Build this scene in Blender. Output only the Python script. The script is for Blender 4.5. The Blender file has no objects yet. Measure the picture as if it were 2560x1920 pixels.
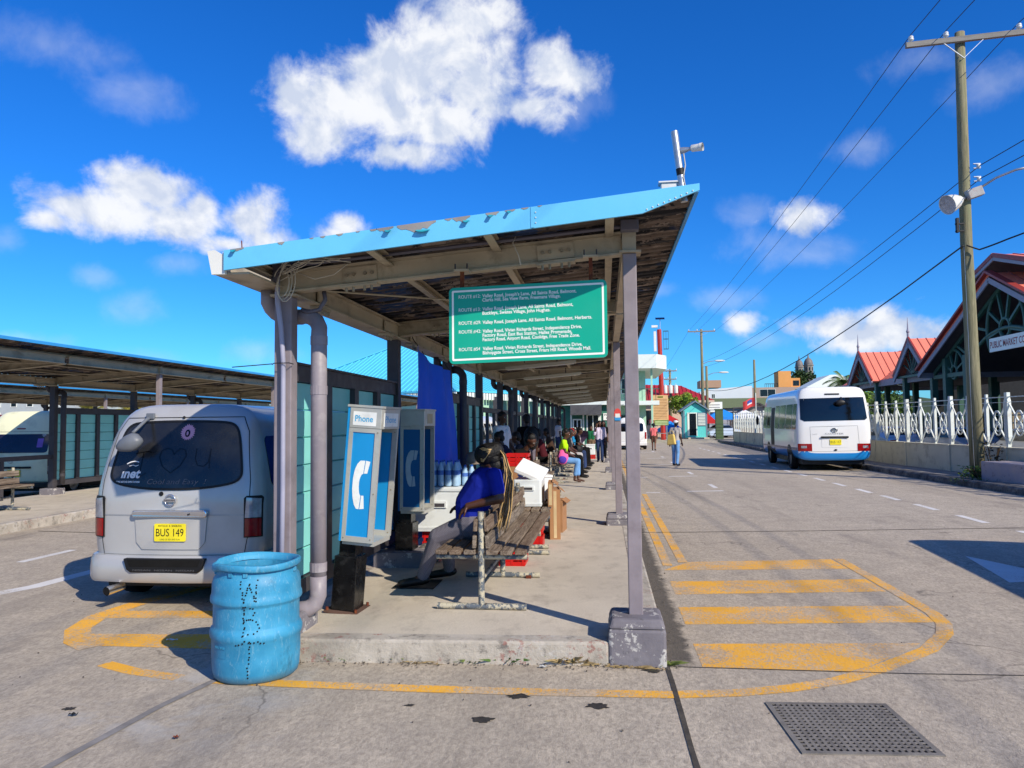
import bpy, math, random
from mathutils import Vector, Matrix
R = math.radians
S = bpy.context.scene
COL = S.collection
random.seed(7)

# ------------------------------------------------------------------ camera
cam_data = bpy.data.cameras.new('camera')
cam_data.sensor_width = 36.0
cam_data.lens = 1880 / 2560 * 36.0
cam_data.clip_end = 6000
cam = bpy.data.objects.new('camera', cam_data)
COL.objects.link(cam)
cam.matrix_world = (Matrix.Translation((0, 0, 1.7)) @ Matrix.Rotation(R(6.95), 4, 'Z')
                    @ Matrix.Rotation(R(93.06), 4, 'X') @ Matrix.Rotation(R(-0.6), 4, 'Z'))
S.camera = cam

# ------------------------------------------------------------------ sun and sky
SUN_EL = R(33)
SUN_DIR = Vector((0.73, -0.68, 0)).normalized()      # horizontal direction towards the sun
sun_vec = Vector((SUN_DIR.x * math.cos(SUN_EL), SUN_DIR.y * math.cos(SUN_EL), math.sin(SUN_EL)))
sun_data = bpy.data.lights.new('sun', 'SUN')
sun_data.energy = 5.0
sun_data.angle = R(0.5)
sun_data.color = (1.0, 0.90, 0.75)
sun = bpy.data.objects.new('sun', sun_data)
COL.objects.link(sun)
sun.rotation_euler = sun_vec.to_track_quat('Z', 'Y').to_euler()
sun.location = (20, -20, 30)

world = bpy.data.worlds.new('World')
S.world = world
world.use_nodes = True
WN, WL = world.node_tree.nodes, world.node_tree.links
for n in list(WN):
    WN.remove(n)


def wn(t, **k):
    n = WN.new(t)
    for a, v in k.items():
        setattr(n, a, v)
    return n


def wm(op, a, b=None, c=None, clamp=False):
    n = WN.new('ShaderNodeMath')
    n.operation = op
    n.use_clamp = clamp
    for i, v in enumerate((a, b, c)):
        if v is None:
            continue
        if isinstance(v, (int, float)):
            n.inputs[i].default_value = v
        else:
            WL.new(v, n.inputs[i])
    return n.outputs[0]


def wmix(fac, a, b, mode='MIX'):
    n = WN.new('ShaderNodeMix')
    n.data_type = 'RGBA'
    n.blend_type = mode
    for sock, v in ((n.inputs[0], fac), (n.inputs[6], a), (n.inputs[7], b)):
        if isinstance(v, (int, float)):
            sock.default_value = v
        elif isinstance(v, tuple):
            sock.default_value = v + (1,) if len(v) == 3 else v
        else:
            WL.new(v, sock)
    return n.outputs[2]


sky = wn('ShaderNodeTexSky', sky_type='NISHITA', sun_disc=False)
sky.sun_elevation = SUN_EL
sky.sun_rotation = math.atan2(SUN_DIR.x, SUN_DIR.y)
sky.altitude = 0
sky.air_density = 1.0
sky.dust_density = 0.2
sky.ozone_density = 4.5
hs = wn('ShaderNodeHueSaturation')
hs.inputs['Saturation'].default_value = 1.25
hs.inputs['Value'].default_value = 1.0
WL.new(sky.outputs[0], hs.inputs['Color'])
sky_col = wmix(1.0, hs.outputs[0], (0.36, 0.97, 1.56), 'MULTIPLY')

# cumulus: fields of ellipses in (azimuth, elevation) broken up by noise, all round the sky
tc = wn('ShaderNodeTexCoord')
sep = wn('ShaderNodeSeparateXYZ')
WL.new(tc.outputs['Generated'], sep.inputs[0])
az = wm('ARCTAN2', sep.outputs[0], sep.outputs[1])
el = wm('ARCSINE', sep.outputs[2])
cmb = wn('ShaderNodeCombineXYZ')
WL.new(az, cmb.inputs[0])
WL.new(el, cmb.inputs[1])


def wnoise(vec, scale, detail, rough=0.55, dist=0.0):
    n = wn('ShaderNodeTexNoise')
    n.inputs['Scale'].default_value = scale
    n.inputs['Detail'].default_value = detail
    n.inputs['Roughness'].default_value = rough
    n.inputs['Distortion'].default_value = dist
    WL.new(vec, n.inputs['Vector'])
    return n.outputs[0]


def woff(dx, dy):
    n = wn('ShaderNodeVectorMath', operation='ADD')
    WL.new(cmb.outputs[0], n.inputs[0])
    n.inputs[1].default_value = (dx, dy, 0)
    return n.outputs[0]


def pix(px, py):
    """direction (azimuth, elevation) of a cloud from its bearing in the view"""
    v = cam.matrix_world.to_3x3() @ Vector(((px - 1280) / 1880, (960 - py) / 1880, -1))
    v.normalize()
    return math.atan2(v.x, v.y), math.asin(v.z)


CLOUDS = [  # bearing, angular half width and height (in 1/1880 rad), weight
    (1130, 120, 190, 115, 1), (1010, 180, 175, 110, 1), (880, 270, 200, 95, 1), (1060, 300, 210, 75, 1), (790, 330, 110, 65, .9),
    (1020, 385, 170, 50, .75), (1180, 60, 120, 80, 1), (740, 240, 70, 80, .9),
    (1400, 180, 120, 85, .85), (1340, 260, 140, 70, .7), (1440, 260, 100, 70, .55), (1200, 220, 140, 110, .9),
    (370, 470, 130, 62, 1), (270, 530, 170, 62, 1), (440, 560, 130, 60, .9), (120, 545, 70, 40, .7), (500, 520, 60, 60, .8),
    (625, 550, 75, 75, .9), (660, 600, 90, 45, .7), (560, 610, 120, 40, .6), (865, 565, 70, 42, .85), (840, 585, 60, 40, .8),
    (2000, 540, 110, 55, .62), (1930, 610, 130, 60, .55), (2030, 630, 110, 45, .5), (1880, 530, 80, 45, .4),
    (330, 770, 70, 50, .5), (450, 660, 110, 36, .45), (2080, 815, 110, 45, .8), (2230, 820, 90, 62, .9), (2160, 850, 130, 42, .8),
    (1850, 815, 60, 42, .65), (1910, 850, 90, 30, .5), (120, 110, 170, 70, .34), (330, 240, 130, 55, .34), (2510, 200, 130, 60, .34),
    (2300, 150, 110, 40, .3), (1640, 730, 70, 30, .35), (60, 850, 130, 26, .4), (640, 880, 110, 40, .32), (2150, 370, 90, 40, .3),
    (1800, 750, 120, 40, .35), (340, 900, 130, 30, .32), (250, 690, 60, 36, .35), (10, 600, 50, 40, .5), (2420, 830, 160, 50, .8),
]
# unseen cumulus round the rest of the sky, made denser for neutral fill light
rc = random.Random(3)
fill_clouds = []
for k in range(22):
    a = R(46 + k * 12.4)
    e = R(rc.uniform(5, 48))
    fill_clouds.append((a if a < math.pi else a - 2 * math.pi, e, rc.uniform(.09, .20), rc.uniform(.05, .10), rc.uniform(.75, 1)))
fld = {True: None, False: None}
cells = [pix(a, b) + (c / 1880, d / 1880, w) for a, b, c, d, w in CLOUDS] + fill_clouds
for a0, e0, ra, re, w in cells:
    strong = w >= .6
    ra, re = ra * 1.12, re * 1.12
    q = wn('ShaderNodeVectorMath', operation='MULTIPLY_ADD')
    WL.new(cmb.outputs[0], q.inputs[0])
    q.inputs[1].default_value = (1 / ra, 1 / re, 0)
    q.inputs[2].default_value = (-a0 / ra, -e0 / re, 0)
    q2 = wn('ShaderNodeVectorMath', operation='LENGTH')
    WL.new(q.outputs[0], q2.inputs[0])
    f = wm('SUBTRACT', 1.0 + (w - 1.0) * .6 if strong else .95, q2.outputs['Value'])
    g_ = fld[strong]
    fld[strong] = wm('MAXIMUM', f, -1.2) if g_ is None else wm('SMOOTH_MAX', g_, f, 0.16)
n_big = wnoise(cmb.outputs[0], 11, 9, 0.62, 0.35)
n_fine = wnoise(cmb.outputs[0], 34, 7, 0.6, 0.2)
nz = wm('ADD', wm('MULTIPLY', wm('SUBTRACT', n_big, 0.5), 1.9), wm('MULTIPLY', wm('SUBTRACT', n_fine, 0.5), 0.6))


def soft(v, a, b):
    m_ = wn('ShaderNodeMapRange', interpolation_type='SMOOTHSTEP')
    m_.inputs['From Min'].default_value = a
    m_.inputs['From Max'].default_value = b
    WL.new(v, m_.inputs['Value'])
    return m_.outputs[0]


al_strong = soft(wm('ADD', fld[True], nz), -0.04, 0.60)
al_faint = wm('MULTIPLY', soft(wm('ADD', fld[False], nz), 0.0, 1.0), 0.24)
alpha = wm('MAXIMUM', al_strong, al_faint)
relief = wm('SUBTRACT', wnoise(cmb.outputs[0], 13, 6, 0.55, 0.3), wnoise(woff(0.016, 0.02), 13, 6, 0.55, 0.3))
mr2 = wn('ShaderNodeMapRange')
mr2.inputs['From Min'].default_value = -0.10
mr2.inputs['From Max'].default_value = 0.07
WL.new(relief, mr2.inputs['Value'])
thick = soft(wm('ADD', fld[True], nz), 0.1, 0.9)
cloud_col = wmix(wm('MULTIPLY_ADD', mr2.outputs[0], 0.75, wm('MULTIPLY', thick, 0.25)), (4.9, 5.7, 7.4), (8.9, 9.0, 9.2))
sky_all = wmix(wm('MULTIPLY', alpha, 0.96), sky_col, cloud_col)
bg = wn('ShaderNodeBackground')
bg.inputs['Strength'].default_value = 0.1
WL.new(sky_all, bg.inputs['Color'])
wo = wn('ShaderNodeOutputWorld')
WL.new(bg.outputs[0], wo.inputs[0])

S.view_settings.view_transform = 'Standard'
S.view_settings.look = 'None'
S.view_settings.exposure = 0.15
S.view_settings.gamma = 1.0
S.view_settings.use_curve_mapping = False
world.cycles.sampling_method = 'MANUAL'
world.cycles.sample_map_resolution = 256
S.cycles.max_bounces = 6
S.cycles.diffuse_bounces = 3
S.cycles.transparent_max_bounces = 12
S.cycles.use_denoising = True
S.cycles.sample_clamp_indirect = 6

# ------------------------------------------------------------------ materials
MATS = {}


def lin(c):
    return tuple((x / 12.92 if x <= .04045 else ((x + .055) / 1.055) ** 2.4) for x in c)


class NT:
    """a small wrapper for building node materials"""
    def __init__(self, name):
        self.m = bpy.data.materials.new(name)
        self.m.use_nodes = True
        self.n, self.l = self.m.node_tree.nodes, self.m.node_tree.links
        self.b = self.n['Principled BSDF']
        tcn = self.n.new('ShaderNodeTexCoord')
        oi = self.n.new('ShaderNodeObjectInfo')
        mul = self.n.new('ShaderNodeVectorMath')
        mul.operation = 'MULTIPLY_ADD'
        self.l.new(oi.outputs['Random'], mul.inputs[0])
        mul.inputs[1].default_value = (37.1, 21.7, 11.3)
        self.l.new(tcn.outputs['Object'], mul.inputs[2])
        self.co = mul.outputs[0]
        self.obj = tcn.outputs['Object']
        self.rnd = oi.outputs['Random']

    def sock(self, s, v):
        if isinstance(v, (int, float)):
            s.default_value = v
        elif isinstance(v, tuple):
            s.default_value = v + (1,) if len(v) == 3 and s.type == 'RGBA' else v
        else:
            self.l.new(v, s)

    def noise(self, scale=5, detail=4, rough=.55, stretch=None, dist=0, co=None):
        n = self.n.new('ShaderNodeTexNoise')
        n.inputs['Scale'].default_value = scale
        n.inputs['Detail'].default_value = detail
        n.inputs['Roughness'].default_value = rough
        n.inputs['Distortion'].default_value = dist
        c = self.co if co is None else co
        if stretch:
            v = self.n.new('ShaderNodeVectorMath')
            v.operation = 'MULTIPLY'
            self.l.new(c, v.inputs[0])
            v.inputs[1].default_value = stretch
            c = v.outputs[0]
        self.l.new(c, n.inputs['Vector'])
        return n.outputs[0]

    def voro(self, scale=5, feature='F1', co=None):
        n = self.n.new('ShaderNodeTexVoronoi')
        n.feature = feature
        n.inputs['Scale'].default_value = scale
        self.l.new(self.co if co is None else co, n.inputs['Vector'])
        return n.outputs[0]

    def ramp(self, v, a, b, lo=0.0, hi=1.0):
        n = self.n.new('ShaderNodeMapRange')
        n.inputs['From Min'].default_value = a
        n.inputs['From Max'].default_value = b
        n.inputs['To Min'].default_value = lo
        n.inputs['To Max'].default_value = hi
        self.l.new(v, n.inputs['Value'])
        return n.outputs[0]

    def math(self, op, a, b=0.0):
        n = self.n.new('ShaderNodeMath')
        n.operation = op
        self.sock(n.inputs[0], a)
        self.sock(n.inputs[1], b)
        return n.outputs[0]

    def mix(self, f, a, b, mode='MIX'):
        n = self.n.new('ShaderNodeMix')
        n.data_type = 'RGBA'
        n.blend_type = mode
        self.sock(n.inputs[0], f)
        self.sock(n.inputs[6], a)
        self.sock(n.inputs[7], b)
        return n.outputs[2]

    def xyz(self, co=None):
        n = self.n.new('ShaderNodeSeparateXYZ')
        self.l.new(self.obj if co is None else co, n.inputs[0])
        return n.outputs

    def bump(self, h, strength=.3, dist=.01):
        n = self.n.new('ShaderNodeBump')
        n.inputs['Strength'].default_value = strength
        n.inputs['Distance'].default_value = dist
        self.l.new(h, n.inputs['Height'])
        self.l.new(n.outputs[0], self.b.inputs['Normal'])

    def out(self, col, rough=.6, metal=0., spec=.5):
        self.sock(self.b.inputs['Base Color'], col)
        self.sock(self.b.inputs['Roughness'], rough)
        self.sock(self.b.inputs['Metallic'], metal)
        self.sock(self.b.inputs['Specular IOR Level'], spec)
        return self.m


def M(name, col, rough=.6, metal=0., spec=.4, var=.18, rvar=.08, scale=4., dirt=None, dirt_amt=.35, dirt_scale=2.5, bump=0., bscale=30., coat=0., srgb=True, trans=0., stretch=None):
    """plain painted/bare surface with tonal variation, dirt patches and fine relief"""
    if name in MATS:
        return MATS[name]
    t = NT(name)
    c = lin(col) if srgb else col
    n1 = t.noise(scale, 5, .6, stretch)
    lo = tuple(x * (1 - var) for x in c)
    hi = tuple(min(1, x * (1 + var)) for x in c)
    base = t.mix(t.ramp(n1, .3, .7), lo, hi)
    if dirt:
        d = t.ramp(t.noise(dirt_scale, 6, .65, stretch), .52, .72, 0, dirt_amt)
        base = t.mix(d, base, lin(dirt) if srgb else dirt)
    r = t.ramp(t.noise(scale * 2.3, 3), .3, .7, max(.03, rough - rvar), min(1, rough + rvar))
    t.out(base, r, metal, spec)
    if bump:
        t.bump(t.noise(bscale, 4), bump, .01)
    if coat:
        t.l.remove(t.b.inputs['Roughness'].links[0])
        t.b.inputs['Roughness'].default_value = rough
        t.b.inputs['Coat Weight'].default_value = coat
        t.b.inputs['Coat Roughness'].default_value = .06
    if trans:
        t.b.inputs['Transmission Weight'].default_value = trans
    MATS[name] = t.m
    return t.m


# ------------------------------------------------------------------ mesh building
class B:
    def __init__(self):
        self.v, self.f = [], []

    def add(self, vs, fs):
        o = len(self.v)
        self.v += [tuple(p) for p in vs]
        self.f += [tuple(i + o for i in q) for q in fs]
        return self

    def box(self, x0, x1, y0, y1, z0, z1):
        return self.add([(x0, y0, z0), (x1, y0, z0), (x1, y1, z0), (x0, y1, z0), (x0, y0, z1), (x1, y0, z1), (x1, y1, z1), (x0, y1, z1)],
                        [(3, 2, 1, 0), (4, 5, 6, 7), (0, 1, 5, 4), (1, 2, 6, 5), (2, 3, 7, 6), (3, 0, 4, 7)])

    def obox(self, c, size, rot=None):
        m = rot.to_matrix() if rot is not None and not isinstance(rot, Matrix) else (rot or Matrix.Identity(3))
        c = Vector(c)
        vs = [c + m @ Vector((sx * size[0] / 2, sy * size[1] / 2, sz * size[2] / 2)) for sz in (-1, 1) for sx, sy in ((-1, -1), (1, -1), (1, 1), (-1, 1))]
        return self.add(vs, [(3, 2, 1, 0), (4, 5, 6, 7), (0, 1, 5, 4), (1, 2, 6, 5), (2, 3, 7, 6), (3, 0, 4, 7)])

    def bar(self, p0, p1, w, h, up=(0, 0, 1)):
        p0, p1 = Vector(p0), Vector(p1)
        d = (p1 - p0).normalized()
        s = d.cross(Vector(up))
        if s.length < 1e-4:
            s = d.cross(Vector((0, 1, 0)))
        s.normalize()
        u = s.cross(d)
        vs = [p + s * a * w / 2 + u * b * h / 2 for p in (p0, p1) for a, b in ((-1, -1), (1, -1), (1, 1), (-1, 1))]
        return self.add(vs, [(0, 1, 2, 3), (7, 6, 5, 4), (4, 5, 1, 0), (5, 6, 2, 1), (6, 7, 3, 2), (7, 4, 0, 3)])

    def cyl(self, p0, p1, r0, r1=None, n=12, cap=True):
        r1 = r0 if r1 is None else r1
        return self.rings([(p0, r0), (p1, r1)], n, cap)

    def rings(self, pr, n=10, cap=True):
        """tube through (point, radius) pairs"""
        ps = [Vector(p) for p, _ in pr]
        o = len(self.v)
        ref = None
        for i, (p, r) in enumerate(pr):
            a = ps[max(0, i - 1)]
            b = ps[min(len(ps) - 1, i + 1)]
            d = (b - a).normalized()
            if ref is None:
                ref = Vector((0, 0, 1)) if abs(d.z) < .9 else Vector((1, 0, 0))
            s = d.cross(ref).normalized()
            u = s.cross(d).normalized()
            ref = u
            for k in range(n):
                t = 2 * math.pi * k / n
                self.v.append(tuple(ps[i] + (s * math.cos(t) + u * math.sin(t)) * r))
        for i in range(len(pr) - 1):
            for k in range(n):
                a, b = o + i * n + k, o + i * n + (k + 1) % n
                self.f.append((a, a + n, b + n, b))
        if cap:
            self.f.append(tuple(o + k for k in range(n)))
            e = o + (len(pr) - 1) * n
            self.f.append(tuple(e + n - 1 - k for k in range(n)))
        return self

    def tube(self, pts, r, n=8, cap=True):
        return self.rings([(p, r) for p in pts], n, cap)

    def sphere(self, c, r, nu=14, nv=9, rot=None):
        r = (r, r, r) if isinstance(r, (int, float)) else r
        o = len(self.v)
        c = Vector(c)
        pts = []
        for j in range(1, nv):
            a = math.pi * j / nv
            for i in range(nu):
                b = 2 * math.pi * i / nu
                pts.append(Vector((r[0] * math.sin(a) * math.cos(b), r[1] * math.sin(a) * math.sin(b), r[2] * math.cos(a))))
        pts += [Vector((0, 0, r[2])), Vector((0, 0, -r[2]))]
        if rot is not None:
            m = rot.to_matrix() if not isinstance(rot, Matrix) else rot
            pts = [m @ p for p in pts]
        self.v += [tuple(c + p) for p in pts]
        for j in range(nv - 2):
            for i in range(nu):
                a, b = o + j * nu + i, o + j * nu + (i + 1) % nu
                self.f.append((a, a + nu, b + nu, b))
        t, q = o + (nv - 1) * nu, o + (nv - 1) * nu + 1
        for i in range(nu):
            self.f.append((t, o + i, o + (i + 1) % nu))
            e = o + (nv - 2) * nu
            self.f.append((q, e + (i + 1) % nu, e + i))
        return self

    def lathe(self, prof, c=(0, 0, 0), n=32, cap=False):
        o = len(self.v)
        for r, z in prof:
            for k in range(n):
                t = 2 * math.pi * k / n
                self.v.append((c[0] + r * math.cos(t), c[1] + r * math.sin(t), c[2] + z))
        for i in range(len(prof) - 1):
            for k in range(n):
                a, b = o + i * n + k, o + i * n + (k + 1) % n
                self.f.append((a, b, b + n, a + n))
        if cap:
            self.f.append(tuple(o + n - 1 - k for k in range(n)))
            e = o + (len(prof) - 1) * n
            self.f.append(tuple(e + k for k in range(n)))
        return self

    def prism(self, poly, fn, a0, a1):
        """extrude a 2-D outline; fn(u, v, a) gives the 3-D point"""
        n = len(poly)
        vs = [fn(u, w, a0) for u, w in poly] + [fn(u, w, a1) for u, w in poly]
        fs = [tuple(range(n))[::-1], tuple(range(n, 2 * n))] + [(i, (i + 1) % n, (i + 1) % n + n, i + n) for i in range(n)]
        return self.add(vs, fs)

    def loft(self, rings, closed=True, cap=True):
        n = len(rings[0])
        o = len(self.v)
        for r in rings:
            self.v += [tuple(p) for p in r]
        for i in range(len(rings) - 1):
            for k in range(n if closed else n - 1):
                a, b = o + i * n + k, o + i * n + (k + 1) % n
                self.f.append((a, b, b + n, a + n))
        if cap and closed:
            self.f.append(tuple(o + n - 1 - k for k in range(n)))
            e = o + (len(rings) - 1) * n
            self.f.append(tuple(e + k for k in range(n)))
        return self

    def grid(self, fn, nu, nv):
        o = len(self.v)
        for j in range(nv + 1):
            for i in range(nu + 1):
                self.v.append(tuple(fn(i / nu, j / nv)))
        for j in range(nv):
            for i in range(nu):
                a = o + j * (nu + 1) + i
                self.f.append((a, a + 1, a + nu + 2, a + nu + 1))
        return self

    def xform(self, m):
        self.v = [tuple(m @ Vector(p)) for p in self.v]
        return self

    def mesh(self, name, smooth=False):
        me = bpy.data.meshes.new(name)
        me.from_pydata(self.v, [], self.f)
        me.validate()
        me.update()
        if smooth:
            me.polygons.foreach_set('use_smooth', [True] * len(me.polygons))
        return me


INV = {}


def thing(name, label, cat, loc=(0, 0, 0), rotz=0., group=None):
    o = bpy.data.objects.new(name, None)
    o.empty_display_size = .2
    o.location = loc
    o.rotation_euler = (0, 0, rotz)
    COL.objects.link(o)
    o['label'] = label
    o['category'] = cat
    if group:
        o['group'] = group
    INV[o.name] = (Matrix.Translation(loc) @ Matrix.Rotation(rotz, 4, 'Z')).inverted()
    return o


def part(name, b, m, parent=None, smooth=False, bevel=0., world=False, segs=2, label=None, auto=None, kind=None):
    me = b if isinstance(b, bpy.types.Mesh) else b.mesh(name, smooth)
    if m is not None:
        me.materials.clear()
        me.materials.append(m)
    o = bpy.data.objects.new(name, me)
    COL.objects.link(o)
    if parent is not None:
        o.parent = parent
        if world:
            root = parent
            inv = Matrix.Identity(4)
            while root is not None:
                if root.name in INV:
                    inv = INV[root.name]
                    break
                root = root.parent
            if parent.name in INV:
                o.matrix_parent_inverse = inv
    if bevel:
        mo = o.modifiers.new('bevel', 'BEVEL')
        mo.width = bevel
        mo.segments = segs
        mo.limit_method = 'ANGLE'
        mo.angle_limit = R(35)
    if auto:
        me.polygons.foreach_set('use_smooth', [True] * len(me.polygons))
        me.set_sharp_from_angle(angle=R(auto))
    if label:
        o['label'] = label
    if kind:
        o['kind'] = kind
    return o


def single(name, label, cat, b, m, group=None, **k):
    """a thing that is one mesh"""
    o = part(name, b, m, None, **k)
    o['label'] = label
    o['category'] = cat
    if group:
        o['group'] = group
    return o


def struct(name, b, m, **k):
    o = part(name, b, m, None, **k)
    o['kind'] = 'structure'
    return o


def copy_tree(o, loc=None, rotz=None, label=None, parent=None):
    c = o.copy()
    COL.objects.link(c)
    if parent is not None:
        c.parent = parent
    if loc is not None:
        c.location = loc
    if rotz is not None:
        c.rotation_euler = (0, 0, rotz)
    if label:
        c['label'] = label
    for ch in list(o.children):
        copy_tree(ch, parent=c)
    return c


def text_mesh(s, width=None, cap=.03, bold=0., depth=0., shear=0., align='LEFT', spacing=1.):
    cu = bpy.data.curves.new('lettering', 'FONT')
    cu.body = s
    cu.size = cap / .70
    cu.align_x = align
    cu.offset = bold
    cu.extrude = depth
    cu.shear = shear
    cu.space_character = spacing
    cu.resolution_u = 3
    ob = bpy.data.objects.new('lettering', cu)
    COL.objects.link(ob)
    bpy.context.view_layer.update()
    me = bpy.data.meshes.new_from_object(ob.evaluated_get(bpy.context.evaluated_depsgraph_get()))
    bpy.data.objects.remove(ob)
    bpy.data.curves.remove(cu)
    xs = [v.co.x for v in me.vertices]
    if width and xs:
        w = max(xs) - min(xs)
        k = width / w
        x0 = min(xs)
        for v in me.vertices:
            v.co.x = (v.co.x - x0) * k if align == 'LEFT' else v.co.x * k
    return me


def lettering(s, fn, m, parent, width=None, cap=.03, world=False, name='lettering', **k):
    """flat lettering; fn(u, v) maps the text plane to 3-D"""
    me = text_mesh(s, width, cap, **k)
    for v in me.vertices:
        v.co = Vector(fn(v.co.x, v.co.y))
    me.name = name
    return part(name, me, m, parent, world=world)


def rrect(x0, x1, z0, z1, r, n=4):
    """outline of a rounded rectangle, counter-clockwise"""
    p = []
    for cx, cz, a in ((x1 - r, z0 + r, -90), (x1 - r, z1 - r, 0), (x0 + r, z1 - r, 90), (x0 + r, z0 + r, 180)):
        for k in range(n + 1):
            t = R(a + 90 * k / n)
            p.append((cx + r * math.cos(t), cz + r * math.sin(t)))
    return p


XZ = lambda u, w, a: (u, a, w)
YZ = lambda u, w, a: (a, u, w)
XY = lambda u, w, a: (u, w, a)
# ------------------------------------------------------------------ setting: road, markings, platforms, pavement
def road_colour(t, fine=1.0):
    big = t.ramp(t.noise(.35, 4, .6), .35, .7)
    mid = t.ramp(t.noise(3.2, 6, .7), .3, .72)
    fin = t.ramp(t.noise(38, 5, .75, (1, .55, 1), .4), .36, .66)
    spk = t.ramp(t.noise(120, 3, .8), .35, .68)
    c = t.mix(big, lin((.76, .705, .62)), lin((.835, .78, .69)))
    c = t.mix(t.math('MULTIPLY', mid, .62), c, lin((.55, .515, .475)))
    c = t.mix(t.math('MULTIPLY', fin, .80 * fine), c, lin((.46, .42, .375)))
    c = t.mix(t.math('MULTIPLY', spk, .35 * fine), c, lin((.82, .78, .71)))
    st = t.ramp(t.noise(.9, 5, .7, (1, .45, 1)), .58, .74)
    c = t.mix(t.math('MULTIPLY', st, .62), c, lin((.44, .415, .39)))
    return c, fin, spk


t = NT('worn_concrete_road')
c, fin, spk = road_colour(t)
# dark damp band along the shelter kerb, pale cement by the drum: worn patches with their own outline
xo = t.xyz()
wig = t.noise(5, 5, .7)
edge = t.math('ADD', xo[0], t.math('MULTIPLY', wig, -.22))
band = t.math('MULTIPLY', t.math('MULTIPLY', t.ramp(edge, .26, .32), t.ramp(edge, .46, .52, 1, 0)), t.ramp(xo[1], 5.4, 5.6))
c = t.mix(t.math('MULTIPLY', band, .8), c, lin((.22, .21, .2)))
pal = t.math('MULTIPLY', t.ramp(t.noise(1.6, 5, .65), .5, .62), t.math('MULTIPLY', t.ramp(xo[0], -3.6, -3.0), t.math('MULTIPLY', t.ramp(xo[0], -2.2, -1.7, 1, 0), t.math('MULTIPLY', t.ramp(xo[1], 3.6, 4.2), t.ramp(xo[1], 5.4, 5.8, 1, 0)))))
c = t.mix(t.math('MULTIPLY', pal, .55), c, lin((.74, .73, .71)))
# hairline cracks and long traffic-darkened streaks
wv_ = t.n.new('ShaderNodeVectorMath')
wv_.operation = 'MULTIPLY_ADD'
nn_ = t.n.new('ShaderNodeTexNoise')
nn_.inputs['Scale'].default_value = 1.3
nn_.inputs['Detail'].default_value = 6
t.l.new(t.obj, nn_.inputs['Vector'])
t.l.new(nn_.outputs[1], wv_.inputs[0])
wv_.inputs[1].default_value = (1.2, 1.2, 0)
t.l.new(t.obj, wv_.inputs[2])
crk = t.ramp(t.voro(.42, 'DISTANCE_TO_EDGE', wv_.outputs[0]), .0, .006, 1, 0)
c = t.mix(t.math('MULTIPLY', t.math('MULTIPLY', crk, t.ramp(t.noise(.5, 3), .48, .6)), .6), c, lin((.27, .25, .23)))
trk = t.math('MULTIPLY', t.ramp(t.noise(1.1, 4, .6, (1, .07, 1)), .52, .70), .42)
c = t.mix(trk, c, lin((.50, .465, .42)))
road_m = t.out(c, .88, 0, .25)
t.bump(t.math('ADD', fin, t.math('MULTIPLY', spk, .6)), .55, .004)
MATS['road'] = road_m


def paint_mat(name, col, wear=.5):
    t = NT(name)
    rc_, fin, spk = road_colour(t)
    w = t.math('ADD', t.math('MULTIPLY', t.noise(55, 5, .8, (1, .6, 1), .3), .62), t.math('MULTIPLY', t.noise(2.2, 4, .6), .42))
    k = t.ramp(w, wear - .035, wear + .045)
    tone = t.mix(t.ramp(t.noise(1.4, 5), .3, .7), tuple(x * .8 for x in lin(col)), lin(col))
    m = t.out(t.mix(t.math('MULTIPLY', k, .88), tone, rc_), .8, 0, .3)
    t.bump(fin, .45, .004)
    return m


yellow_m = paint_mat('worn_yellow_paint', (.95, .70, .22), .516)
white_m = paint_mat('worn_white_paint', (.88, .87, .85), .60)


def concrete_mat(name, a, b, dark, fine=.5):
    t = NT(name)
    c = t.mix(t.ramp(t.noise(1.1, 5, .6), .35, .68), lin(a), lin(b))
    c = t.mix(t.ramp(t.noise(4.5, 6, .72, (1, .6, 1)), .5, .74, 0, .55), c, lin(dark))
    f = t.ramp(t.noise(60, 5, .8), .35, .7)
    c = t.mix(t.math('MULTIPLY', f, fine * .6), c, lin(dark))
    sp = t.ramp(t.voro(9), .0, .07, 1, 0)
    c = t.mix(t.math('MULTIPLY', t.math('MULTIPLY', sp, t.ramp(t.noise(2), .5, .6)), .7), c, lin((.2, .19, .18)))
    m = t.out(c, .9, 0, .25)
    t.bump(t.math('ADD', f, t.noise(14, 3)), .4, .005)
    return m


plat_m = concrete_mat('platform_concrete', (.74, .70, .635), (.81, .77, .70), (.53, .495, .455))
walk_m = concrete_mat('pavement_concrete', (.52, .50, .48), (.61, .59, .56), (.30, .29, .28))

t = NT('kerb_concrete')
c = t.mix(t.ramp(t.noise(2.2, 5, .65), .35, .66), lin((.60, .57, .52)), lin((.74, .71, .66)))
c = t.mix(t.ramp(t.noise(7, 6, .75), .52, .66, 0, .75), c, lin((.33, .32, .31)))
red = t.math('MULTIPLY', t.ramp(t.noise(2.6, 3), .52, .6), t.ramp(t.noise(26, 4, .7), .53, .6))
c = t.mix(t.math('MULTIPLY', red, .65), c, lin((.55, .33, .30)))
wh = t.math('MULTIPLY', t.ramp(t.noise(1.7, 3, co=t.obj), .5, .6), t.ramp(t.noise(19, 5, .75), .5, .62))
c = t.mix(t.math('MULTIPLY', wh, .5), c, lin((.76, .75, .73)))
kerb_m = t.out(c, .92, 0, .2)
t.bump(t.noise(24, 6, .7), .7, .012)

t = NT('rough_dark_kerb')
c = t.mix(t.ramp(t.noise(3, 6, .7), .35, .66), lin((.28, .27, .27)), lin((.52, .51, .49)))
c = t.mix(t.ramp(t.noise(16, 5, .75), .5, .66, 0, .7), c, lin((.17, .165, .165)))
dkerb_m = t.out(c, .92, 0, .2)
t.bump(t.noise(11, 6, .7), .9, .03)


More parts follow.
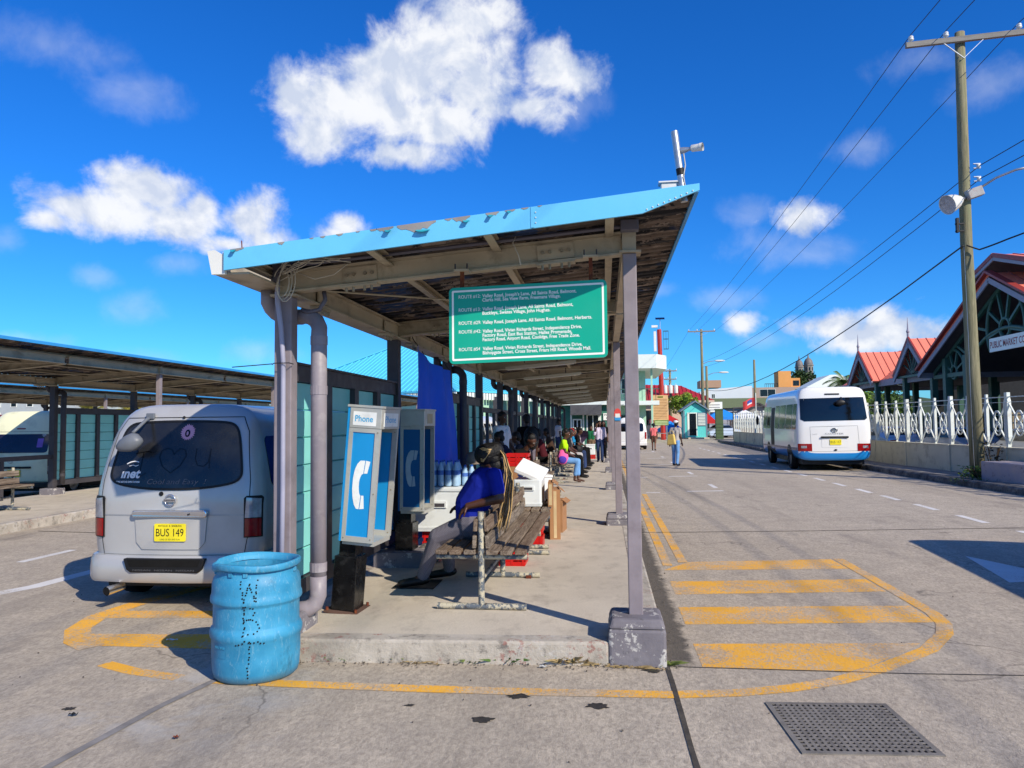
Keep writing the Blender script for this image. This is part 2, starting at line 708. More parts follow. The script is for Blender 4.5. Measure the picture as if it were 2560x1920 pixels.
def sheet(pts, z):
    b = B()
    b.add([(x, y, z) for x, y in pts], [tuple(range(len(pts)))])
    return b


def stripline(path, w, z):
    """a ribbon along a path"""
    b = B()
    P = [Vector((x, y, 0)) for x, y in path]
    vs = []
    for i, p in enumerate(P):
        d = (P[min(i + 1, len(P) - 1)] - P[max(i - 1, 0)]).normalized()
        s = Vector((d.y, -d.x, 0)) * w / 2
        vs += [(p.x - s.x, p.y - s.y, z), (p.x + s.x, p.y + s.y, z)]
    return b.add(vs, [(2 * i, 2 * i + 1, 2 * i + 3, 2 * i + 2) for i in range(len(P) - 1)])


gb = B()
gb.grid(lambda u, v: (-900 + 1800 * u, -500 + 2400 * v, 0), 6, 8)
struct('road', gb, road_m)


def ccw(pts):
    a = sum(pts[i][0] * pts[(i + 1) % len(pts)][1] - pts[(i + 1) % len(pts)][0] * pts[i][1] for i in range(len(pts)))
    return pts if a > 0 else pts[::-1]


def mark(path=None, w=.1, poly=None, m=None, z=.0015):
    b = stripline(path, w, z) if path else sheet(ccw(poly), z)
    return struct('road_marking', b, m)


# yellow box beside the shelter and its border
mark(poly=[(.65, 8.92), (1.0, 9.46), (2.74, 9.76), (2.76, 9.14)], m=yellow_m)
mark(poly=[(.67, 7.68), (.67, 8.30), (2.755, 8.56), (2.755, 7.97)], m=yellow_m)
mark(poly=[(.65, 6.56), (.65, 7.16), (2.755, 7.38), (2.74, 6.80)], m=yellow_m)
mark(poly=[(.65, 5.44), (.65, 6.0), (2.36, 6.16), (2.28, 6.05), (1.78, 5.545), (1.60, 5.42)], m=yellow_m)
mark([(2.83, 9.78), (2.84, 8.4), (2.84, 7.1), (2.78, 6.75), (2.66, 6.45), (2.36, 6.0), (1.87, 5.53), (1.5, 5.24), (1.14, 5.06), (.8, 4.95), (.4, 4.88), (-.4, 4.85), (-1.2, 4.84), (-2.1, 4.85), (-2.62, 4.87)], .125, m=yellow_m, z=.003)
mark([(.72, 9.2), (.72, 13), (.72, 18.3)], .11, m=yellow_m, z=.003)
mark([(.92, 9.42), (.92, 13), (.92, 18.3)], .11, m=yellow_m, z=.0032)
mark([(.72, 21), (.72, 40)], .11, m=yellow_m)
# hatched nose of the bay behind the drum
mark(poly=[(-4.12, 5.55), (-4.3, 5.86), (-2.9, 5.96), (-2.72, 5.55)], m=yellow_m)
mark(poly=[(-4.5, 6.36), (-4.5, 6.62), (-2.75, 6.75), (-2.75, 6.5)], m=yellow_m)
mark([(-4.2, 7.9), (-4.52, 6.95), (-4.58, 6.4), (-4.46, 5.98), (-4.22, 5.66), (-3.98, 5.5)], .2, m=yellow_m, z=.003)
mark([(-3.62, 5.14), (-3.3, 5.0), (-2.9, 4.9)], .12, m=yellow_m)
mark([(-8.1, 8.6), (-8.7, 8.3)], .09, m=yellow_m)
# white lane lines
for y0 in (13.3, 15.15, 17.0, 18.7, 20.6, 22.5, 24.4, 26.3, 28.3, 30.4, 32.6, 34.8, 36.8, 39.6, 41.9, 44.0, 46.0, 48, 50):
    mark([(6.20, y0), (6.22, y0 + 1.05)], .13, m=white_m)
mark([(6.24, 11.6), (6.24, 12.38)], .13, m=white_m)
mark(poly=[(4.44, 10.1), (4.75, 9.2), (4.58, 8.6), (4.16, 8.5)], m=white_m)
mark(poly=[(4.36, 8.5), (4.5, 8.55), (4.7, 6.6), (4.5, 6.6)], m=white_m, z=.003)
for y0 in (19.15, 24.4, 31.2, 36.6, 44.0):
    mark([(2.0, y0 - .1), (2.9, y0 + .08)], .16, m=white_m)
    mark([(2.84, y0 + .9), (2.84, y0 + 2.1)], .12, m=white_m)
    mark([(.99, y0 - .45), (1.32, y0 - .42)], .16, m=white_m)
mark([(-6.6, 6.45), (-6.15, 7.55), (-6.05, 8.9), (-6.0, 11)], .19, m=white_m)
mark([(-7.46, 8.9), (-7.44, 9.85)], .12, m=white_m)
mark([(-7.4, 12.2), (-7.4, 13.4)], .12, m=white_m)

# joints between the road slabs
joint_m = M('road_joint_filler', (.27, .25, .22), .95, var=.4, scale=9, bump=.6)
jb = stripline([(.405, 5.42), (.41, 5.1), (.415, 4.6), (.425, 4.1), (.43, 3.4), (.44, 2)], .034, .0042)
jr = random.Random(5)
jb.v = [(x + jr.uniform(-.006, .006), y, z) for x, y, z in jb.v]
struct('road_joint', jb, joint_m)
struct('road_joint', stripline([(.45, 5.43), (2, 5.42), (4, 5.5), (9, 5.7)], .012, .0045), joint_m)
struct('road_joint', stripline([(.45, 11.9), (3, 12.2), (6.5, 12.72), (9, 13.05)], .03, .0045), joint_m)
struct('road_joint', stripline([(-5.9, 11.2), (-9.4, 11.6)], .03, .0045), joint_m)
struct('road_joint', stripline([(-2.62, 4.9), (-2.72, 4.4), (-2.8, 3.6), (-2.9, 2.6)], .055, .0046), M('scraped_cement', (.5, .485, .47), .95, var=.3, scale=6))

# oily pits in the road
pit_m = M('oily_pit', (.20, .185, .17), .8, var=.5, scale=20, bump=.8)
for px, py, r in ((-.56, 4.76, .065), (-.07, 4.65, .075), (-.72, 4.37, .065), (-3.25, 4.3, .04), (.3, 5.33, .06), (-1.2, 4.55, .03)):
    pr = random.Random(int(px * 100))
    b = B()
    n = 22
    vs = [(px, py, .006)] + [(px + 1.15 * r * q * math.cos(2 * math.pi * k / n), py + .75 * r * q * math.sin(2 * math.pi * k / n), .0045) for k in range(n) for q in (pr.uniform(.55, 1.12),)]
    b.add(vs, [(0, 1 + k, 1 + (k + 1) % n) for k in range(n)])
    struct('road_stain', b, pit_m)

# ------------------------------------------------------------------ platforms
PZ = .16


def platform(x0, y0, y1, skew, name='platform', w=3.05):
    b = B()
    b.prism([(x0 - w, y0 - skew), (x0, y0), (x0, y1), (x0 - w, y1)], XY, -.1, PZ)
    o = struct(name, b, plat_m)
    kw = .17
    kb = B().prism([(x0 - w, y0 - skew - .012), (x0 - .39, y0 - .39 / w * skew - .012), (x0 - .39, y0 - .39 / w * skew + kw), (x0 - w, y0 - skew + kw)], XY, -.1, PZ + .004)
    part('kerb', kb, kerb_m, o, bevel=.022, segs=3)
    n = int((y1 - y0) / 3.05)
    for i in range(n):
        a, c_ = y0 + .5 + i * 3.05, y0 + .5 + (i + 1) * 3.05 - .012
        part('kerb', B().box(x0 - kw, x0 + .012, a, c_, -.1, PZ + .004), kerb_m, o, bevel=.02)
        part('kerb', B().box(x0 - w - .012, x0 - w + kw, a, c_, -.1, PZ + .004), kerb_m, o, bevel=.02)
    return o


p1 = platform(.40, 5.44, 44.6, .14)
part('access_cover', B().box(-2.02, -1.62, 7.0, 7.42, PZ, PZ + .008), M('black_cover', (.12, .12, .12), .7, var=.3), p1)
platform(-9.75, 3.5, 44.6, 0, w=3.45)
platform(-19.9, 3.5, 44.6, 0, w=3.3)

# right-hand pavement with its rough kerb
pav = B()
line_k = [(9.5, 10), (9.34, 18.3), (9.15, 22), (9.1, 27), (9.1, 45), (9.6, 62), (9.9, 67)]
line_w = [(11.3, 10), (10.95, 18.3), (10.65, 22), (10.3, 27), (10.15, 45), (10.25, 62), (10.6, 67)]
vs = [(x, y, .15) for x, y in line_k] + [(x + .6, y, .15) for x, y in line_w]
n = len(line_k)
pav.add(vs, [(i, i + n, i + n + 1, i + 1) for i in range(n - 1)])
pav_o = struct('pavement', pav, walk_m)


def kerb_run(path, w, z0, z1, m, parent, seg=2.6, seed=1, jag=.02):
    rr = random.Random(seed)
    for i in range(len(path) - 1):
        a, b_ = Vector(path[i] + (0,)), Vector(path[i + 1] + (0,))
        L = (b_ - a).length
        k = max(1, round(L / seg))
        for j in range(k):
            p, q = a.lerp(b_, j / k), a.lerp(b_, (j + 1) / k - .012 / L)
            d = (q - p).normalized()
            s = Vector((d.y, -d.x, 0))
            nn = 10
            rings = []
            for t_ in range(nn + 1):
                c_ = p.lerp(q, t_ / nn)
                o1, o2 = rr.uniform(-jag, jag), rr.uniform(-jag, jag) * .6
                rings.append([c_ + s * (w / 2) + Vector((0, 0, z0)), c_ - s * (w / 2 + o1) + Vector((0, 0, z0)), c_ - s * (w / 2 + o1 - .01) + Vector((0, 0, z1 - .035 + o2)),
                              c_ - s * (w / 2 - .045 + o2) + Vector((0, 0, z1 + o2 * .3)), c_ + s * (w / 2) + Vector((0, 0, z1))])
            part('kerb', B().loft(rings), m, parent)


kerb_run([(x, y) for x, y in line_k], .34, -.05, .165, dkerb_m, pav_o, seed=4)

# ------------------------------------------------------------------ drain grate
iron_m = M('cast_iron', (.47, .45, .42), .7, .0, var=.3, scale=8, dirt=(.30, .27, .24), dirt_amt=.5, bump=.3, bscale=80)
pit_dark = M('drain_dark', (.03, .03, .03), .95, var=.2)
gr = thing('drain_grate', 'square cast iron drain grate set in the road', 'drain', (1.31, 4.46, 0), R(3.2))
W2, D2 = .325, .325
part('drain_pit', B().box(-W2 - .001, W2 + .001, -D2 - .001, D2 + .001, .0012, .0020), pit_dark, gr)
fb = B()
fb.box(-W2 - .03, W2 + .03, -D2 - .03, -D2, .0005, .0075).box(-W2 - .03, W2 + .03, D2, D2 + .03, .0005, .0075).box(-W2 - .03, -W2, -D2, D2, .0005, .0075).box(W2, W2 + .03, -D2, D2, .0005, .0075)
part('frame', fb, iron_m, gr)
me_a = B().box(-.0085, .0085, -D2, D2, .0025, .0070).mesh('bar')
me_b = B().box(-W2, W2, -.009, .009, .0027, .0068).mesh('bar')
for k in range(1, 20):
    o = part('bar', me_a, iron_m, gr)
    o.location.x = -W2 + k * 2 * W2 / 20
for k in range(1, 16):
    o = part('bar', me_b, iron_m, gr)
    o.location.y = -D2 + k * 2 * D2 / 16
# ------------------------------------------------------------------ bus shelters
beam_m = M('cream_beam_paint', (.70, .655, .56), .55, var=.12, scale=3, dirt=(.30, .25, .19), dirt_amt=.65, dirt_scale=3.5, bump=.15, stretch=(1, .5, 1))
post_m = M('grey_post_paint', (.52, .485, .50), .5, var=.12, scale=5, dirt=(.36, .30, .29), dirt_amt=.5, dirt_scale=4, bump=.12)
t = NT('chipped_footing_paint')
c = t.mix(t.ramp(t.noise(3, 5, .6), .3, .7), lin((.40, .385, .41)), lin((.50, .485, .50)))
ch = t.ramp(t.noise(7, 6, .75), .555, .585)
c = t.mix(ch, c, lin((.70, .69, .67)))
c = t.mix(t.ramp(t.noise(13, 6, .7), .58, .70, 0, .6), c, lin((.25, .24, .24)))
foot_m = t.out(c, .85, 0, .25)
t.bump(t.noise(16, 6, .7), .5, .01)
dark_m = M('dark_frame_paint', (.255, .245, .26), .5, var=.15, dirt=(.16, .15, .15), dirt_amt=.5)
pipe_m = M('grey_downpipe', (.54, .51, .53), .45, var=.08, scale=6, dirt=(.68, .66, .65), dirt_amt=.4, dirt_scale=9)
aqua_m = M('aqua_fascia_paint', (.40, .74, .90), .42, var=.05, scale=1.6, dirt=(.33, .62, .74), dirt_amt=.35, dirt_scale=1.2)
blue_m = M('blue_roof_paint', (.20, .56, .80), .5, var=.1, scale=1.5)
bare_m = M('bare_grey_metal', (.58, .56, .54), .6, .2, var=.12, scale=9)
white_pvc = M('white_plastic', (.85, .85, .82), .45, var=.05, dirt=(.68, .66, .6), dirt_amt=.4)
rust_m = M('rusty_rod', (.42, .20, .12), .8, .2, var=.45, scale=30, dirt=(.62, .38, .2), dirt_amt=.7, dirt_scale=25, bump=.4)
bolt_m = M('painted_bolt', (.58, .54, .46), .5, .2, var=.15, dirt=(.3, .26, .2), dirt_amt=.5, dirt_scale=30)
teal_m = M('teal_board_paint', (.54, .85, .82), .45, var=.06, scale=2, dirt=(.45, .73, .71), dirt_amt=.4, dirt_scale=1.5)

t = NT('peeling_roof_underside')
s1 = t.noise(1.5, 6, .7, (1, 2.6, 1), .5)
s2 = t.noise(4, 6, .75, (1, 2.4, 1), .3)
c = t.mix(t.ramp(s2, .35, .65), lin((.33, .29, .265)), lin((.46, .41, .37)))
c = t.mix(t.ramp(s1, .49, .52), c, lin((.15, .15, .165)))
c = t.mix(t.math('MULTIPLY', t.ramp(t.noise(.9, 4, .6), .52, .58), t.ramp(s2, .49, .53)), c, lin((.19, .27, .42)))
c = t.mix(t.math('MULTIPLY', t.ramp(t.noise(3.1, 6, .75, (1, 2, 1)), .56, .59), .9), c, lin((.56, .51, .47)))
under_m = t.out(c, .85, 0, .25)
t.bump(s1, .4, .01)

RS = .0945   # roof slope


def rz(x):
    """height of the roof sheet over a point across the shelter (x from the shelter's own origin)"""
    return 2.915 + (x + 2.6) * RS


def ibeam(p0, p1, h=.17, w=.1, tf=.014, tw=.012):
    p0, p1 = Vector(p0), Vector(p1)
    b = B()
    b.bar(p0 + Vector((0, 0, h / 2 - tf / 2)), p1 + Vector((0, 0, h / 2 - tf / 2)), w, tf)
    b.bar(p0 - Vector((0, 0, h / 2 - tf / 2)), p1 - Vector((0, 0, h / 2 - tf / 2)), w, tf)
    b.bar(p0, p1, tw, h - 2 * tf - .002)
    return b


def shelter(label, ox, y_first, bays, y_front, y_end, near=False, boards=(), group='bus shelters of the terminal'):
    sh = thing('bus_shelter', label, 'bus shelter', (ox - 1.1, y_first, 0), 0, group)
    kw = dict(parent=sh, world=True)
    ys = [y_first + 3.05 * i for i in range(bays + 1)]
    post_mesh = B().box(-.05, .05, -.05, .05, .30, 2.95).mesh('post')
    foot_mesh = B().prism([(-.2, -.2), (.2, -.2), (.2, .2), (-.2, .2)], lambda u, w, a: (u * (1 if a < .3 else .86), w * (1 if a < .3 else .86), a), -.05, .255)
    foot_mesh.prism([(-.2, -.2), (.2, -.2), (.2, .2), (-.2, .2)], lambda u, w, a: (u * (1 if a < .28 else .88), w * (1 if a < .28 else .88), a), .2552, .325)
    foot_mesh = foot_mesh.mesh('footing')
    for me, m in ((post_mesh, post_m), (foot_mesh, foot_m)):
        me.materials.append(m)
    for i, y in enumerate(ys):
        if i % 2 == 0:
            for nm, me in (('post', post_mesh), ('footing', foot_mesh)):
                o = part(nm, me, None, sh, bevel=.006 if nm == 'post' else .02)
                o.location = (ox + .205 - (ox - 1.1), y - y_first, 0)
            part('cap_plate', B().box(ox + .13, ox + .29, y - .08, y + .08, 2.952, 2.966), beam_m, **kw)
            part('post_stub', B().box(ox + .155, ox + .255, y - .045, y + .045, 2.967, rz(.2) - .05), beam_m, **kw)
        part('post', B().box(ox - 2.53, ox - 2.39, y - .06, y + .06, PZ, 2.71), post_m if i == 0 else dark_m, bevel=.008, **kw)
        part('cap_plate', B().box(ox - 2.56, ox - 2.35, y - .075, y + .075, 2.711, 2.727), beam_m, **kw)
        part('post_stub', B().box(ox - 2.51, ox - 2.41, y - .05, y + .05, 2.728, rz(-2.46) - .045), beam_m, **kw)
        if i % 2 == 0:
            part('footing', B().box(ox - 2.65, ox - 2.26, y - .19, y + .19, -.05, .31), foot_m, bevel=.025, **kw)
        # transverse girder
        g = part('girder', ibeam((ox - 2.405, y, 2.83), (ox + .15, y, 3.03)), beam_m, **kw)
        for xa in (-1.86, -.34) if i < 6 else ():
            zc = 2.83 + (xa + 2.405) / 2.555 * .2
            rot = Matrix.Rotation(-math.atan(.2 / 2.555), 3, 'Y')
            pl = part('splice_plate', B().obox((ox + xa, y - .014, zc), (.275, .012, .115), rot), beam_m, parent=g)
            bb = [(-.10, 0), (-.045, 0), (.045, 0), (.10, 0)]
            for u, w_ in bb if i < 3 else ():
                p = Vector((ox + xa, y - .02, zc)) + rot @ Vector((u, 0, w_))
                part('bolt', B().cyl(p, p + Vector((0, -.018, 0)), .0135, n=8), bolt_m, sh, world=True)
            if i < 2:
                part('splice_plate', B().obox((ox + xa, y, zc - .092), (.29, .11, .012), rot), beam_m, parent=g)
                for u in (-.10, -.045, .045, .10):
                    p = Vector((ox + xa, y - .03, zc - .098)) + rot @ Vector((u, 0, 0))
                    part('bolt', B().cyl(p, p + Vector((0, 0, -.035)), .011, n=6), bolt_m, sh, world=True)
    # long beams over the two rows of posts
    for i in range(bays):
        a, b_ = ys[i] + .06, ys[i + 1] - .06
        bl = part('edge_beam', ibeam((ox - 2.40, a, 2.80), (ox - 2.40, b_, 2.80), .17, .1), beam_m, **kw)
        part('edge_beam', ibeam((ox + .20, a, 3.03), (ox + .20, b_, 3.03), .16, .09), beam_m, **kw)
        if i < 4:
            for yy in (a + .5, b_ - .5):
                part('splice_plate', B().box(ox - 2.382, ox - 2.37, yy - .12, yy + .12, 2.745, 2.855), beam_m, parent=bl)
                part('splice_plate', B().box(ox - 2.445, ox - 2.345, yy - .12, yy + .12, 2.69, 2.711), beam_m, parent=bl)
                for u in (-.085, -.03, .03, .085):
                    part('bolt', B().cyl((ox - 2.36, yy + u, 2.69), (ox - 2.36, yy + u, 2.65), .011, n=6), bolt_m, **kw)
        # tie rods under the roof
        part('tie_rod', B().cyl((ox - 2.36, ys[i] + .1, 2.79), (ox + .14, ys[i + 1] - .1, 2.96), .008, n=6), beam_m, **kw)
    # purlins
    for xp in (-2.52, -1.62, -.78, .06):
        zt = rz(xp) - .012
        b = B().box(ox + xp - .03, ox + xp + .03, y_front + .03, y_end - .03, zt - .012, zt).box(ox + xp - .03, ox + xp - .02, y_front + .03, y_end - .03, zt - .07, zt - .0122).box(ox + xp - .0198, ox + xp + .03, y_front + .03, y_end - .03, zt - .0698, zt - .060)
        part('purlin', b, beam_m, **kw)
    # corrugated sheet: ribs run down the slope
    prof = []
    y = y_front + .02
    while y < y_end - .1:
        prof += [(y, 0), (y + .075, 0), (y + .095, .024), (y + .145, .024)]
        y += .165
    for nm, dz, m in (('roof_sheet', .004, blue_m), ('roof_underside', 0, under_m)):
        b = B()
        vs = []
        for yy, h in prof:
            vs += [(ox - 2.6, yy, rz(-2.6) + h + dz), (ox + .62, yy, rz(.62) + h + dz)]
        k = len(prof)
        fs = [(2 * i, 2 * i + 1, 2 * i + 3, 2 * i + 2) for i in range(k - 1)]
        b.add(vs, fs)
        part(nm, b, m, **kw)
    # edge trims
    part('edge_trim', B().box(ox + .615, ox + .64, y_front + .03, y_end, rz(.62) - .015, rz(.62) + .04), blue_m, **kw)
    gp = [(-2.745, 2.935), (-2.715, 2.775), (-2.46, 2.775), (-2.46, 2.79), (-2.70, 2.79), (-2.73, 2.935)]
    part('gutter', B().prism([(ox + u, w_) for u, w_ in gp], XZ, y_front + .045, y_end), beam_m, **kw)
    # downpipes
    for i in range(0, bays + 1, 2):
        y = ys[i] + (.035 if i == 0 else .0)
        xr = ox - 2.205
        path = [(xr, y, .40), (xr, y, 2.42)] + [(xr - .16 + .16 * math.cos(R(a)), y + .09 * math.sin(R(a)), 2.42 + .16 * math.sin(R(a))) for a in (20, 45, 70, 90)] \
            + [(ox - 2.40, y + .14, 2.58), (ox - 2.52, y + .12, 2.58)] + [(ox - 2.52 - .10 * math.sin(R(a)), y + .1 * math.cos(R(a)), 2.68 - .10 * math.cos(R(a))) for a in (20, 45, 70, 90)] + [(ox - 2.62, y, 2.775)]
        pm = pipe_m if i == 0 else dark_m
        dp = part('downpipe', B().tube(path, .062, 16), pm, smooth=True, **kw)
        for zz in (2.37, 1.98, .62):
            part('pipe_collar', B().cyl((xr, y, zz - .035), (xr, y, zz + .035), .066, n=16), pm, parent=dp, smooth=False)
        if i == 0:
            part('pipe_elbow', B().tube([(xr, y, .55), (xr, y, .40), (xr - .02, y - .01, .34), (xr - .07, y - .03, .305), (xr - .16, y - .06, .30)], .0635, 16), pm, parent=dp, smooth=True)
    # walls of boards between the left-hand posts
    for i in range(bays):
        a, b_ = ys[i] + .062, ys[i + 1] - .062
        if i in boards:
            part('top_rail', B().box(ox - 2.50, ox - 2.42, a, b_, 2.06, 2.19), dark_m, **kw)
            part('top_cap', B().box(ox - 2.52, ox - 2.40, a, b_, 2.191, 2.21), dark_m, **kw)
            part('bottom_rail', B().box(ox - 2.50, ox - 2.42, a, b_, .36, .48), dark_m, **kw)
            n = 4
            for k in range(1, n):
                ym = a + (b_ - a) * k / n
                part('mullion', B().box(ox - 2.50, ox - 2.40, ym - .06, ym + .06, .481, 2.059), dark_m, **kw)
            for k in range(n):
                y0 = a + (b_ - a) * k / n + (.062 if k else .002)
                y1 = a + (b_ - a) * (k + 1) / n - (.062 if k < n - 1 else .002)
                bm = B().prism([(0, 0), (.02, .008), (.024, .20), (.004, .205)], lambda u, w_, q: (u, q, w_), 0, y1 - y0).mesh('board')
                bm.materials.append(teal_m)
                for j in range(7):
                    o = part('board', bm, None, sh)
                    o.location = (ox - 2.475 - (ox - 1.1) + random.uniform(-.002, .002), y0 - y_first, .485 + j * .225)
                    o.scale.z = 1.08
        elif i > 0:
            part('rail', B().box(ox - 2.50, ox - 2.42, a, b_, 1.0, 1.1), post_m if near else dark_m, **kw)
            if i > (2 if near else 4):
                part('rail', B().box(ox - 2.50, ox - 2.42, a, b_, 1.95, 2.05), dark_m, **kw)
                for q in (.33, .66):
                    ym = a + (b_ - a) * q
                    part('mullion', B().box(ox - 2.49, ox - 2.43, ym - .05, ym + .05, PZ, 1.949) if q < .5 else B().box(ox - 2.49, ox - 2.43, ym - .05, ym + .05, 1.101, 1.949), dark_m, **kw)
            else:
                part('rail_post', B().box(ox - 2.49, ox - 2.43, (a + b_) / 2 - .04, (a + b_) / 2 + .04, PZ, .999), dark_m, **kw)
    return sh


YF, YE = 4.93, 44.7
sh1 = shelter('near open bus shelter with aqua fascia and peeling roof underside', 0., 5.6, 12, YF, YE, True, (0, 2))
kw = dict(parent=sh1, world=True)


def ftop(x):
    return 2.935 + (x + 2.62) * .0965


# front fascia in two panels, the right one tapering to the tip
def fascia(poly, name='fascia'):
    return part(name, B().prism(poly, XZ, YF - .012, YF + .008), aqua_m, **kw)


fb_ = lambda x: 2.795 + (x + 2.62) * .0945
fascia([(-2.62, fb_(-2.62)), (-.452, fb_(-.452)), (-.452, ftop(-.452)), (-2.62, ftop(-2.62))])
fascia([(-.448, fb_(-.448)), (.27, fb_(.27)), (.64, 3.205), (.64, ftop(.64)), (-.448, ftop(-.448))])
part('fascia_joint', B().box(-.462, -.438, YF - .016, YF - .0125, fb_(-.45) + .003, ftop(-.45) - .002), aqua_m, **kw)
part('fascia_return', B().prism([(-2.64, 2.80), (-2.6, 2.80), (-2.6, ftop(-2.62) - .01), (-2.64, ftop(-2.62) - .01)], XZ, YF + .0085, YF + .05), white_pvc, **kw)
part('gutter_end_cap', B().prism([(-2.755, 2.94), (-2.72, 2.772), (-2.622, 2.772), (-2.622, 2.90), (-2.70, 2.945)], XZ, YF + .01, YF + .04), white_pvc, **kw)
# peeled paint: bare patches and curled flakes
fr = random.Random(11)
flake_m = M('curled_paint_flake', (.14, .62, .68), .5, var=.1)
for x, w_, h in ((-2.52, .10, .022), (-2.2, .05, .02), (-1.98, .03, .012), (-1.9, .04, .013), (-1.78, .05, .016), (-1.65, .03, .01), (-1.54, .05, .02), (-1.46, .12, .032), (-1.24, .27, .062), (-1.02, .05, .02), (-.93, .12, .04), (-.72, .09, .03), (-.60, .07, .02), (-.50, .05, .016), (-.40, .03, .01)):
    n = 9
    top = [(x + w_ * (k / n - .5), ftop(x + w_ * (k / n - .5)) + .0005) for k in range(n + 1)]
    bot = [(px_, pz - h * (.25 + .75 * math.sin(math.pi * min(1, max(0, k / n)))) * fr.uniform(.65, 1.1)) for k, (px_, pz) in enumerate(top)]
    part('bare_patch', B().prism(bot + top[::-1], XZ, YF - .0142, YF - .0128), bare_m, **kw)
    if w_ > .05:
        cx, cz = x + w_ * fr.uniform(-.3, .3), ftop(x) - h * .95
        fl = w_ * .36
        pts = lambda u, v, cx=cx, cz=cz, fl=fl: (cx + (u - .5) * fl + .01 * v, YF - .016 - .03 * math.sin(v * 2.2), cz + .012 - .045 * v * (1 - .5 * abs(u - .4)) + .02 * v * v)
        part('paint_flake', B().grid(pts, 4, 5), flake_m, **kw)
for k in range(9):
    x = .30 + .037 * k
    part('rivet', B().sphere((x, YF - .014, (fb_(.27) if x < .27 else fb_(.27) + (x - .27) / .37 * (3.205 - fb_(.27))) + .013), .0055, 6, 4), white_pvc, **kw)
for q in (.25, .5, .75):
    part('rivet', B().sphere((-.43, YF - .015, fb_(-.45) + q * .14), .005, 6, 4), white_pvc, **kw)
part('roof_nail', B().cyl((-2.5, YF + .02, ftop(-2.5) - .02), (-2.505, YF + .02, ftop(-2.5) + .06), .004, n=6), rust_m, **kw)

# conduit along the front girder, boxes at its ends, grey pipe down the left post
con_m = M('grey_conduit', (.37, .36, .40), .5, var=.1)
part('conduit', B().tube([(-2.36, 5.46, 2.93), (-1.2, 5.46, 3.02), (0, 5.46, 3.115), (.14, 5.46, 3.125)], .014, 8), con_m, **kw)
part('junction_box', B().box(-2.50, -2.36, 5.42, 5.50, 2.885, 2.965), con_m, bevel=.006, **kw)
part('junction_box', B().box(.14, .27, 5.42, 5.50, 3.09, 3.17), con_m, bevel=.006, **kw)
part('conduit', B().tube([(-2.485, 5.50, 2.88), (-2.485, 5.49, 2.70), (-2.455, 5.50, 2.45), (-2.44, 5.505, 2.2), (-2.44, 5.51, 1.2), (-2.45, 5.51, .31)], .019, 10), M('pale_conduit', (.60, .60, .67), .4, var=.06), smooth=True, **kw)
part('conduit', B().tube([(-2.47, 5.44, 2.885), (-2.485, 5.44, 2.80)], .03, 8), con_m, **kw)
part('wire_tie', B().tube([(-2.54, 5.53, 2.18), (-2.50, 5.475, 2.185), (-2.38, 5.475, 2.185), (-2.37, 5.53, 2.18)], .004, 5), M('black_wire', (.1, .1, .11), .6), **kw)
part('wire_tie', B().tube([(-2.51, 5.47, 2.18), (-2.62, 5.44, 2.17), (-2.80, 5.40, 2.155)], .004, 5), M('black_wire', (.1, .1, .11), .6), **kw)
# tangle of white cable on the left
cab_m = M('white_cable', (.74, .72, .66), .5, var=.08)
cr = random.Random(21)
for k in range(11):
    a = Vector((-2.40 + cr.uniform(-.03, .03), 5.40, 2.86 - .02 * (k % 3)))
    e = Vector((-2.10 + cr.uniform(-.1, .3), 5.36, 2.93 + cr.uniform(-.01, .03)))
    pts = []
    hgt = cr.uniform(.02, .09)
    for q in range(13):
        u = q / 12
        p = a.lerp(e, u)
        pts.append((p.x + .05 * math.sin(u * 6 + k), p.y - .03 * math.sin(u * 5 + k * 2), p.z + hgt * math.sin(math.pi * u) + .01 * math.sin(u * 11 + k)))
    part('cable_loop', B().tube(pts, .0042, 5), cab_m, smooth=True, **kw)
for k in range(3):
    pts = [(-2.40 + .02 * k + .05 * math.sin(q * 2 * math.pi / 14) * (1 + .2 * k), 5.40 - .012 * k, 2.78 - (.10 + .02 * k) * math.cos(q * 2 * math.pi / 14 + .2)) for q in range(15)]
    part('cable_loop', B().tube(pts, .0042, 5), cab_m, smooth=True, **kw)
part('cable_loop', B().tube([(-2.28, 5.42, 2.86), (-2.15, 5.41, 2.81), (-2.0, 5.41, 2.84), (-1.9, 5.42, 2.92)], .0042, 5), cab_m, smooth=True, **kw)
part('cable_loop', B().tube([(-.62, 5.40, 3.07), (-.64, 5.39, 3.02), (-.60, 5.39, 2.93), (-.585, 5.40, 2.86)], .0042, 5), cab_m, smooth=True, **kw)
part('flex_hose', B().tube([(-2.36, 5.66, 2.62), (-2.30, 5.66, 2.60), (-2.22, 5.68, 2.62), (-2.18, 5.7, 2.70), (-2.2, 5.72, 2.78)], .018, 8), con_m, smooth=True, **kw)
# little round notice stuck on the second post
part('sticker', B().prism([(.155 + .1 * (.5 + .5 * math.cos(R(a))), 1.86 + .065 * math.sin(R(a))) for a in range(0, 181, 20)] + [(.155, 1.80), (.255, 1.80)], XZ, 11.638, 11.6415), M('sticker_red', (.80, .28, .25), .5), **kw)
part('sticker', B().prism([(.16, 1.74), (.25, 1.74), (.25, 1.80), (.16, 1.80)], XZ, 11.636, 11.6375), M('sticker_blue', (.2, .55, .78), .5), **kw)
part('sticker', B().box(.17, .24, 11.634, 11.6355, 1.785, 1.845), white_pvc, **kw)

sh2 = shelter('middle bus shelter behind the silver van', -10.5, 4.2, 13, 3.6, YE, False, (4, 6))
sh3 = shelter('farthest of the three bus shelters at the far left behind the cream van', -20.5, 4.2, 13, 3.6, YE, False, (7, 9))

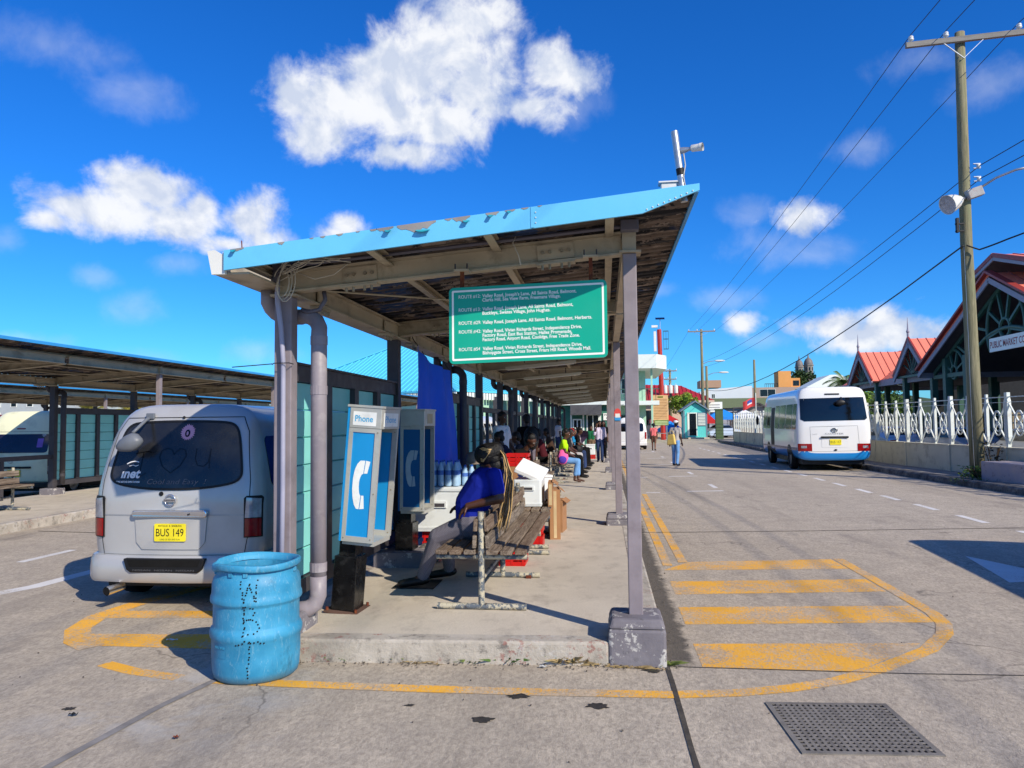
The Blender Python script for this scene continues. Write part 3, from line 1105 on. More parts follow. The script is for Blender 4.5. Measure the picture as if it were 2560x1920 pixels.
# strip lights hung under the near shelter
lit_m = M('strip_light_body', (.80, .77, .68), .5, var=.06)
ORD = ('nearest', 'second', 'third', 'fourth', 'fifth', 'sixth', 'seventh', 'eighth', 'ninth', 'farthest')
for i in range(1, 11):
    y = 5.6 + 3.05 * i + 1.55
    l = thing('strip_light', 'white strip light under the near shelter roof, ' + ORD[i - 1] + ' of the row' + (' from the route sign' if 1 < i < 10 else ''), 'light', (-1.1, y, 2.74), 0, 'strip lights under the near shelter')
    part('housing', B().obox((0, 0, 0), (1.25, .12, .05), Matrix.Rotation(-.08, 3, 'Y')), lit_m, l)
    part('tube', B().obox((0, 0, -.032), (1.18, .05, .012), Matrix.Rotation(-.08, 3, 'Y')), M('lamp_tube_off', (.88, .87, .84), .3, var=.02), l)
    part('bracket', B().box(-.3, -.28, -.01, .01, .05, .15).box(.28, .3, -.01, .01, .06, .17), dark_m, l)

# security camera on its pole above the roof tip
galv = M('galvanised_steel', (.68, .70, .72), .38, .7, var=.12, scale=12)
cc = thing('security_camera_pole', 'leaning steel pole with a security camera on the shelter roof corner', 'camera', (.555, 5.05, 3.23))
part('pole', B().cyl((.0, 0, -.06), (-.055, 0, .42), .024, n=14), galv, cc, auto=40)
part('tape', B().cyl((-.018, 0, .12), (-.024, 0, .165), .027, n=14), M('black_tape', (.05, .05, .06), .6), cc)
part('arm', B().rings([((-.03, -.0, .285), .02), ((.0, -.01, .285), .022), ((.04, -.018, .29), .012), ((.05, -.02, .29), .015)], 12), galv, cc, auto=40)
cb = part('camera_body', B().rings([((.05, -.02, .29), .018), ((.055, -.022, .291), .023), ((.105, -.045, .288), .024)], 16), white_pvc, cc, auto=40)
part('hood', B().rings([((.103, -.044, .289), .026), ((.122, -.053, .288), .027)], 16, False), white_pvc, cb, auto=40)
part('lens', B().rings([((.105, -.045, .288), .021), ((.112, -.049, .287), .019)], 16), M('lens_glass', (.05, .05, .06), .1), cb)
part('cable', B().tube([(.0, -.02, .26), (.01, -.02, .18), (-.005, -.025, .10), (.015, -.02, -.02)], .004, 5), cab_m, cc)
part('control_box', B().box(-.15, -.04, .0, .08, -.03, .075), white_pvc, cc, bevel=.006)
part('box_lid', B().box(-.165, -.03, -.01, .085, .0755, .085), white_pvc, cc)
# ------------------------------------------------------------------ route sign
sign_g = M('sign_green', (.07, .63, .52), .35, var=.03, scale=2)
sign_w = M('sign_white', (.92, .93, .90), .45, var=.02)
sg = thing('route_sign', 'green route board with white lettering hung from the front girder', 'sign', (-.545, 5.44, 2.16))
tl = math.tan(R(1.4))


def SP(u, v, y=-.0125):
    """a point on the face of the sign: u from its left edge, v from its bottom edge"""
    return (-.58 + u, y, v + (u - .58) * tl)


SW, SH = 1.16, .565
part('board', B().prism(rrect(0, SW, 0, SH, .035), lambda u, w, a: (-.58 + u, a, w + (u - .58) * tl), -.011, .011), sign_g, sg)
bo, bi = rrect(.022, SW - .022, .022, SH - .022, .01), rrect(.036, SW - .036, .036, SH - .036, .006)
bb = B()
bb.add([SP(*p) for p in bo] + [SP(*p) for p in bi], [(i, (i + 1) % len(bo), (i + 1) % len(bo) + len(bo), i + len(bo)) for i in range(len(bo))])
part('border', bb, sign_w, sg)
ROWS = [('ROUTE #12:', .125, .0, .163), ('ROUTE #13:', .297, 0, .163), ('ROUTE #29:', .47, 0, .165), ('ROUTE #42:', .585, 0, .165), ('ROUTE #54', .815, 0, .158)]
for s_, fy, _, w_ in ROWS:
    lettering(s_, lambda u, v, fy=fy: SP(.073 + u, SH * (1 - fy) - .0125 + v), sign_w, sg, w_, .0245, bold=.0002)
LINES = [("Valley Road, Joseph's Lane, All Saints Road, Belmont,", .125, .69), ('Clarks Hill, Sea View Farm, Freemans Village.', .18, .575),
         ('Valley Road, Joseph Lane, All Saints Road, Belmont,', .297, .665), ('Buckleys, Swetes Village, John Hughes.', .352, .50),
         ('Valley Road, Joseph Lane, All Saints Road, Belmont, Herberts.', .472, .80),
         ('Valley Road, Vivian Richards Street, Independence Drive,', .587, .725), ('Factory Road, East Bus Station, Halles Promenade,', .642, .655), ('Factory Road, Airport Road, Coolidge, Free Trade Zone.', .697, .71),
         ('Valley Road, Vivian Richards Street, Independence Drive,', .815, .728), ('Bishopgate Street, Cross Street, Friars Hill Road, Woods Mall.', .87, .79)]
for s_, fy, w_ in LINES:
    lettering(s_, lambda u, v, fy=fy: SP(.25 + u, SH * (1 - fy) - .0125 + v), sign_w, sg, w_, .0245, bold=.0006)
for x, z1 in ((-.495, .685), (.465, .755)):
    hr = part('hanger_rod', B().box(x - .014, x + .014, .06, .085, .45, z1), rust_m, sg)
    part('clamp', B().box(x - .055, x + .055, .02, .16, z1, z1 + .014), beam_m, hr)
    for dx in (-.045, .045):
        part('bolt', B().cyl((x + dx, .03, z1 + .012), (x + dx, .03, z1 + .055), .006, n=6), dark_m, hr)

# ------------------------------------------------------------------ telephone booths
al_m = M('brushed_aluminium', (.74, .74, .71), .42, .35, var=.1, scale=6, dirt=(.55, .54, .5), dirt_amt=.5, dirt_scale=6)
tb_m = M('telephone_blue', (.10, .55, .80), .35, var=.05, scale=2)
tw_m = M('booth_white', (.90, .91, .90), .45, var=.04, dirt=(.7, .7, .68), dirt_amt=.4, dirt_scale=12)
blk_m = M('black_gloss_paint', (.055, .055, .06), .28, var=.3, scale=6, dirt=(.3, .3, .3), dirt_amt=.25, dirt_scale=14)
cy_m = M('sign_cyan', (.25, .66, .84), .4, var=.03)


def handset(cx, cz, h, fn, y):
    """telephone handset emblem in two curved pieces with an earpiece and a mouthpiece"""
    body = [(.10, .49), (.0, .485), (-.06, .42), (-.11, .30), (-.138, .12), (-.14, -.10), (-.12, -.27), (-.08, -.42), (-.03, -.5), (.03, -.505)]
    inner = [(.075, .22), (.04, .20), (.02, .15), (.005, .10), (0, .04), (0, -.04), (.005, -.10), (.015, -.17), (.03, -.21), (.05, -.23)]
    b = B()
    n = len(body)
    vs = [fn(cx + u * h, cz + v * h, y) for u, v in body] + [fn(cx + u * h, cz + v * h, y) for u, v in inner]
    b.add(vs, [(i, i + 1, i + n + 1, i + n) for i in range(n - 1)])
    for poly in ([(.115, .49), (.09, .225), (.16, .23), (.21, .475)], [(.045, -.505), (.14, -.49), (.115, -.225), (.065, -.225)]):
        b.add([fn(cx + u * h, cz + v * h, y) for u, v in poly], [(0, 1, 2, 3)])
    return b


def booth(label, loc, tilt, rot, panel_m, big_phone):
    """open-fronted pedestal booth; the opening faces +x, a framed side panel faces -y"""
    t_ = thing('telephone_booth', label, 'telephone', loc, rot, 'telephone booths on the platform')
    TM = Matrix.Rotation(tilt, 4, 'Y')
    dx, wy, z0, z1 = .27, .46, .60, 1.70

    def P(b, m, name, parent=t_, **k):
        b.xform(TM)
        return part(name, b, m, parent, **k)
    ped = P(B().box(-.10, .05, .10, .28, .0, 1.42), blk_m, 'pedestal', bevel=.006)
    P(B().box(-.125, .075, .075, .305, .012, .46), blk_m, 'pedestal_sleeve', bevel=.006)
    P(B().box(-.17, .12, .04, .35, -.004, .014), M('rusty_plate', (.36, .27, .23), .85, var=.4), 'base_plate')
    for sx in (-.15, .10):
        for sy in (.06, .33):
            P(B().cyl((sx, sy, .014), (sx, sy, .04), .012, n=6), rust_m, 'bolt')
    x0, x1 = -.05, -.05 + dx
    P(B().box(x0 - .02, x0, 0, wy, z0, z1), tb_m if big_phone else panel_m, 'back_panel')
    fw = .035
    for y0, nm in ((0, 'side_frame'), (wy - .03, 'side_frame')):
        b = B().box(x0 + .001, x0 + fw, y0, y0 + .03, z0, z1 - .17).box(x1 - fw - .01, x1, y0, y0 + .03, z0, z1 - .17).box(x0 + fw + .0005, x1 - fw - .0105, y0, y0 + .03, z0, z0 + .045)
        b.box(x0 + fw + .0005, x1 - fw - .0105, y0, y0 + .03, z1 - .205, z1 - .17)
        sf = P(b, al_m, nm)
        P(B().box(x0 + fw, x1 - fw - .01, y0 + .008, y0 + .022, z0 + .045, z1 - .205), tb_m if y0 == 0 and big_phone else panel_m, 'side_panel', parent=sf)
        for sx, sz in ((x0 + .018, z0 + .03), (x1 - .02, z0 + .03), (x1 - .02, z1 - .2), (x1 - .02, z0 + .4)):
            P(B().cyl((sx, y0 - .004, sz), (sx, y0 + .001, sz), .006, n=8), bolt_m, 'screw', parent=sf)
    hd = P(B().box(x0 + .001, x1 + .004, -.004, wy + .004, z1 - .169, z1), al_m, 'header', bevel=.004)
    P(B().box(x0 - .022, x1 + .012, -.010, wy + .01, z1 + .0005, z1 + .02), al_m, 'top_cap', parent=hd)
    P(B().box(x0 + .001, x1 + .002, .031, wy - .031, z0 - .03, z0 + .006), al_m, 'shelf')
    ph = P(B().box(x0 + .001, x0 + .11, .13, .33, 1.02, 1.36), blk_m, 'telephone', bevel=.01)
    P(B().tube([(x0 + .14, .12, 1.28), (x0 + .16, .10, 1.22), (x0 + .16, .10, 1.12), (x0 + .14, .12, 1.06)], .022, 8), blk_m, 'receiver', parent=ph, smooth=True)
    P(B().tube([(x0 + .14, .12, 1.06), (x0 + .17, .08, .95), (x0 + .2, .06, .8), (x0 + .12, .10, .74), (x0 + .10, .14, 1.02)], .007, 6), al_m, 'cord', parent=ph, smooth=True)
    fs = lambda u, v, y=-.0065: tuple(TM @ Vector((u, y, v)))
    fr_ = lambda u, v, y=0: tuple(TM @ Vector((x1 + .0065, u, v)))
    cx = (x0 + x1 - .01) / 2
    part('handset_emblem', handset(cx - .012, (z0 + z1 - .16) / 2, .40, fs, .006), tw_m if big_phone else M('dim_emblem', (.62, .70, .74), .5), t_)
    if big_phone:
        b = B().box(x0 + .03, x1 - .04, -.0062, -.0042, z1 - .148, z1 - .035)
        P(b, tw_m, 'name_plate')
        lettering('Phone', lambda u, v: fs(x0 + .048 + u, z1 - .115 + v, -.0075), cy_m, t_, .155, .05, bold=.0012)
        P(B().box(x1 + .0042, x1 + .006, .06, wy - .05, z1 - .148, z1 - .035), tw_m, 'name_plate')
        lettering('Phone', lambda u, v: fr_(.085 + u, z1 - .115 + v), cy_m, t_, .27, .055, bold=.0012)
    else:
        P(B().box(x1 + .0042, x1 + .006, .12, wy - .12, z1 - .14, z1 - .03), M('faded_card', (.70, .63, .50), .6, var=.15, scale=20), 'name_plate')
    return t_


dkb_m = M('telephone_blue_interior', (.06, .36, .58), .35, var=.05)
booth('tilted blue telephone booth with white handset emblem, nearest the camera', (-2.155, 6.0, PZ), R(4.5), R(-3), tb_m, True)
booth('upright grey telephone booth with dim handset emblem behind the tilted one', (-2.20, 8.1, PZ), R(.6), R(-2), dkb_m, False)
# concrete block round the second pedestal
single('pedestal_block', 'low grey concrete block round the foot of the rear telephone booth', 'block', B().box(-2.52, -1.98, 8.02, 8.55, PZ - .01, PZ + .16), foot_m, bevel=.012)

# ------------------------------------------------------------------ benches
t = NT('weathered_slat')
g1 = t.noise(2.5, 5, .65, (14, .9, 14), 1.2)
g2 = t.noise(9, 4, .7, (10, .6, 10), .4)
c = t.mix(t.ramp(g1, .35, .65), lin((.30, .265, .23)), lin((.58, .53, .47)))
c = t.mix(t.ramp(g2, .56, .66, 0, .7), c, lin((.16, .13, .11)))
c = t.mix(t.math('MULTIPLY', t.rnd, .4), c, lin((.44, .33, .24)))
slat_m = t.out(c, .85, 0, .2)
t.bump(g1, .5, .006)
t = NT('flaking_pipe_paint')
f1 = t.noise(11, 6, .75)
c = t.mix(t.ramp(f1, .47, .52), lin((.36, .39, .42)), lin((.72, .69, .60)))
c = t.mix(t.ramp(t.noise(20, 5, .7), .58, .66, 0, .8), c, lin((.24, .2, .17)))
bpipe_m = t.out(c, .55, .1, .4)
t.bump(f1, .3, .004)


def bench(label, loc, length, seed, rot=0., group='pipe framed benches under the shelters'):
    """back-to-back bench: three slats on each side of a shared backrest, pipe frame"""
    bn = thing('bench', label, 'bench', loc, rot, group)
    rr = random.Random(seed)
    r = .027
    n = max(2, int(length / 1.2) + 1)
    for k in range(n):
        y = .0 + (length - .05) * k / (n - 1)
        low = k in (0, n - 1)
        part('base_pipe', B().cyl((-.375, y, r), (.375, y, r), r, n=12), bpipe_m, bn, auto=40)
        part('upright', B().cyl((0, y, r), (0, y, .81), r, n=12), bpipe_m, bn, auto=40)
        part('seat_pipe', B().cyl((-.385, y + .03, .432), (.385, y + .03, .432), .023, n=10), bpipe_m, bn, auto=40)
        if 0 < k < n - 1:
            part('foot_clip', B().box(.24, .29, y - .05, y + .05, 0, .03), rust_m, bn)
    part('spine_pipe', B().cyl((0, .03, .25), (0, length - .05, .25), .02, n=8), bpipe_m, bn, auto=40)
    for x in (-.335, -.215, -.095, .095, .215, .335):
        w = .098
        sag = rr.uniform(.0, .012)
        ye = -.05 + rr.uniform(-.03, .02)
        b = B()
        nn = 8
        rings = []
        for q in range(nn + 1):
            u = q / nn
            y = ye + (length + .1) * u
            z = .457 - sag * math.sin(math.pi * u)
            rings.append([(x - w / 2, y, z), (x + w / 2, y, z), (x + w / 2, y, z + .036 + .002 * rr.random()), (x - w / 2, y, z + .036 + .002 * rr.random())])
        part('seat_slat', b.loft(rings), slat_m, bn, bevel=.006)
    for sx in (1, -1):
        for j, z in enumerate((.56, .70)):
            b = B().obox((sx * (.045 + .01 * (1 - j)), length / 2, z), (.034, length + .06, .105), Matrix.Rotation(sx * R(-4), 3, 'Y'))
            part('back_slat', b, slat_m, bn, bevel=.006)
    return bn


bench('weathered slat bench nearest the camera with the woman in blue on it', (-1.04, 6.28, PZ), 2.7, 1)
bench('slat bench behind the nearest bench carrying the open white cooler', (-1.08, 9.35, PZ), 2.6, 2)
bench('slat bench holding the woman in the yellow top', (-1.40, 19.6, PZ), 2.7, 3)
bench('slat bench right behind the woman in the yellow top', (-1.36, 22.8, PZ), 2.7, 4)
bench('slat bench with the waiting man in the red cap', (-1.34, 26.0, PZ), 2.7, 5)
bench('slat bench of dark seated people between the coolers and the yellow top', (-1.5, 14.0, PZ), 2.7, 6)
bench('slat bench with flaking pipe frame on the left platform beside the cream van', (-11.25, 10.35, PZ), 2.9, 7)

# ------------------------------------------------------------------ plastic drum
t = NT('scratched_blue_drum')
n1 = t.noise(2.6, 5, .65)
c = t.mix(t.ramp(n1, .3, .7), lin((.12, .46, .61)), lin((.26, .61, .76)))
sc = t.noise(26, 6, .8, (1, 1, .3), 1.6)
c = t.mix(t.ramp(sc, .55, .68, 0, .42), c, lin((.66, .78, .80)))
c = t.mix(t.ramp(t.noise(6, 6, .75, (1, 1, .45)), .57, .72, 0, .6), c, lin((.12, .30, .36)))
zz = t.xyz()[2]
c = t.mix(t.ramp(zz, .0, .07, .6, 0), c, lin((.36, .33, .28)))
c = t.mix(t.ramp(t.noise(1.7, 6, .7, (1, 1, .5)), .52, .72, 0, .45), c, lin((.30, .36, .36)))
drum_m = t.out(c, t.ramp(n1, .3, .7, .45, .65), 0, .4)
t.bump(sc, .12, .004)
hole_m = M('drum_hole', (.03, .035, .04), .9, var=.2)
dr = thing('plastic_drum', 'open scratched blue plastic drum standing at the platform corner', 'drum', (-2.42, 5.05, 0), R(-20))
dr.scale = (.97, .97, .985)
prof = [(.0, .012), (.20, .004), (.262, .0), (.286, .02), (.296, .06), (.302, .16), (.302, .27), (.312, .285), (.316, .305), (.316, .325), (.308, .345), (.297, .357), (.295, .37), (.295, .5), (.297, .513), (.311, .525), (.314, .535), (.312, .56), (.305, .575), (.304, .60), (.303, .645), (.292, .685), (.278, .705), (.276, .73), (.276, .745)]
part('body', B().lathe(prof, n=56), drum_m, dr, smooth=True)
part('inside', B().lathe([(.262, .745), (.262, .69), (.272, .66), (.282, .6), (.285, .3), (.26, .03), (0, .02)], n=48), drum_m, dr, smooth=True)
rim = [(.276, .7455), (.298, .748), (.304, .757), (.304, .785), (.299, .793), (.286, .795), (.283, .783), (.262, .78), (.261, .7455)]
rb = B().lathe(rim, n=56)
rb.v = [(x, y, z - (.012 if -.32 < x < -.1 and y < -.12 else 0) + .005 * math.sin(3 * math.atan2(y, x))) for x, y, z in rb.v]
part('rim', rb, drum_m, dr, smooth=True)
for a in (-125, -82, -60, 20):
    part('rim_tab', B().obox((.281 * math.cos(R(a)), .281 * math.sin(R(a)), .733), (.012, .03, .035), Matrix.Rotation(R(a), 3, 'Z')), drum_m, dr)


def drad(z):
    for (r0, z0), (r1, z1) in zip(prof[1:], prof[2:]):
        if z0 <= z <= z1:
            return r0 + (r1 - r0) * (z - z0) / max(1e-6, z1 - z0)
    return .3


# drilled letters W, B and T, one under the other
dots = []


def seg(p, q, n):
    for k in range(n):
        u = k / max(1, n - 1)
        dots.append((p[0] + (q[0] - p[0]) * u, p[1] + (q[1] - p[1]) * u))


for a, b_ in (((-.07, .69), (-.045, .56)), ((-.045, .56), (-.01, .67)), ((-.01, .67), (.03, .565)), ((.03, .565), (.045, .69))):
    seg(a, b_, 7)
seg((-.045, .525), (-.045, .335), 11)
for k in range(7):
    an = R(95 - 185 * k / 6)
    dots.append((-.03 + .055 * math.cos(an), .482 + .043 * math.sin(an)))
for k in range(10):
    an = R(100 - 200 * k / 9)
    dots.append((-.03 + .085 * math.cos(an), .39 + .052 * math.sin(an)))
seg((-.10, .275), (-.03, .297), 4)
seg((-.03, .297), (.085, .285), 7)
seg((-.005, .29), (-.02, .06), 11)
A0 = R(-72 + 20)
dm = B().cyl((0, 0, -.004), (0, 0, .0025), .0058, n=8)
dot_mesh = dm.mesh('drilled_hole')
dot_mesh.materials.append(hole_m)
dr_rand = random.Random(9)
for u, z in dots:
    a = A0 + (u + dr_rand.uniform(-.006, .006)) / .3
    z += dr_rand.uniform(-.006, .006)
    rr_ = drad(z)
    o = part('drilled_hole', dot_mesh, None, dr)
    o.location = (rr_ * math.cos(a), rr_ * math.sin(a), z)
    o.rotation_euler = (R(90), 0, a + R(90))
me = text_mesh('PLASTANK', .105, .018, depth=.0012)
for v in me.vertices:
    a = R(-127 + 20) + v.co.x / .302
    rr_ = .3035 + v.co.z
    v.co = Vector((rr_ * math.cos(a), rr_ * math.sin(a), .235 + v.co.y))
part('moulded_name', me, drum_m, dr)
fbm = B()
for q0, q1, za, zb in ((0, .12, .265, .268), (0, .12, .175, .178), (0, .003, .178, .265), (.117, .12, .178, .265)):
    k = max(1, int((q1 - q0) / .015))
    for i in range(k):
        a, b_ = R(-128 + 20) + (q0 + (q1 - q0) * i / k) / .302, R(-128 + 20) + (q0 + (q1 - q0) * (i + 1) / k) / .302
        fbm.add([(.3035 * math.cos(a), .3035 * math.sin(a), za), (.3035 * math.cos(b_), .3035 * math.sin(b_), za), (.3035 * math.cos(b_), .3035 * math.sin(b_), zb), (.3035 * math.cos(a), .3035 * math.sin(a), zb)], [(0, 1, 2, 3)])
part('moulded_frame', fbm, drum_m, dr)

# ------------------------------------------------------------------ blue tarpaulin hung in the second bay
tarp_m = M('blue_tarpaulin', (.12, .40, .88), .5, var=.08, scale=2)
_n, _l = tarp_m.node_tree.nodes, tarp_m.node_tree.links
_tr, _mx, _pb = _n.new('ShaderNodeBsdfTranslucent'), _n.new('ShaderNodeMixShader'), _n['Principled BSDF']
_l.new(_pb.inputs['Base Color'].links[0].from_socket, _tr.inputs['Color'])
_mx.inputs[0].default_value = .55
_l.new(_pb.outputs[0], _mx.inputs[1])
_l.new(_tr.outputs[0], _mx.inputs[2])
_l.new(_mx.outputs[0], _n['Material Output'].inputs['Surface'])


def tarp_fn(u, v):
    # v: 0 bottom .. 1 top, u: 0 near .. 1 far
    near = 9.1 - .8 * (1 - v) ** 1.2
    far = 11.4 + .35 * math.sin(math.pi * (1 - v))
    y = near + (far - near) * u
    z = .35 + (2.70 - .35) * v - .10 * math.sin(math.pi * u) * v - .16 * u * v
    x = -2.30 + .05 * math.sin(u * 9 + v * 2.5) * (1 - .4 * v) + .025 * math.sin(u * 21 + 3 * v) + .10 * (1 - v) * math.sin(u * 3.2)
    return (x, y, z)


tp = thing('tarpaulin', 'blue tarpaulin sheet hanging behind the telephone booths', 'tarpaulin', (-2.3, 11, PZ))
part('sheet', B().grid(tarp_fn, 40, 34), tarp_m, tp, smooth=True, world=True)
for u in (.02, .35, .98):
    p = Vector(tarp_fn(u, 1))
    part('tie', B().tube([p, p + Vector((-.05, .02, .06)), p + Vector((-.09, .0, .14))], .006, 5), M('black_wire', (.1, .1, .11), .6), tp, world=True)

# ------------------------------------------------------------------ coolers, crates and goods
cool_m = M('white_cooler_plastic', (.84, .86, .86), .4, var=.05, scale=3, dirt=(.62, .62, .6), dirt_amt=.3, dirt_scale=5)
foam_m = M('white_foam', (.90, .90, .89), .7, var=.03, bump=.15, bscale=90)
redc_m = M('red_crate_plastic', (.75, .10, .08), .4, var=.12)
card_m = M('brown_cardboard', (.62, .45, .30), .8, var=.12, scale=5)
bot_m = M('water_bottle_plastic', (.62, .74, .84), .15, var=.05)
bcap_m = M('blue_cap', (.15, .35, .7), .4)


def crate(label, loc, w, d, h, rot=0.):
    cr_ = thing('plastic_crate', label, 'crate', loc, rot, 'red plastic crates')
    part('floor', B().box(-w / 2, w / 2, -d / 2, d / 2, 0, .012), redc_m, cr_)
    for s_ in (-1, 1):
        for z0, z1 in ((.0125, h * .3), (h * .42, h * .6), (h * .74, h)):
            part('side_rail', B().box(s_ * w / 2 - .008, s_ * w / 2 + .008, -d / 2, d / 2, z0, z1), redc_m, cr_)
            part('end_rail', B().box(-w / 2 + .0085, w / 2 - .0085, s_ * (d / 2 - .008) - .008, s_ * (d / 2 - .008) + .008, z0, z1), redc_m, cr_)
        for q in (-1, 0, 1):
            part('rib', B().box(q * (w / 2 - .02) - .012, q * (w / 2 - .02) + .012, s_ * d / 2 - .004, s_ * d / 2 + .004, .013, h - .002), redc_m, cr_)
    return cr_


crate('red plastic crate under the big white cooler by the booths', (-1.92, 8.95, PZ), .42, .5, .30)
crate('red plastic crate on the floor under the near bench', (-1.02, 8.35, PZ), .28, .3, .15)
crate('tall red crate showing behind the near bench seat', (-.92, 9.55, PZ), .26, .3, .46)
crate('red bottle crate on the bench beside the woman in black', (-1.42, 12.3, PZ + .86), .36, .36, .2)
single('goods_stand', 'low wooden stand under the red bottle crate', 'stand', B().box(-1.62, -1.2, 12.1, 12.6, PZ, PZ + .855), card_m)


def cooler(label, loc, w, d, h, lid_open=False, rot=0.):
    c_ = thing('cooler', label, 'cooler', loc, rot, 'white coolers')
    part('body', B().prism(rrect(-w / 2, w / 2, -d / 2, d / 2, .03), XY, 0, h), cool_m, c_, bevel=.012)
    part('base_rib', B().prism(rrect(-w / 2 - .006, w / 2 + .006, -d / 2 - .006, d / 2 + .006, .03), XY, h * .08, h * .13), cool_m, c_)
    part('latch', B().box(-w / 2 - .012, -w / 2 + .0, -.06, .06, h * .55, h * .8), al_m, c_)
    hd = part('handle', B().box(-.09, .09, -d / 2 - .018, -d / 2 - .001, h * .6, h * .78), cool_m, c_, bevel=.006)
    part('handle_recess', B().box(-.065, .065, -d / 2 - .0195, -d / 2 - .0185, h * .63, h * .72), dark_m, hd)
    if lid_open:
        part('lid', B().obox((.03, .02, h + .1), (w * 1.05, d * 1.02, .06), Matrix.Rotation(R(24), 3, 'Y') @ Matrix.Rotation(R(12), 3, 'X')), foam_m, c_, bevel=.012)
    else:
        part('lid', B().prism(rrect(-w / 2 - .01, w / 2 + .01, -d / 2 - .01, d / 2 + .01, .03), XY, h + .002, h + .055), cool_m, c_, bevel=.012)
    return c_


cooler('big closed white cooler behind the grey telephone booth', (-1.92, 8.95, PZ + .30), .70, .62, .46)
cooler('white cooler with its foam lid askew on the second bench', (-.98, 9.8, PZ + .495), .36, .55, .34, True)
cooler('small white cooler on a red base far along the platform', (-.62, 33.2, PZ + .18), .4, .4, .4)
crate('red crate under the far small white cooler', (-.62, 33.2, PZ), .42, .42, .175)
fx = thing('foam_box', 'cut white foam box behind the open cooler', 'box', (-.98, 10.6, PZ + .5), .3)
part('tray', B().box(-.2, .2, -.2, .2, 0, .30), foam_m, fx, bevel=.01)
part('rim', B().box(-.21, .21, -.21, .21, .3005, .33), foam_m, fx)
for i, (x, y, z, w, d, h, r_, lab) in enumerate(((-.70, 9.75, PZ + .50, .06, .5, .30, .05, 'thin stack of printed cartons beside the open cooler'), (-.70, 10.35, PZ, .14, .5, .66, .12, 'upright brown cardboard box right of the second bench'), (-.66, 10.95, PZ, .14, .4, .45, -.1, 'open brown carton at the end of the second bench'))):
    bx_ = thing('cardboard_box', lab, 'box', (x, y, z), r_, 'cardboard boxes by the benches')
    part('carton', B().box(-w / 2, w / 2, -d / 2, d / 2, 0, h), card_m, bx_)
    part('flap', B().obox((w / 2 + .03, 0, h - .01), (.09, d * .9, .006), Matrix.Rotation(R(35), 3, 'Y')), card_m, bx_)
    part('tape', B().box(-.02, .02, -d / 2 - .002, -d / 2 - .0005, .02, h - .02), M('packing_tape', (.75, .66, .5), .4), bx_)


def bottle(bx_, x, y, z, h=.3, r=.042):
    b = part('bottle', B().lathe([(r * .8, 0), (r, .012), (r, h * .3), (r * .93, h * .36), (r, h * .42), (r, h * .66), (r * .35, h * .9), (r * .33, h * .93)], (x, y, z), 12, True), bot_m, bx_, smooth=True)
    part('cap', B().cyl((x, y, z + h * .931), (x, y, z + h), r * .37, n=10), bcap_m, b)
    part('bottle_label', B().lathe([(r * 1.015, h * .44), (r * 1.015, h * .62)], (x, y, z), 12), M('bottle_print', (.28, .42, .7), .4, var=.2, scale=40), b)


wp = thing('water_pack', 'shrink wrapped pack of water bottles on the big cooler', 'water bottles', (-1.88, 8.85, PZ + .82), 0)
for i in range(4):
    for j in range(3):
        bottle(wp, -.135 + i * .09, -.09 + j * .09, 0)
wp2 = thing('juice_pack', 'small pack of orange topped bottles beside the water pack', 'bottles', (-1.62, 8.9, PZ + .82), .1)
for i in range(2):
    for j in range(2):
        bottle(wp2, -.04 + i * .08, -.04 + j * .08, 0, .24, .036)
rbk = thing('red_bucket', 'red plastic bucket on the big cooler beside the water', 'bucket', (-2.12, 8.85, PZ + .82))
part('pail', B().lathe([(.07, 0), (.085, .26), (.092, .265), (.08, .262), (.065, .01), (0, .01)], n=20), redc_m, rbk, smooth=True)
part('bail', B().tube([(.086 * math.cos(R(a)), 0, .25 + .08 * math.sin(R(a))) for a in range(0, 181, 20)], .004, 5), al_m, rbk)
hat_m = M('beige_cloth', (.52, .47, .41), .9, var=.15, scale=12, bump=.3)
cap = thing('cloth_cap', 'beige peaked cap on top of the dark bag behind the cooler', 'cap', (-1.62, 9.3, PZ + 1.06))
part('crown', B().lathe([(.115, 0), (.118, .04), (.10, .10), (.06, .135), (0, .145)], n=18), hat_m, cap, smooth=True)
part('peak', B().prism([(-.09, -.08), (-.06, -.19), (0, -.215), (.06, -.19), (.09, -.08)], XY, -.005, .006), hat_m, cap)
bgm = M('black_nylon', (.06, .06, .065), .7, var=.3, scale=8, bump=.3)
bag = thing('shoulder_bag', 'black bag heaped behind the big cooler under the cap', 'bag', (-1.62, 9.32, PZ), .2)
part('sack', B().sphere((0, 0, .5), (.2, .16, .5), 18, 12), bgm, bag, smooth=True)
part('strap', B().tube([(-.12, -.1, .7), (-.2, -.16, .9), (-.1, -.18, 1.0), (.1, -.1, .85)], .014, 6), bgm, bag, smooth=True)
ht = thing('hand_truck', 'black hand truck with an arched handle beside the bench', 'hand truck', (-1.42, 9.6, PZ), .2)
part('frame', B().tube([(-.16, 0, .1)] + [(-.16 + .0, 0, .9)] + [(.16 * math.cos(R(a)), .02, .98 + .17 * math.sin(R(a))) for a in range(170, 5, -20)] + [(.16, 0, .9), (.16, 0, .1)], .016, 8), blk_m, ht, smooth=True)
for z in (.3, .55, .8):
    part('crossbar', B().cyl((-.16, 0, z), (.16, 0, z), .012, n=8), blk_m, ht)
part('toe_plate', B().box(-.17, .17, -.2, .0, .03, .04), blk_m, ht)
for sx in (-.2, .2):
    part('wheel', B().cyl((sx - .025, .06, .1), (sx + .025, .06, .1), .1, n=18), bgm, ht, auto=40)
rk = B().sphere((0, 0, .1), (.15, .12, .11), 16, 10)
rr = random.Random(2)
rk.v = [(x + rr.uniform(-.018, .018), y + rr.uniform(-.018, .018), z + rr.uniform(-.018, .018)) for x, y, z in rk.v]
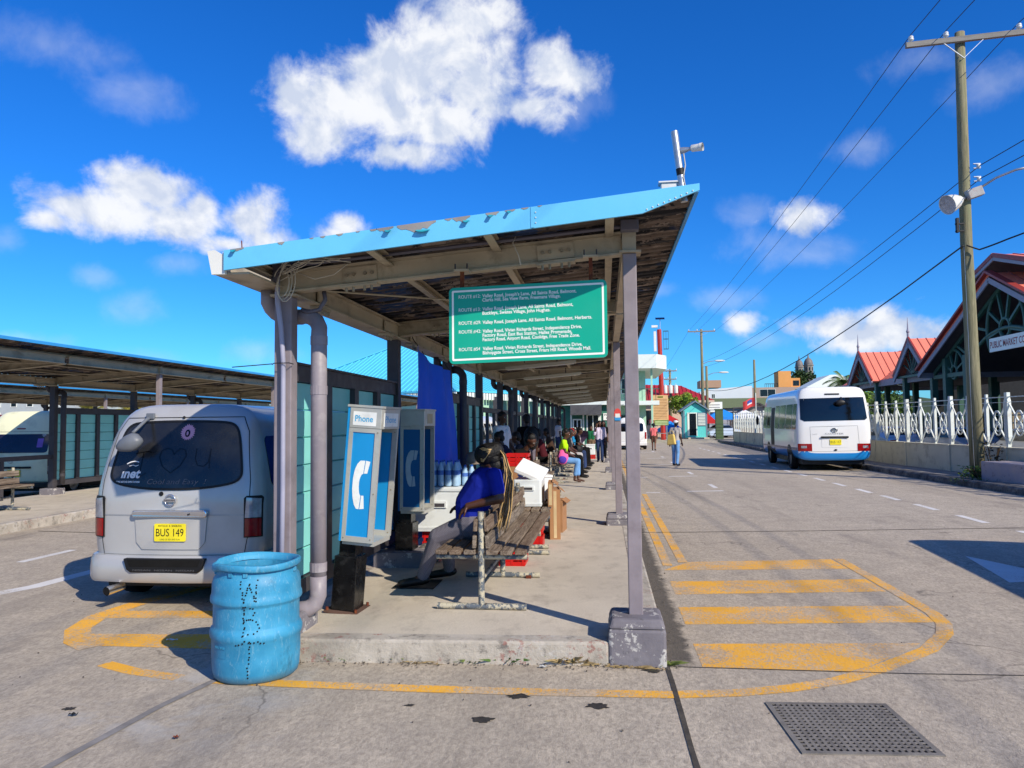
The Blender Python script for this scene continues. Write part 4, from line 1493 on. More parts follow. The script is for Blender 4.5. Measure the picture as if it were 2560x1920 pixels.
o = single('stone', 'rough grey stone on the floor beside the grey telephone booth', 'stone', rk, M('pitted_stone', (.48, .46, .44), .9, var=.3, scale=9, bump=.8, bscale=22), smooth=True)
o.location = (-1.98, 8.42, PZ)

# ------------------------------------------------------------------ weeds along the kerb
t = NT('weed_green')
t.out(t.mix(t.rnd, lin((.30, .42, .20)), lin((.42, .46, .24))), .7, 0, .2)
weed_m = t.m
dry_m = M('dry_grass', (.60, .52, .36), .85, var=.2)
wr = random.Random(8)


def tuft(label, x, y, n, h, spread, m, leafy=False):
    b = B()
    for k in range(n):
        a = wr.uniform(0, 6.28)
        px, py = x + wr.gauss(0, spread), y - abs(wr.gauss(0, spread * .15))
        if leafy:
            z = wr.uniform(.004, h)
            l = wr.uniform(.008, .018)
            b.add([(px, py, z), (px + l * math.cos(a), py + l * .5 * math.sin(a), z + .006), (px + l * 1.6 * math.cos(a + .5), py + l * .5 * math.sin(a + .5), z + .002), (px + l * math.cos(a + 1), py + l * .5 * math.sin(a + 1), z - .002)], [(0, 1, 2, 3)])
        else:
            hh = h * wr.uniform(.4, 1)
            dx, dy = wr.gauss(0, .05), -abs(wr.gauss(0, .03))
            b.add([(px, py, 0), (px + .006, py, 0), (px + dx * .6 + .004, py + dy * .6, hh * .75), (px + dx * 1.3, py + dy * 1.3, hh * wr.uniform(.5, 1))], [(0, 1, 2, 3)])
    return single('weed_tuft', label, 'weeds', b, m, 'weeds along the platform kerb')


tuft('leafy green weed at the kerb foot beside the drum', -1.98, 5.34, 260, .045, .07, weed_m, True)
tuft('second leafy green weed at the kerb foot right of the drum', -1.62, 5.36, 240, .04, .07, weed_m, True)
tuft('small dry tuft right of the leafy weeds', -1.38, 5.375, 40, .03, .07, dry_m)
tuft('grass tuft at the middle of the front kerb', -.73, 5.41, 50, .07, .035, weed_m)
tuft('tiny grass tuft left of the middle tuft', -.98, 5.40, 26, .045, .03, weed_m)
tuft('larger dry grass tuft right of the middle of the front kerb', -.28, 5.43, 90, .085, .06, dry_m)
tuft('green blades standing in the dry grass tuft', -.30, 5.43, 14, .10, .02, weed_m)
tuft('dry straw along the front of the right footing', .2, 5.39, 60, .03, .10, dry_m)
tuft('green tuft at the outer corner of the right footing', .415, 5.46, 50, .05, .02, weed_m)
tuft('dry straw along the kerb left of the right footing', -.05, 5.44, 40, .03, .05, dry_m)
# ------------------------------------------------------------------ vans and buses
glass_m = M('tinted_glass', (.055, .06, .07), .08, var=.1, spec=.6)
dusty_m = M('dusty_rear_glass', (.13, .135, .145), .22, var=.25, scale=2.5, dirt=(.30, .29, .28), dirt_amt=.45, dirt_scale=3, spec=.6)
purp_m = M('purple_tint_glass', (.13, .115, .19), .12, var=.15, spec=.6)
silver_m = M('silver_car_paint', (.70, .70, .695), .34, .2, var=.04, scale=1.2, dirt=(.58, .56, .53), dirt_amt=.35, dirt_scale=1.6, coat=.5)
cream_m = M('cream_car_paint', (.88, .88, .74), .35, var=.04, dirt=(.62, .6, .48), dirt_amt=.4, coat=.4)
whitev_m = M('white_car_paint', (.88, .88, .87), .28, var=.01, scale=.8, coat=.6)
busblue_m = M('bus_blue_paint', (.10, .50, .78), .3, var=.05, coat=.5)
seam_m = M('panel_gap', (.10, .10, .11), .8)
tyre_m = M('tyre_rubber', (.045, .045, .047), .85, var=.3, bump=.3)
rimm = M('steel_rim', (.55, .56, .57), .35, .7, var=.15)
chrome_m = M('chrome', (.82, .83, .85), .14, .95, var=.05)
redl_m = M('red_lens', (.55, .05, .06), .15, var=.25, scale=14, spec=.6)
clrl_m = M('clear_lens', (.62, .63, .66), .12, .3, var=.3, scale=14, spec=.6)
plate_m = M('yellow_plate', (.93, .86, .16), .4, var=.03)
pletter_m = M('plate_black', (.07, .07, .06), .5)
blackp_m = M('black_plastic', (.06, .06, .065), .55, var=.2)
decal_w = M('white_decal', (.88, .88, .88), .5, var=.02)


class VanShape:
    def __init__(s, W, H, L, z0=.28, n=6., tumble=.13, belt=1.0, lean=.2, bow=.09, rnd=.11, front=.75):
        s.hw, s.H, s.L, s.z0, s.n, s.tumble, s.belt, s.lean, s.bow, s.rnd, s.front = W / 2, H, L, z0, n, tumble, belt, lean, bow, rnd, front
        s.zc, s.hh = (H + z0) / 2, (H - z0) / 2

    def half(s, z):
        return s.hw - s.tumble * max(0, (z - s.belt) / (s.H - s.belt)) ** 1.2

    def gauge(s, x, z):
        return ((abs(x) / s.half(z)) ** s.n + (abs(z - s.zc) / s.hh) ** s.n) ** (1 / s.n)

    def edge(s, q):
        q = max(0, (q - .80) / .20)
        return s.rnd * (1 - math.sqrt(max(0, 1 - min(1, q) ** 2)))

    def rear(s, x, z):
        return s.lean * max(0, (z - s.belt) / (s.H - s.belt)) ** 1.4 + s.bow * (x / s.hw) ** 2 + s.edge(s.gauge(x, z))

    def nose(s, x, z):
        u = max(0, (z - s.belt * .82) / (s.H - s.belt * .82))
        return s.L - s.front * u ** 1.15 - .16 * (x / s.hw) ** 2 - s.edge(s.gauge(x, z))

    def side(s, z):
        q = min(1, abs(z - s.zc) / s.hh)
        return s.half(z) * (1 - q ** s.n) ** (1 / s.n)

    def outline(s, N=72):
        pts = []
        for k in range(N):
            a = 2 * math.pi * k / N
            cx, cz = math.cos(a), math.sin(a)
            cx, cz = math.copysign(abs(cx) ** .75, cx), math.copysign(abs(cz) ** .75, cz)
            lo, hi = 0, 3.
            for _ in range(40):
                m = (lo + hi) / 2
                if s.gauge(cx * m, s.zc + cz * m) > 1:
                    hi = m
                else:
                    lo = m
            pts.append((cx * lo, s.zc + cz * lo))
        return pts

    def body(s):
        out = s.outline()
        b = B()
        rings = []
        for q in (.02, .3, .55, .7, .8, .86, .91, .95, .98, .995, 1.0):
            rings.append([(x * q, s.rear(x * q, s.zc + (z - s.zc) * q), s.zc + (z - s.zc) * q) for x, z in out])
        for k in range(1, 12):
            u = k / 12
            rings.append([(x, s.rear(x, z) * (1 - u) + s.nose(x, z) * u, z) for x, z in out])
        for q in (1.0, .995, .98, .95, .91, .86, .8, .7, .55, .3, .02):
            rings.append([(x * q, s.nose(x * q, s.zc + (z - s.zc) * q), s.zc + (z - s.zc) * q) for x, z in out])
        b.loft(rings)
        return b

    def rear_patch(s, poly, off=.006, steps=(1., .97, .85, .6, .3, .02), front=False):
        """a curved plate lying on the rear (or front) face inside a 2-D outline"""
        cx = sum(p[0] for p in poly) / len(poly)
        cz = sum(p[1] for p in poly) / len(poly)
        fn = (lambda x, z, o: s.nose(x, z) + o) if front else (lambda x, z, o: s.rear(x, z) - o)
        rings = [[(x, fn(x, z, -.012), z) for x, z in poly]]
        for q in steps:
            rings.append([(cx + (x - cx) * q, fn(cx + (x - cx) * q, cz + (z - cz) * q, off), cz + (z - cz) * q) for x, z in poly])
        return B().loft(rings if front else [r[::-1] for r in rings], cap=True)

    def rear_line(s, path, w=.006, off=.0025, closed=True):
        b = B()
        n = len(path)
        vs = []
        for i, (x, z) in enumerate(path):
            a, c_ = path[(i - 1) % n if closed else max(0, i - 1)], path[(i + 1) % n if closed else min(n - 1, i + 1)]
            d = Vector((c_[0] - a[0], c_[1] - a[1]))
            d.normalize()
            for sg in (-1, 1):
                X, Z = x - d.y * w / 2 * sg, z + d.x * w / 2 * sg
                vs.append((X, s.rear(X, Z) - off, Z))
        m = n if closed else n - 1
        b.add(vs, [(2 * i, 2 * ((i + 1) % n), 2 * ((i + 1) % n) + 1, 2 * i + 1) for i in range(m)])
        return b

    def side_patch(s, sx, poly, off=.006):
        """poly in (y, z)"""
        cy = sum(p[0] for p in poly) / len(poly)
        cz = sum(p[1] for p in poly) / len(poly)
        rings = [[(sx * (s.side(z) - .012), y, z) for y, z in poly]]
        for q in (1., .9, .6, .3, .02):
            rings.append([(sx * (s.side(cz + (z - cz) * q) + off), cy + (y - cy) * q, cz + (z - cz) * q) for y, z in poly])
        return B().loft(rings if sx > 0 else [r[::-1] for r in rings])


def dense(poly, step=.05):
    out = []
    n = len(poly)
    for i in range(n):
        a, b_ = Vector(poly[i]), Vector(poly[(i + 1) % n])
        k = max(1, int((b_ - a).length / step))
        for j in range(k):
            p = a.lerp(b_, j / k)
            out.append((p.x, p.y))
    return out


def wheel(v, x, y, r, w, sx):
    t_ = part('wheel', B().lathe([(r * .62, -w / 2), (r * .93, -w / 2), (r, -w / 2 + .03), (r, w / 2 - .03), (r * .93, w / 2), (r * .62, w / 2)], n=28).xform(Matrix.Translation((x, y, r)) @ Matrix.Rotation(R(90), 4, 'Y')), tyre_m, v, smooth=True)
    part('rim', B().lathe([(0, w * .30), (r * .25, w * .36), (r * .4, w * .22), (r * .62, w * .40)], n=24).xform(Matrix.Translation((x, y, r)) @ Matrix.Rotation(R(90) * sx, 4, 'Y')), rimm, t_, smooth=True)
    part('inner_disc', B().cyl((x - .03, y, r), (x + .03, y, r), r * .6, n=20), blackp_m, t_)


def plate(v, s, cx, cz, w, h, txt, cap, off=.02, small=None):
    pl = part('licence_plate', B().prism(rrect(cx - w / 2, cx + w / 2, cz - h / 2, cz + h / 2, .012), lambda u, q, a: (u, s.rear(cx, cz) - off + a, q), -.004, .004), plate_m, v)
    f = lambda u, q: (cx + u, s.rear(cx, cz) - off - .0055, cz + q)
    lettering(txt, lambda u, q: f(-w * .44 + u, -cap * .48 + q), pletter_m, pl, w * .88, cap, bold=.0)
    if small:
        lettering(small[0], lambda u, q: f(-w * .38 + u, h * .33 + q), pletter_m, pl, w * .76, cap * .25)
        lettering(small[1], lambda u, q: f(-w * .32 + u, -h * .43 + q), M('plate_green', (.35, .45, .15), .5), pl, w * .64, cap * .2)
    return pl


def basic_van(label, cat, loc, rot, s, paint, glass, win, wheels, group=None, tail=None, name='van', side_win=True, doors=True):
    v = thing(name, label, cat, loc, rot, group)
    part('body', s.body(), paint, v, smooth=True)
    w = part('rear_window', s.rear_patch(dense(win)), glass, v, auto=30)
    xs = s.hw
    part('underbody', B().box(-xs + .12, xs - .12, .2, s.L - .3, .17, s.z0 + .12), blackp_m, v)
    for y, r in wheels:
        for sx in (-1, 1):
            wheel(v, sx * (xs - .12), y, r, .2, sx)
            n = 16
            arch = [(y + (r + .07) * math.cos(R(180 * k / n)), max(s.z0 + .02, r + (r + .05) * math.sin(R(180 * k / n)))) for k in range(n + 1)]
            part('wheel_arch', s.side_patch(sx, arch, .003), blackp_m, v, auto=30)
    if side_win:
        z0, z1 = win_side = (s.belt + .12, s.H - .32)
        for sx in (-1, 1):
            for a, b_ in ((.32, 1.5), (1.62, 2.75), (2.87, s.L - s.front - .35)):
                if b_ - a > .3:
                    part('side_window', s.side_patch(sx, dense(rrect(a, b_, z0, z1, .08), .08)), glass_m if glass is not purp_m else purp_m, v, auto=30)
    # windscreen
    part('windscreen', s.rear_patch(dense(rrect(-s.half(s.H - .3) * .86, s.half(s.H - .3) * .86, s.belt + .1, s.H - .22, .1), .08), .006, front=True), glass_m, v, auto=30)
    for sx in (-1, 1):
        part('headlight', s.rear_patch(rrect(sx * xs * .72 - .16, sx * xs * .72 + .16, s.belt - .28, s.belt - .08, .05), .008, front=True), clrl_m, v, auto=30)
    return v


# ---- silver van in the near bay
VS = VanShape(1.73, 1.93, 4.6, tumble=.16, lean=.24)
win1 = [(-.66, 1.30), (-.60, 1.62), (-.55, 1.72), (-.45, 1.755), (0, 1.765), (.45, 1.755), (.55, 1.72), (.60, 1.62), (.66, 1.30), (.655, 1.22), (.58, 1.165), (.3, 1.125), (0, 1.115), (-.3, 1.125), (-.58, 1.165), (-.655, 1.22)]
def rounder(p, k=2):
    for _ in range(k):
        p = [q for i in range(len(p)) for q in ((p[i][0] * .75 + p[(i + 1) % len(p)][0] * .25, p[i][1] * .75 + p[(i + 1) % len(p)][1] * .25), (p[i][0] * .25 + p[(i + 1) % len(p)][0] * .75, p[i][1] * .25 + p[(i + 1) % len(p)][1] * .75))]
    return p


win1 = rounder(win1)
v1 = basic_van('silver minibus van seen from behind beside the near shelter', 'van', (-4.085, 6.72, 0), R(1.0), VS, silver_m, dusty_m, win1, ((.72, .31), (3.6, .31)), 'minibuses at the terminal')
f1 = lambda x, z, off=.0085: (x, VS.rear(x, z) - off, z)
gate = dense([(-.70, .50), (-.745, .75), (-.745, 1.0), (-.74, 1.2), (-.67, 1.66), (-.6, 1.8), (.6, 1.8), (.67, 1.66), (.74, 1.2), (.745, 1.0), (.745, .75), (.70, .50)], .05)
part('tailgate_gap', VS.rear_line(gate, .007), seam_m, v1)
part('window_seal', VS.rear_line(win1, .022, .0095), M('rubber_seal', (.05, .05, .055), .6), v1)
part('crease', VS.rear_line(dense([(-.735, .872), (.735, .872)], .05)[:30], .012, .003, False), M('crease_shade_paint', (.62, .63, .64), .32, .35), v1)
rec = [(-.36, .865), (.36, .865), (.34, .62), (.28, .555), (-.28, .555), (-.34, .62)]
part('plate_recess', VS.rear_patch(dense(rec), .012), silver_m, v1, auto=30)
gar = part('chrome_garnish', B().prism(rrect(-.375, .375, .855, .925, .03), lambda u, q, a: (u, VS.rear(u, q) + a, q), -.05, -.002), chrome_m, v1, bevel=.012)
part('garnish_lock', B().cyl((.2, VS.rear(.2, .88) - .052, .885), (.2, VS.rear(.2, .88) - .049, .885), .009, n=10), blackp_m, gar)
plate(v1, VS, 0.01, .715, .31, .165, 'BUS 149', .072, .022, ('ANTIGUA  &  BARBUDA', 'LAND OF SEA AND SUN'))
em = part('emblem', B().rings([(Vector((.0 + .052 * math.cos(R(a)), VS.rear(0, 1.015) - .014, 1.015 + .052 * math.sin(R(a)))), .007) for a in range(0, 361, 20)], 8, False), chrome_m, v1, smooth=True)
part('emblem_bar', B().box(-.06, .06, VS.rear(0, 1.015) - .022, VS.rear(0, 1.015) - .008, 1.0, 1.03), chrome_m, em)
lettering('NISSAN', lambda u, q: (-.05 + u, VS.rear(0, 1.015) - .0235, 1.008 + q), pletter_m, em, .1, .014)
part('lock', B().cyl((-.10, VS.rear(-.1, 1.075) - .006, 1.075), (-.10, VS.rear(-.1, 1.075) + .01, 1.075), .021, n=14), blackp_m, v1)
part('washer_jet', B().sphere(f1(.02, 1.80, .012), .014, 8, 6), blackp_m, v1)
for sx in (-1, 1):
    pol = [(sx * .70, .66), (sx * .845, .66), (sx * .848, 1.03), (sx * .835, 1.05), (sx * .72, 1.05), (sx * .70, 1.03)]
    pol = pol if sx > 0 else pol[::-1]
    tlp = part('tail_light', VS.rear_patch(dense(pol, .03), .012), blackp_m, v1, auto=30)
    a = [(sx * .712, .672), (sx * .838, .672), (sx * .84, .838), (sx * .712, .838)]
    c_ = [(sx * .712, .846), (sx * .84, .846), (sx * .842, 1.022), (sx * .725, 1.036)]
    part('red_lens', VS.rear_patch(dense(a if sx > 0 else a[::-1], .02), .02), redl_m, tlp, auto=30)
    part('clear_lens', VS.rear_patch(dense(c_ if sx > 0 else c_[::-1], .02), .02), clrl_m, tlp, auto=30)
# bumper with its dark step
bo_ = VanShape(1.79, .56, 4.4, z0=.24, n=5, tumble=0, belt=2, lean=0, bow=.085, rnd=.07)
bo_.belt, bo_.tumble = .55, .0
bumper = B()
rings = []
for k in range(25):
    x = -.895 + 1.79 * k / 24
    y = -.105 + .09 * (x / .86) ** 2 + .25 * max(0, (abs(x) - .76) / .135) ** 2
    q = min(1, (.897 - abs(x)) / .05)
    rings.append([(x, y + .30, .26), (x, y + .03, .255), (x, y + .005, .29), (x, y, .37), (x, y + .012, .46), (x, y + .04, .50), (x, y + .30, .505)])
bumper.loft(rings)
bmp = part('bumper', bumper, silver_m, v1, smooth=False, auto=50)
stp = part('bumper_step', B().prism([(-.40, .485), (.40, .485), (.37, .385), (.33, .355), (-.33, .355), (-.37, .385)], XZ, -.112, .02), blackp_m, bmp, bevel=.01)
part('step_recess', B().prism([(-.36, .478), (.36, .478), (.335, .41), (-.335, .41)], XZ, -.1135, -.1125), M('step_dark', (.012, .012, .013), .9), bmp)
lettering('NISSAN  NISSAN  NISSAN', lambda u, q: (-.3 + u, -.1135, .372 + q), M('step_letters', (.35, .35, .36), .5), bmp, .6, .016, name='step_lettering')
ex = part('exhaust_pipe', B().rings([((-.50, .05, .20), .04), ((-.545, -.13, .185), .042)], 16, False), chrome_m, v1, smooth=True)
part('exhaust_bore', B().rings([((-.50, .06, .20), .034), ((-.5445, -.129, .185), .037)], 16), M('bore_black', (.01, .01, .01), .9), ex)  # near-black plug filling the pipe mouth
# mirror on its arm over the window
ar = part('mirror_arm', B().tube([(-.34, VS.rear(-.34, 1.80) - .01, 1.80), (-.345, VS.rear(-.34, 1.80) - .07, 1.78), (-.365, .02, 1.69), (-.38, -.02, 1.655)], .016, 8), M('grey_plastic', (.40, .42, .45), .45, var=.1), v1, smooth=True)
part('arm_foot', B().obox((-.335, VS.rear(-.34, 1.80) - .012, 1.815), (.085, .03, .06)), MATS['grey_plastic'], ar, bevel=.008)
mo = [(-.53, 1.50), (-.535, 1.53), (-.50, 1.585), (-.44, 1.63), (-.38, 1.655), (-.33, 1.645), (-.285, 1.60), (-.275, 1.575), (-.30, 1.53), (-.34, 1.49), (-.42, 1.475), (-.5, 1.48)]
mcx, mcz = -.40, 1.565
mring = [[(mcx + (x - mcx) * q, -.03 + dy, mcz + (z - mcz) * q) for x, z in mo[::-1]] for q, dy in ((.3, .045), (.85, .04), (1., .02), (1., -.005), (.9, -.035), (.6, -.055), (.1, -.065))]
part('mirror_shell', B().loft(mring[::-1]), MATS['grey_plastic'], ar, smooth=True)
# window decals and finger writing in the dust
lettering('ınet', lambda u, q: f1(-.545 + u + .22 * q, 1.225 + q), decal_w, v1, .20, .085, bold=.004, name='decal')
sw = B()
sp = [(-.50 + .13 * k / 9, 1.345 + .035 * math.sin(math.pi * (.1 + .62 * k / 9))) for k in range(10)]
part('decal', VS.rear_line(sp, .010, .0085, False), decal_w, v1)
part('decal', VS.rear_line([(-.47, 1.335), (-.43, 1.345), (-.40, 1.335), (-.37, 1.345)], .006, .0085, False), decal_w, v1)
lettering('GOING BEYOND EXPECTATIONS', lambda u, q: f1(-.60 + u, 1.178 + q), decal_w, v1, .265, .016, bold=.0008, name='decal')
lettering('Cool and Easy  !', lambda u, q: f1(-.26 + u + .3 * q, 1.165 + q), M('grey_marker', (.50, .46, .46), .6), v1, .58, .05, bold=-.0012, name='marker_lettering')
wet_m = M('wiped_glass', (.05, .05, .055), .2)
for path in ([(-.42, 1.455), (-.30, 1.475), (-.25, 1.465)], [(-.335, 1.47), (-.345, 1.35), (-.355, 1.25)], [(-.43, 1.245), (-.35, 1.235), (-.28, 1.27)],
             [(-.02, 1.445), (-.04, 1.485), (-.09, 1.505), (-.15, 1.48), (-.165, 1.42), (-.12, 1.33), (-.03, 1.27), (.06, 1.34), (.105, 1.43), (.09, 1.485), (.04, 1.50), (-.01, 1.46), (-.02, 1.44)],
             [(.20, 1.50), (.20, 1.40), (.23, 1.34), (.29, 1.33), (.33, 1.37), (.34, 1.50), (.34, 1.40), (.345, 1.31)]):
    q = []
    for i in range(len(path) - 1):
        for k in range(4):
            q.append((path[i][0] + (path[i + 1][0] - path[i][0]) * k / 4, path[i][1] + (path[i + 1][1] - path[i][1]) * k / 4))
    part('finger_writing', VS.rear_line(q + [path[-1]], .009, .0082, False), wet_m, v1)
# pink shaggy-maned sticker
pr_ = random.Random(4)
mane = [(.085 + .062 * (1 + (.22 if k % 2 else -.06) * pr_.uniform(.5, 1.2)) * math.cos(2 * math.pi * k / 44), 1.655 + .068 * (1 + (.2 if k % 2 else -.06) * pr_.uniform(.5, 1.2)) * math.sin(2 * math.pi * k / 44)) for k in range(44)]
stk = part('sticker', VS.rear_patch(mane, .008, (1., .3, .02)), M('pink_sticker', (.80, .58, .66), .5, var=.03), v1)
part('sticker_mark', VS.rear_patch([(.085 + .026 * math.cos(2 * math.pi * k / 16), 1.645 + .036 * math.sin(2 * math.pi * k / 16)) for k in range(16)], .010, (1., .3, .02)), wet_m, stk)
part('sticker_mark', VS.rear_patch([(.085 + .010 * math.cos(2 * math.pi * k / 10), 1.645 + .020 * math.sin(2 * math.pi * k / 10)) for k in range(10)], .012, (1., .3, .02)), MATS['pink_sticker'], stk)

# ---- cream high-roof van beyond the second shelter
VC = VanShape(1.98, 2.16, 4.9, tumble=.22, lean=.36, belt=.98, n=6.5)
winc = rrect(-.78, .76, 1.12, 1.58, .08)
v2 = basic_van('cream high roof minibus van behind the middle shelter railing', 'van', (-14.40, 16.95, 0), R(4), VC, cream_m, purp_m, winc, ((.85, .33), (3.7, .33)), 'minibuses at the terminal')
part('brake_light', VC.rear_patch(dense(rrect(-.10, .12, 1.70, 1.73, .012), .03), .012), redl_m, v2)
part('tailgate_gap', VC.rear_line(dense([(-.80, .42), (-.80, 1.0), (-.78, 1.64), (.76, 1.64), (.80, 1.0), (.80, .42)], .06), .008), seam_m, v2)
part('handle_bar', B().prism(rrect(-.36, .40, .735, .785, .02), lambda u, q, a: (u, VC.rear(u, q) + a, q), -.035, 0), blackp_m, v2)
plate(v2, VC, -.02, .62, .33, .165, 'BUS 170', .075, .02)
for sx in (-1, 1):
    p_ = rrect(sx * .845 - .055, sx * .845 + .055, .58, 1.04, .03)
    tl_ = part('tail_light', VC.rear_patch(dense(p_, .04), .012), M('dark_red_lens', (.30, .04, .05), .18, var=.3, scale=10), v2)
    part('clear_lens', VC.rear_patch(dense(rrect(sx * .845 - .045, sx * .845 + .045, .66, .80, .02), .04), .017), clrl_m, tl_)
part('bumper', B().box(-.9, .9, -.06, .3, .26, .40), blackp_m, v2, bevel=.03)
em = part('emblem', B().rings([(Vector((-.12 + .055 * math.cos(R(a)), VC.rear(0, .90) - .012, .90 + .036 * math.sin(R(a)))), .006) for a in range(0, 361, 24)], 6, False), chrome_m, v2, smooth=True)
part('emblem_bar', B().rings([(Vector((-.12 + .02 * math.cos(R(a)), VC.rear(0, .90) - .013, .90 + .034 * math.sin(R(a)))), .004) for a in range(0, 361, 24)], 6, False), chrome_m, em, smooth=True)
lettering('HIACE', lambda u, q: (-.74 + u, VC.rear(-.68, .70) - .008, .70 + q), seam_m, v2, .13, .03, name='badge_lettering')
part('window_sticker', VC.rear_patch(rrect(.49, .63, 1.25, 1.47, .01), .009), M('purple_sticker', (.50, .36, .72), .5), v2)
for r_ in (.02, .045, .07):
    part('decal', VC.rear_line([(.62 + r_ * math.cos(R(a)), 1.50 + r_ * math.sin(R(a))) for a in range(45, 136, 15)], .010, .009, False), decal_w, v2)
part('roof_gap', B().box(VC.side(1.75) - .01, VC.side(1.75) + .008, .9, 4, 1.735, 1.75), seam_m, v2)

# ---- white vans further off
VW = VanShape(1.9, 2.05, 4.9, tumble=.2, lean=.22)
winw = rrect(-.72, .72, 1.15, 1.68, .1)


def white_van(label, loc, rot):
    v = basic_van(label, 'van', loc, rot, VW, whitev_m, glass_m, winw, ((.85, .33), (3.8, .33)), 'minibuses at the terminal')
    for sx in (-1, 1):
        part('tail_light', VW.rear_patch(dense(rrect(sx * .86 - .05, sx * .86 + .05, .68, 1.12, .03), .04), .012), redl_m, v)
    part('bumper', B().box(-.93, .93, -.06, .3, .26, .48), whitev_m, v, bevel=.04)
    part('handle_bar', B().prism(rrect(-.3, .3, .98, 1.03, .02), lambda u, q, a: (u, VW.rear(u, q) + a, q), -.03, 0), chrome_m, v)
    part('tailgate_gap', VW.rear_line(dense([(-.80, .5), (-.78, 1.75), (.78, 1.75), (.80, .5)], .08), .01), seam_m, v)
    return v


wv = white_van('white minibus van parked past the shelter posts on the road side', (1.75, 48.5, 0), 0)
for loc, rot, lab in (((-5.6, 27.5, 0), R(-4), 'white minibus van seen between the left-hand posts of the shelter'),
                      ((-6.2, 42.0, 0), R(96), 'white minibus van standing crosswise beyond the left-hand posts'),
                      ((6.75, 5.15, 0), R(-5), 'white minibus van in the right lane just outside the picture, casting the big shadow')):
    copy_tree(wv, loc, rot, lab)

# ---- white and blue coach on the road
BS = VanShape(2.40, 2.86, 7.2, z0=.36, n=9, tumble=.14, belt=1.5, lean=.16, bow=.09, rnd=.10, front=.35)
bus = thing('minibus_coach', 'white coach with blue skirt driving away along the right lane', 'bus', (7.72, 26.6, 0), R(-2.2), None)
full = BS.body()
up, low = B(), B()
for f in full.f:
    zc_ = sum(full.v[i][2] for i in f) / len(f)
    (low if zc_ < .66 else up).f.append(f)
up.v = low.v = full.v
part('body', up, whitev_m, bus, smooth=True)
part('skirt', low, busblue_m, bus, smooth=True)
fB = lambda x, z, off=.01: (x, BS.rear(x, z) - off, z)
part('rear_window', BS.rear_patch(dense([(-1.06, 2.47), (1.0, 2.50), (1.08, 1.78), (1.0, 1.72), (-.95, 1.69), (-1.07, 1.76)][::-1], .06), .008), glass_m, bus, auto=30)
part('brake_light', BS.rear_patch(dense(rrect(-.26, .22, 2.585, 2.635, .02), .04), .014), blackp_m, bus)
part('tailgate_gap', BS.rear_line(dense([(-.75, .66), (-.78, 1.5), (.75, 1.53), (.80, .69)], .06), .010), M('pale_gap', (.5, .5, .5), .7), bus)
part('plate_recess', BS.rear_patch(dense(rrect(-.42, .46, .80, 1.16, .03), .05), .006), whitev_m, bus, auto=20)
part('handle_bar', B().prism(rrect(-.44, .44, 1.12, 1.18, .02), lambda u, q, a: (u, BS.rear(u, q) + a, q), -.05, 0), blackp_m, bus)
plate(bus, BS, .02, .985, .37, .185, 'BUS 117', .09, .02)
em = part('emblem', B().rings([(Vector((-.01 + .10 * math.cos(R(a)), BS.rear(0, 1.37) - .014, 1.385 + .065 * math.sin(R(a)))), .010) for a in range(0, 361, 20)], 6, False), M('dark_chrome', (.4, .41, .43), .2, .8), bus, smooth=True)
for rx, rz_ in ((.035, .06), (.08, .022)):
    part('emblem_loop', B().rings([(Vector((-.01 + rx * math.cos(R(a)), BS.rear(0, 1.37) - .016, 1.385 + (.02 if rx > .05 else 0) + rz_ * math.sin(R(a)))), .007) for a in range(0, 361, 20)], 6, False), MATS['dark_chrome'], em, smooth=True)
lettering('COASTER', lambda u, q: (-.31 + u, BS.rear(0, 1.27) - .010, 1.245 + q), M('badge_grey', (.55, .56, .58), .4), bus, .60, .05, name='badge_lettering')
lettering('TOYOTA', lambda u, q: (-.72 + u, BS.rear(-.6, 1.24) - .010, 1.235 + q), MATS['badge_grey'], bus, .17, .03, name='badge_lettering')
for sx in (-1, 1):
    pol = [(sx * .73, .68), (sx * 1.17, .68), (sx * 1.175, .93), (sx * .73, .93)]
    tl_ = part('tail_light', BS.rear_patch(dense(pol if sx > 0 else pol[::-1], .04), .012), redl_m, bus, auto=30)
    p2 = [(sx * .90, .78), (sx * 1.08, .78), (sx * 1.08, .86), (sx * .90, .86)]
    part('clear_lens', BS.rear_patch(dense(p2 if sx > 0 else p2[::-1], .04), .018), clrl_m, tl_)
part('tow_eye', B().sphere(fB(.02, .60 + .12, .02), (.05, .02, .03), 8, 6), blackp_m, bus)
ar = part('mirror_arm', B().tube([fB(.26, 2.50, .01), fB(.26, 2.48, .14), fB(.22, 2.38, .18)], .014, 6), blackp_m, bus)
part('mirror_shell', B().sphere(fB(.20, 2.31, .18), (.16, .05, .10), 14, 8), blackp_m, ar, smooth=True)
part('underbody', B().box(-1.0, 1.0, .3, 6.9, .22, .5), blackp_m, bus)
for y in (1.45, 5.55):
    for sx in (-1, 1):
        wheel(bus, sx * 1.06, y, .40, .24, sx)
        arch = [(y + .50 * math.cos(R(180 * k / 16)), max(.385, .42 + .46 * math.sin(R(180 * k / 16)))) for k in range(17)]
        part('wheel_arch', BS.side_patch(sx, arch, .004), blackp_m, bus, auto=30)
for sx in (-1, 1):
    for a, b_ in ((.25, .85), (.95, 2.05), (2.15, 3.25), (3.35, 4.15)) + (((5.1, 5.9), (6.0, 6.75)) if sx < 0 else ((4.3, 5.4), (5.5, 6.7))):
        part('side_window', BS.side_patch(sx, dense(rrect(a, b_, 1.42, 2.3, .06), .1)), glass_m, bus, auto=30)
part('door', BS.side_patch(-1, dense(rrect(4.28, 5.0, .48, 2.25, .04), .1), .004), M('doorway_shade', (.02, .02, .022), .6), bus, auto=30)  # dark patch painted for the unlit open doorway
part('side_mirror', B().sphere((-1.42, 6.9, 1.75), (.06, .10, .2), 10, 8), blackp_m, bus, smooth=True)
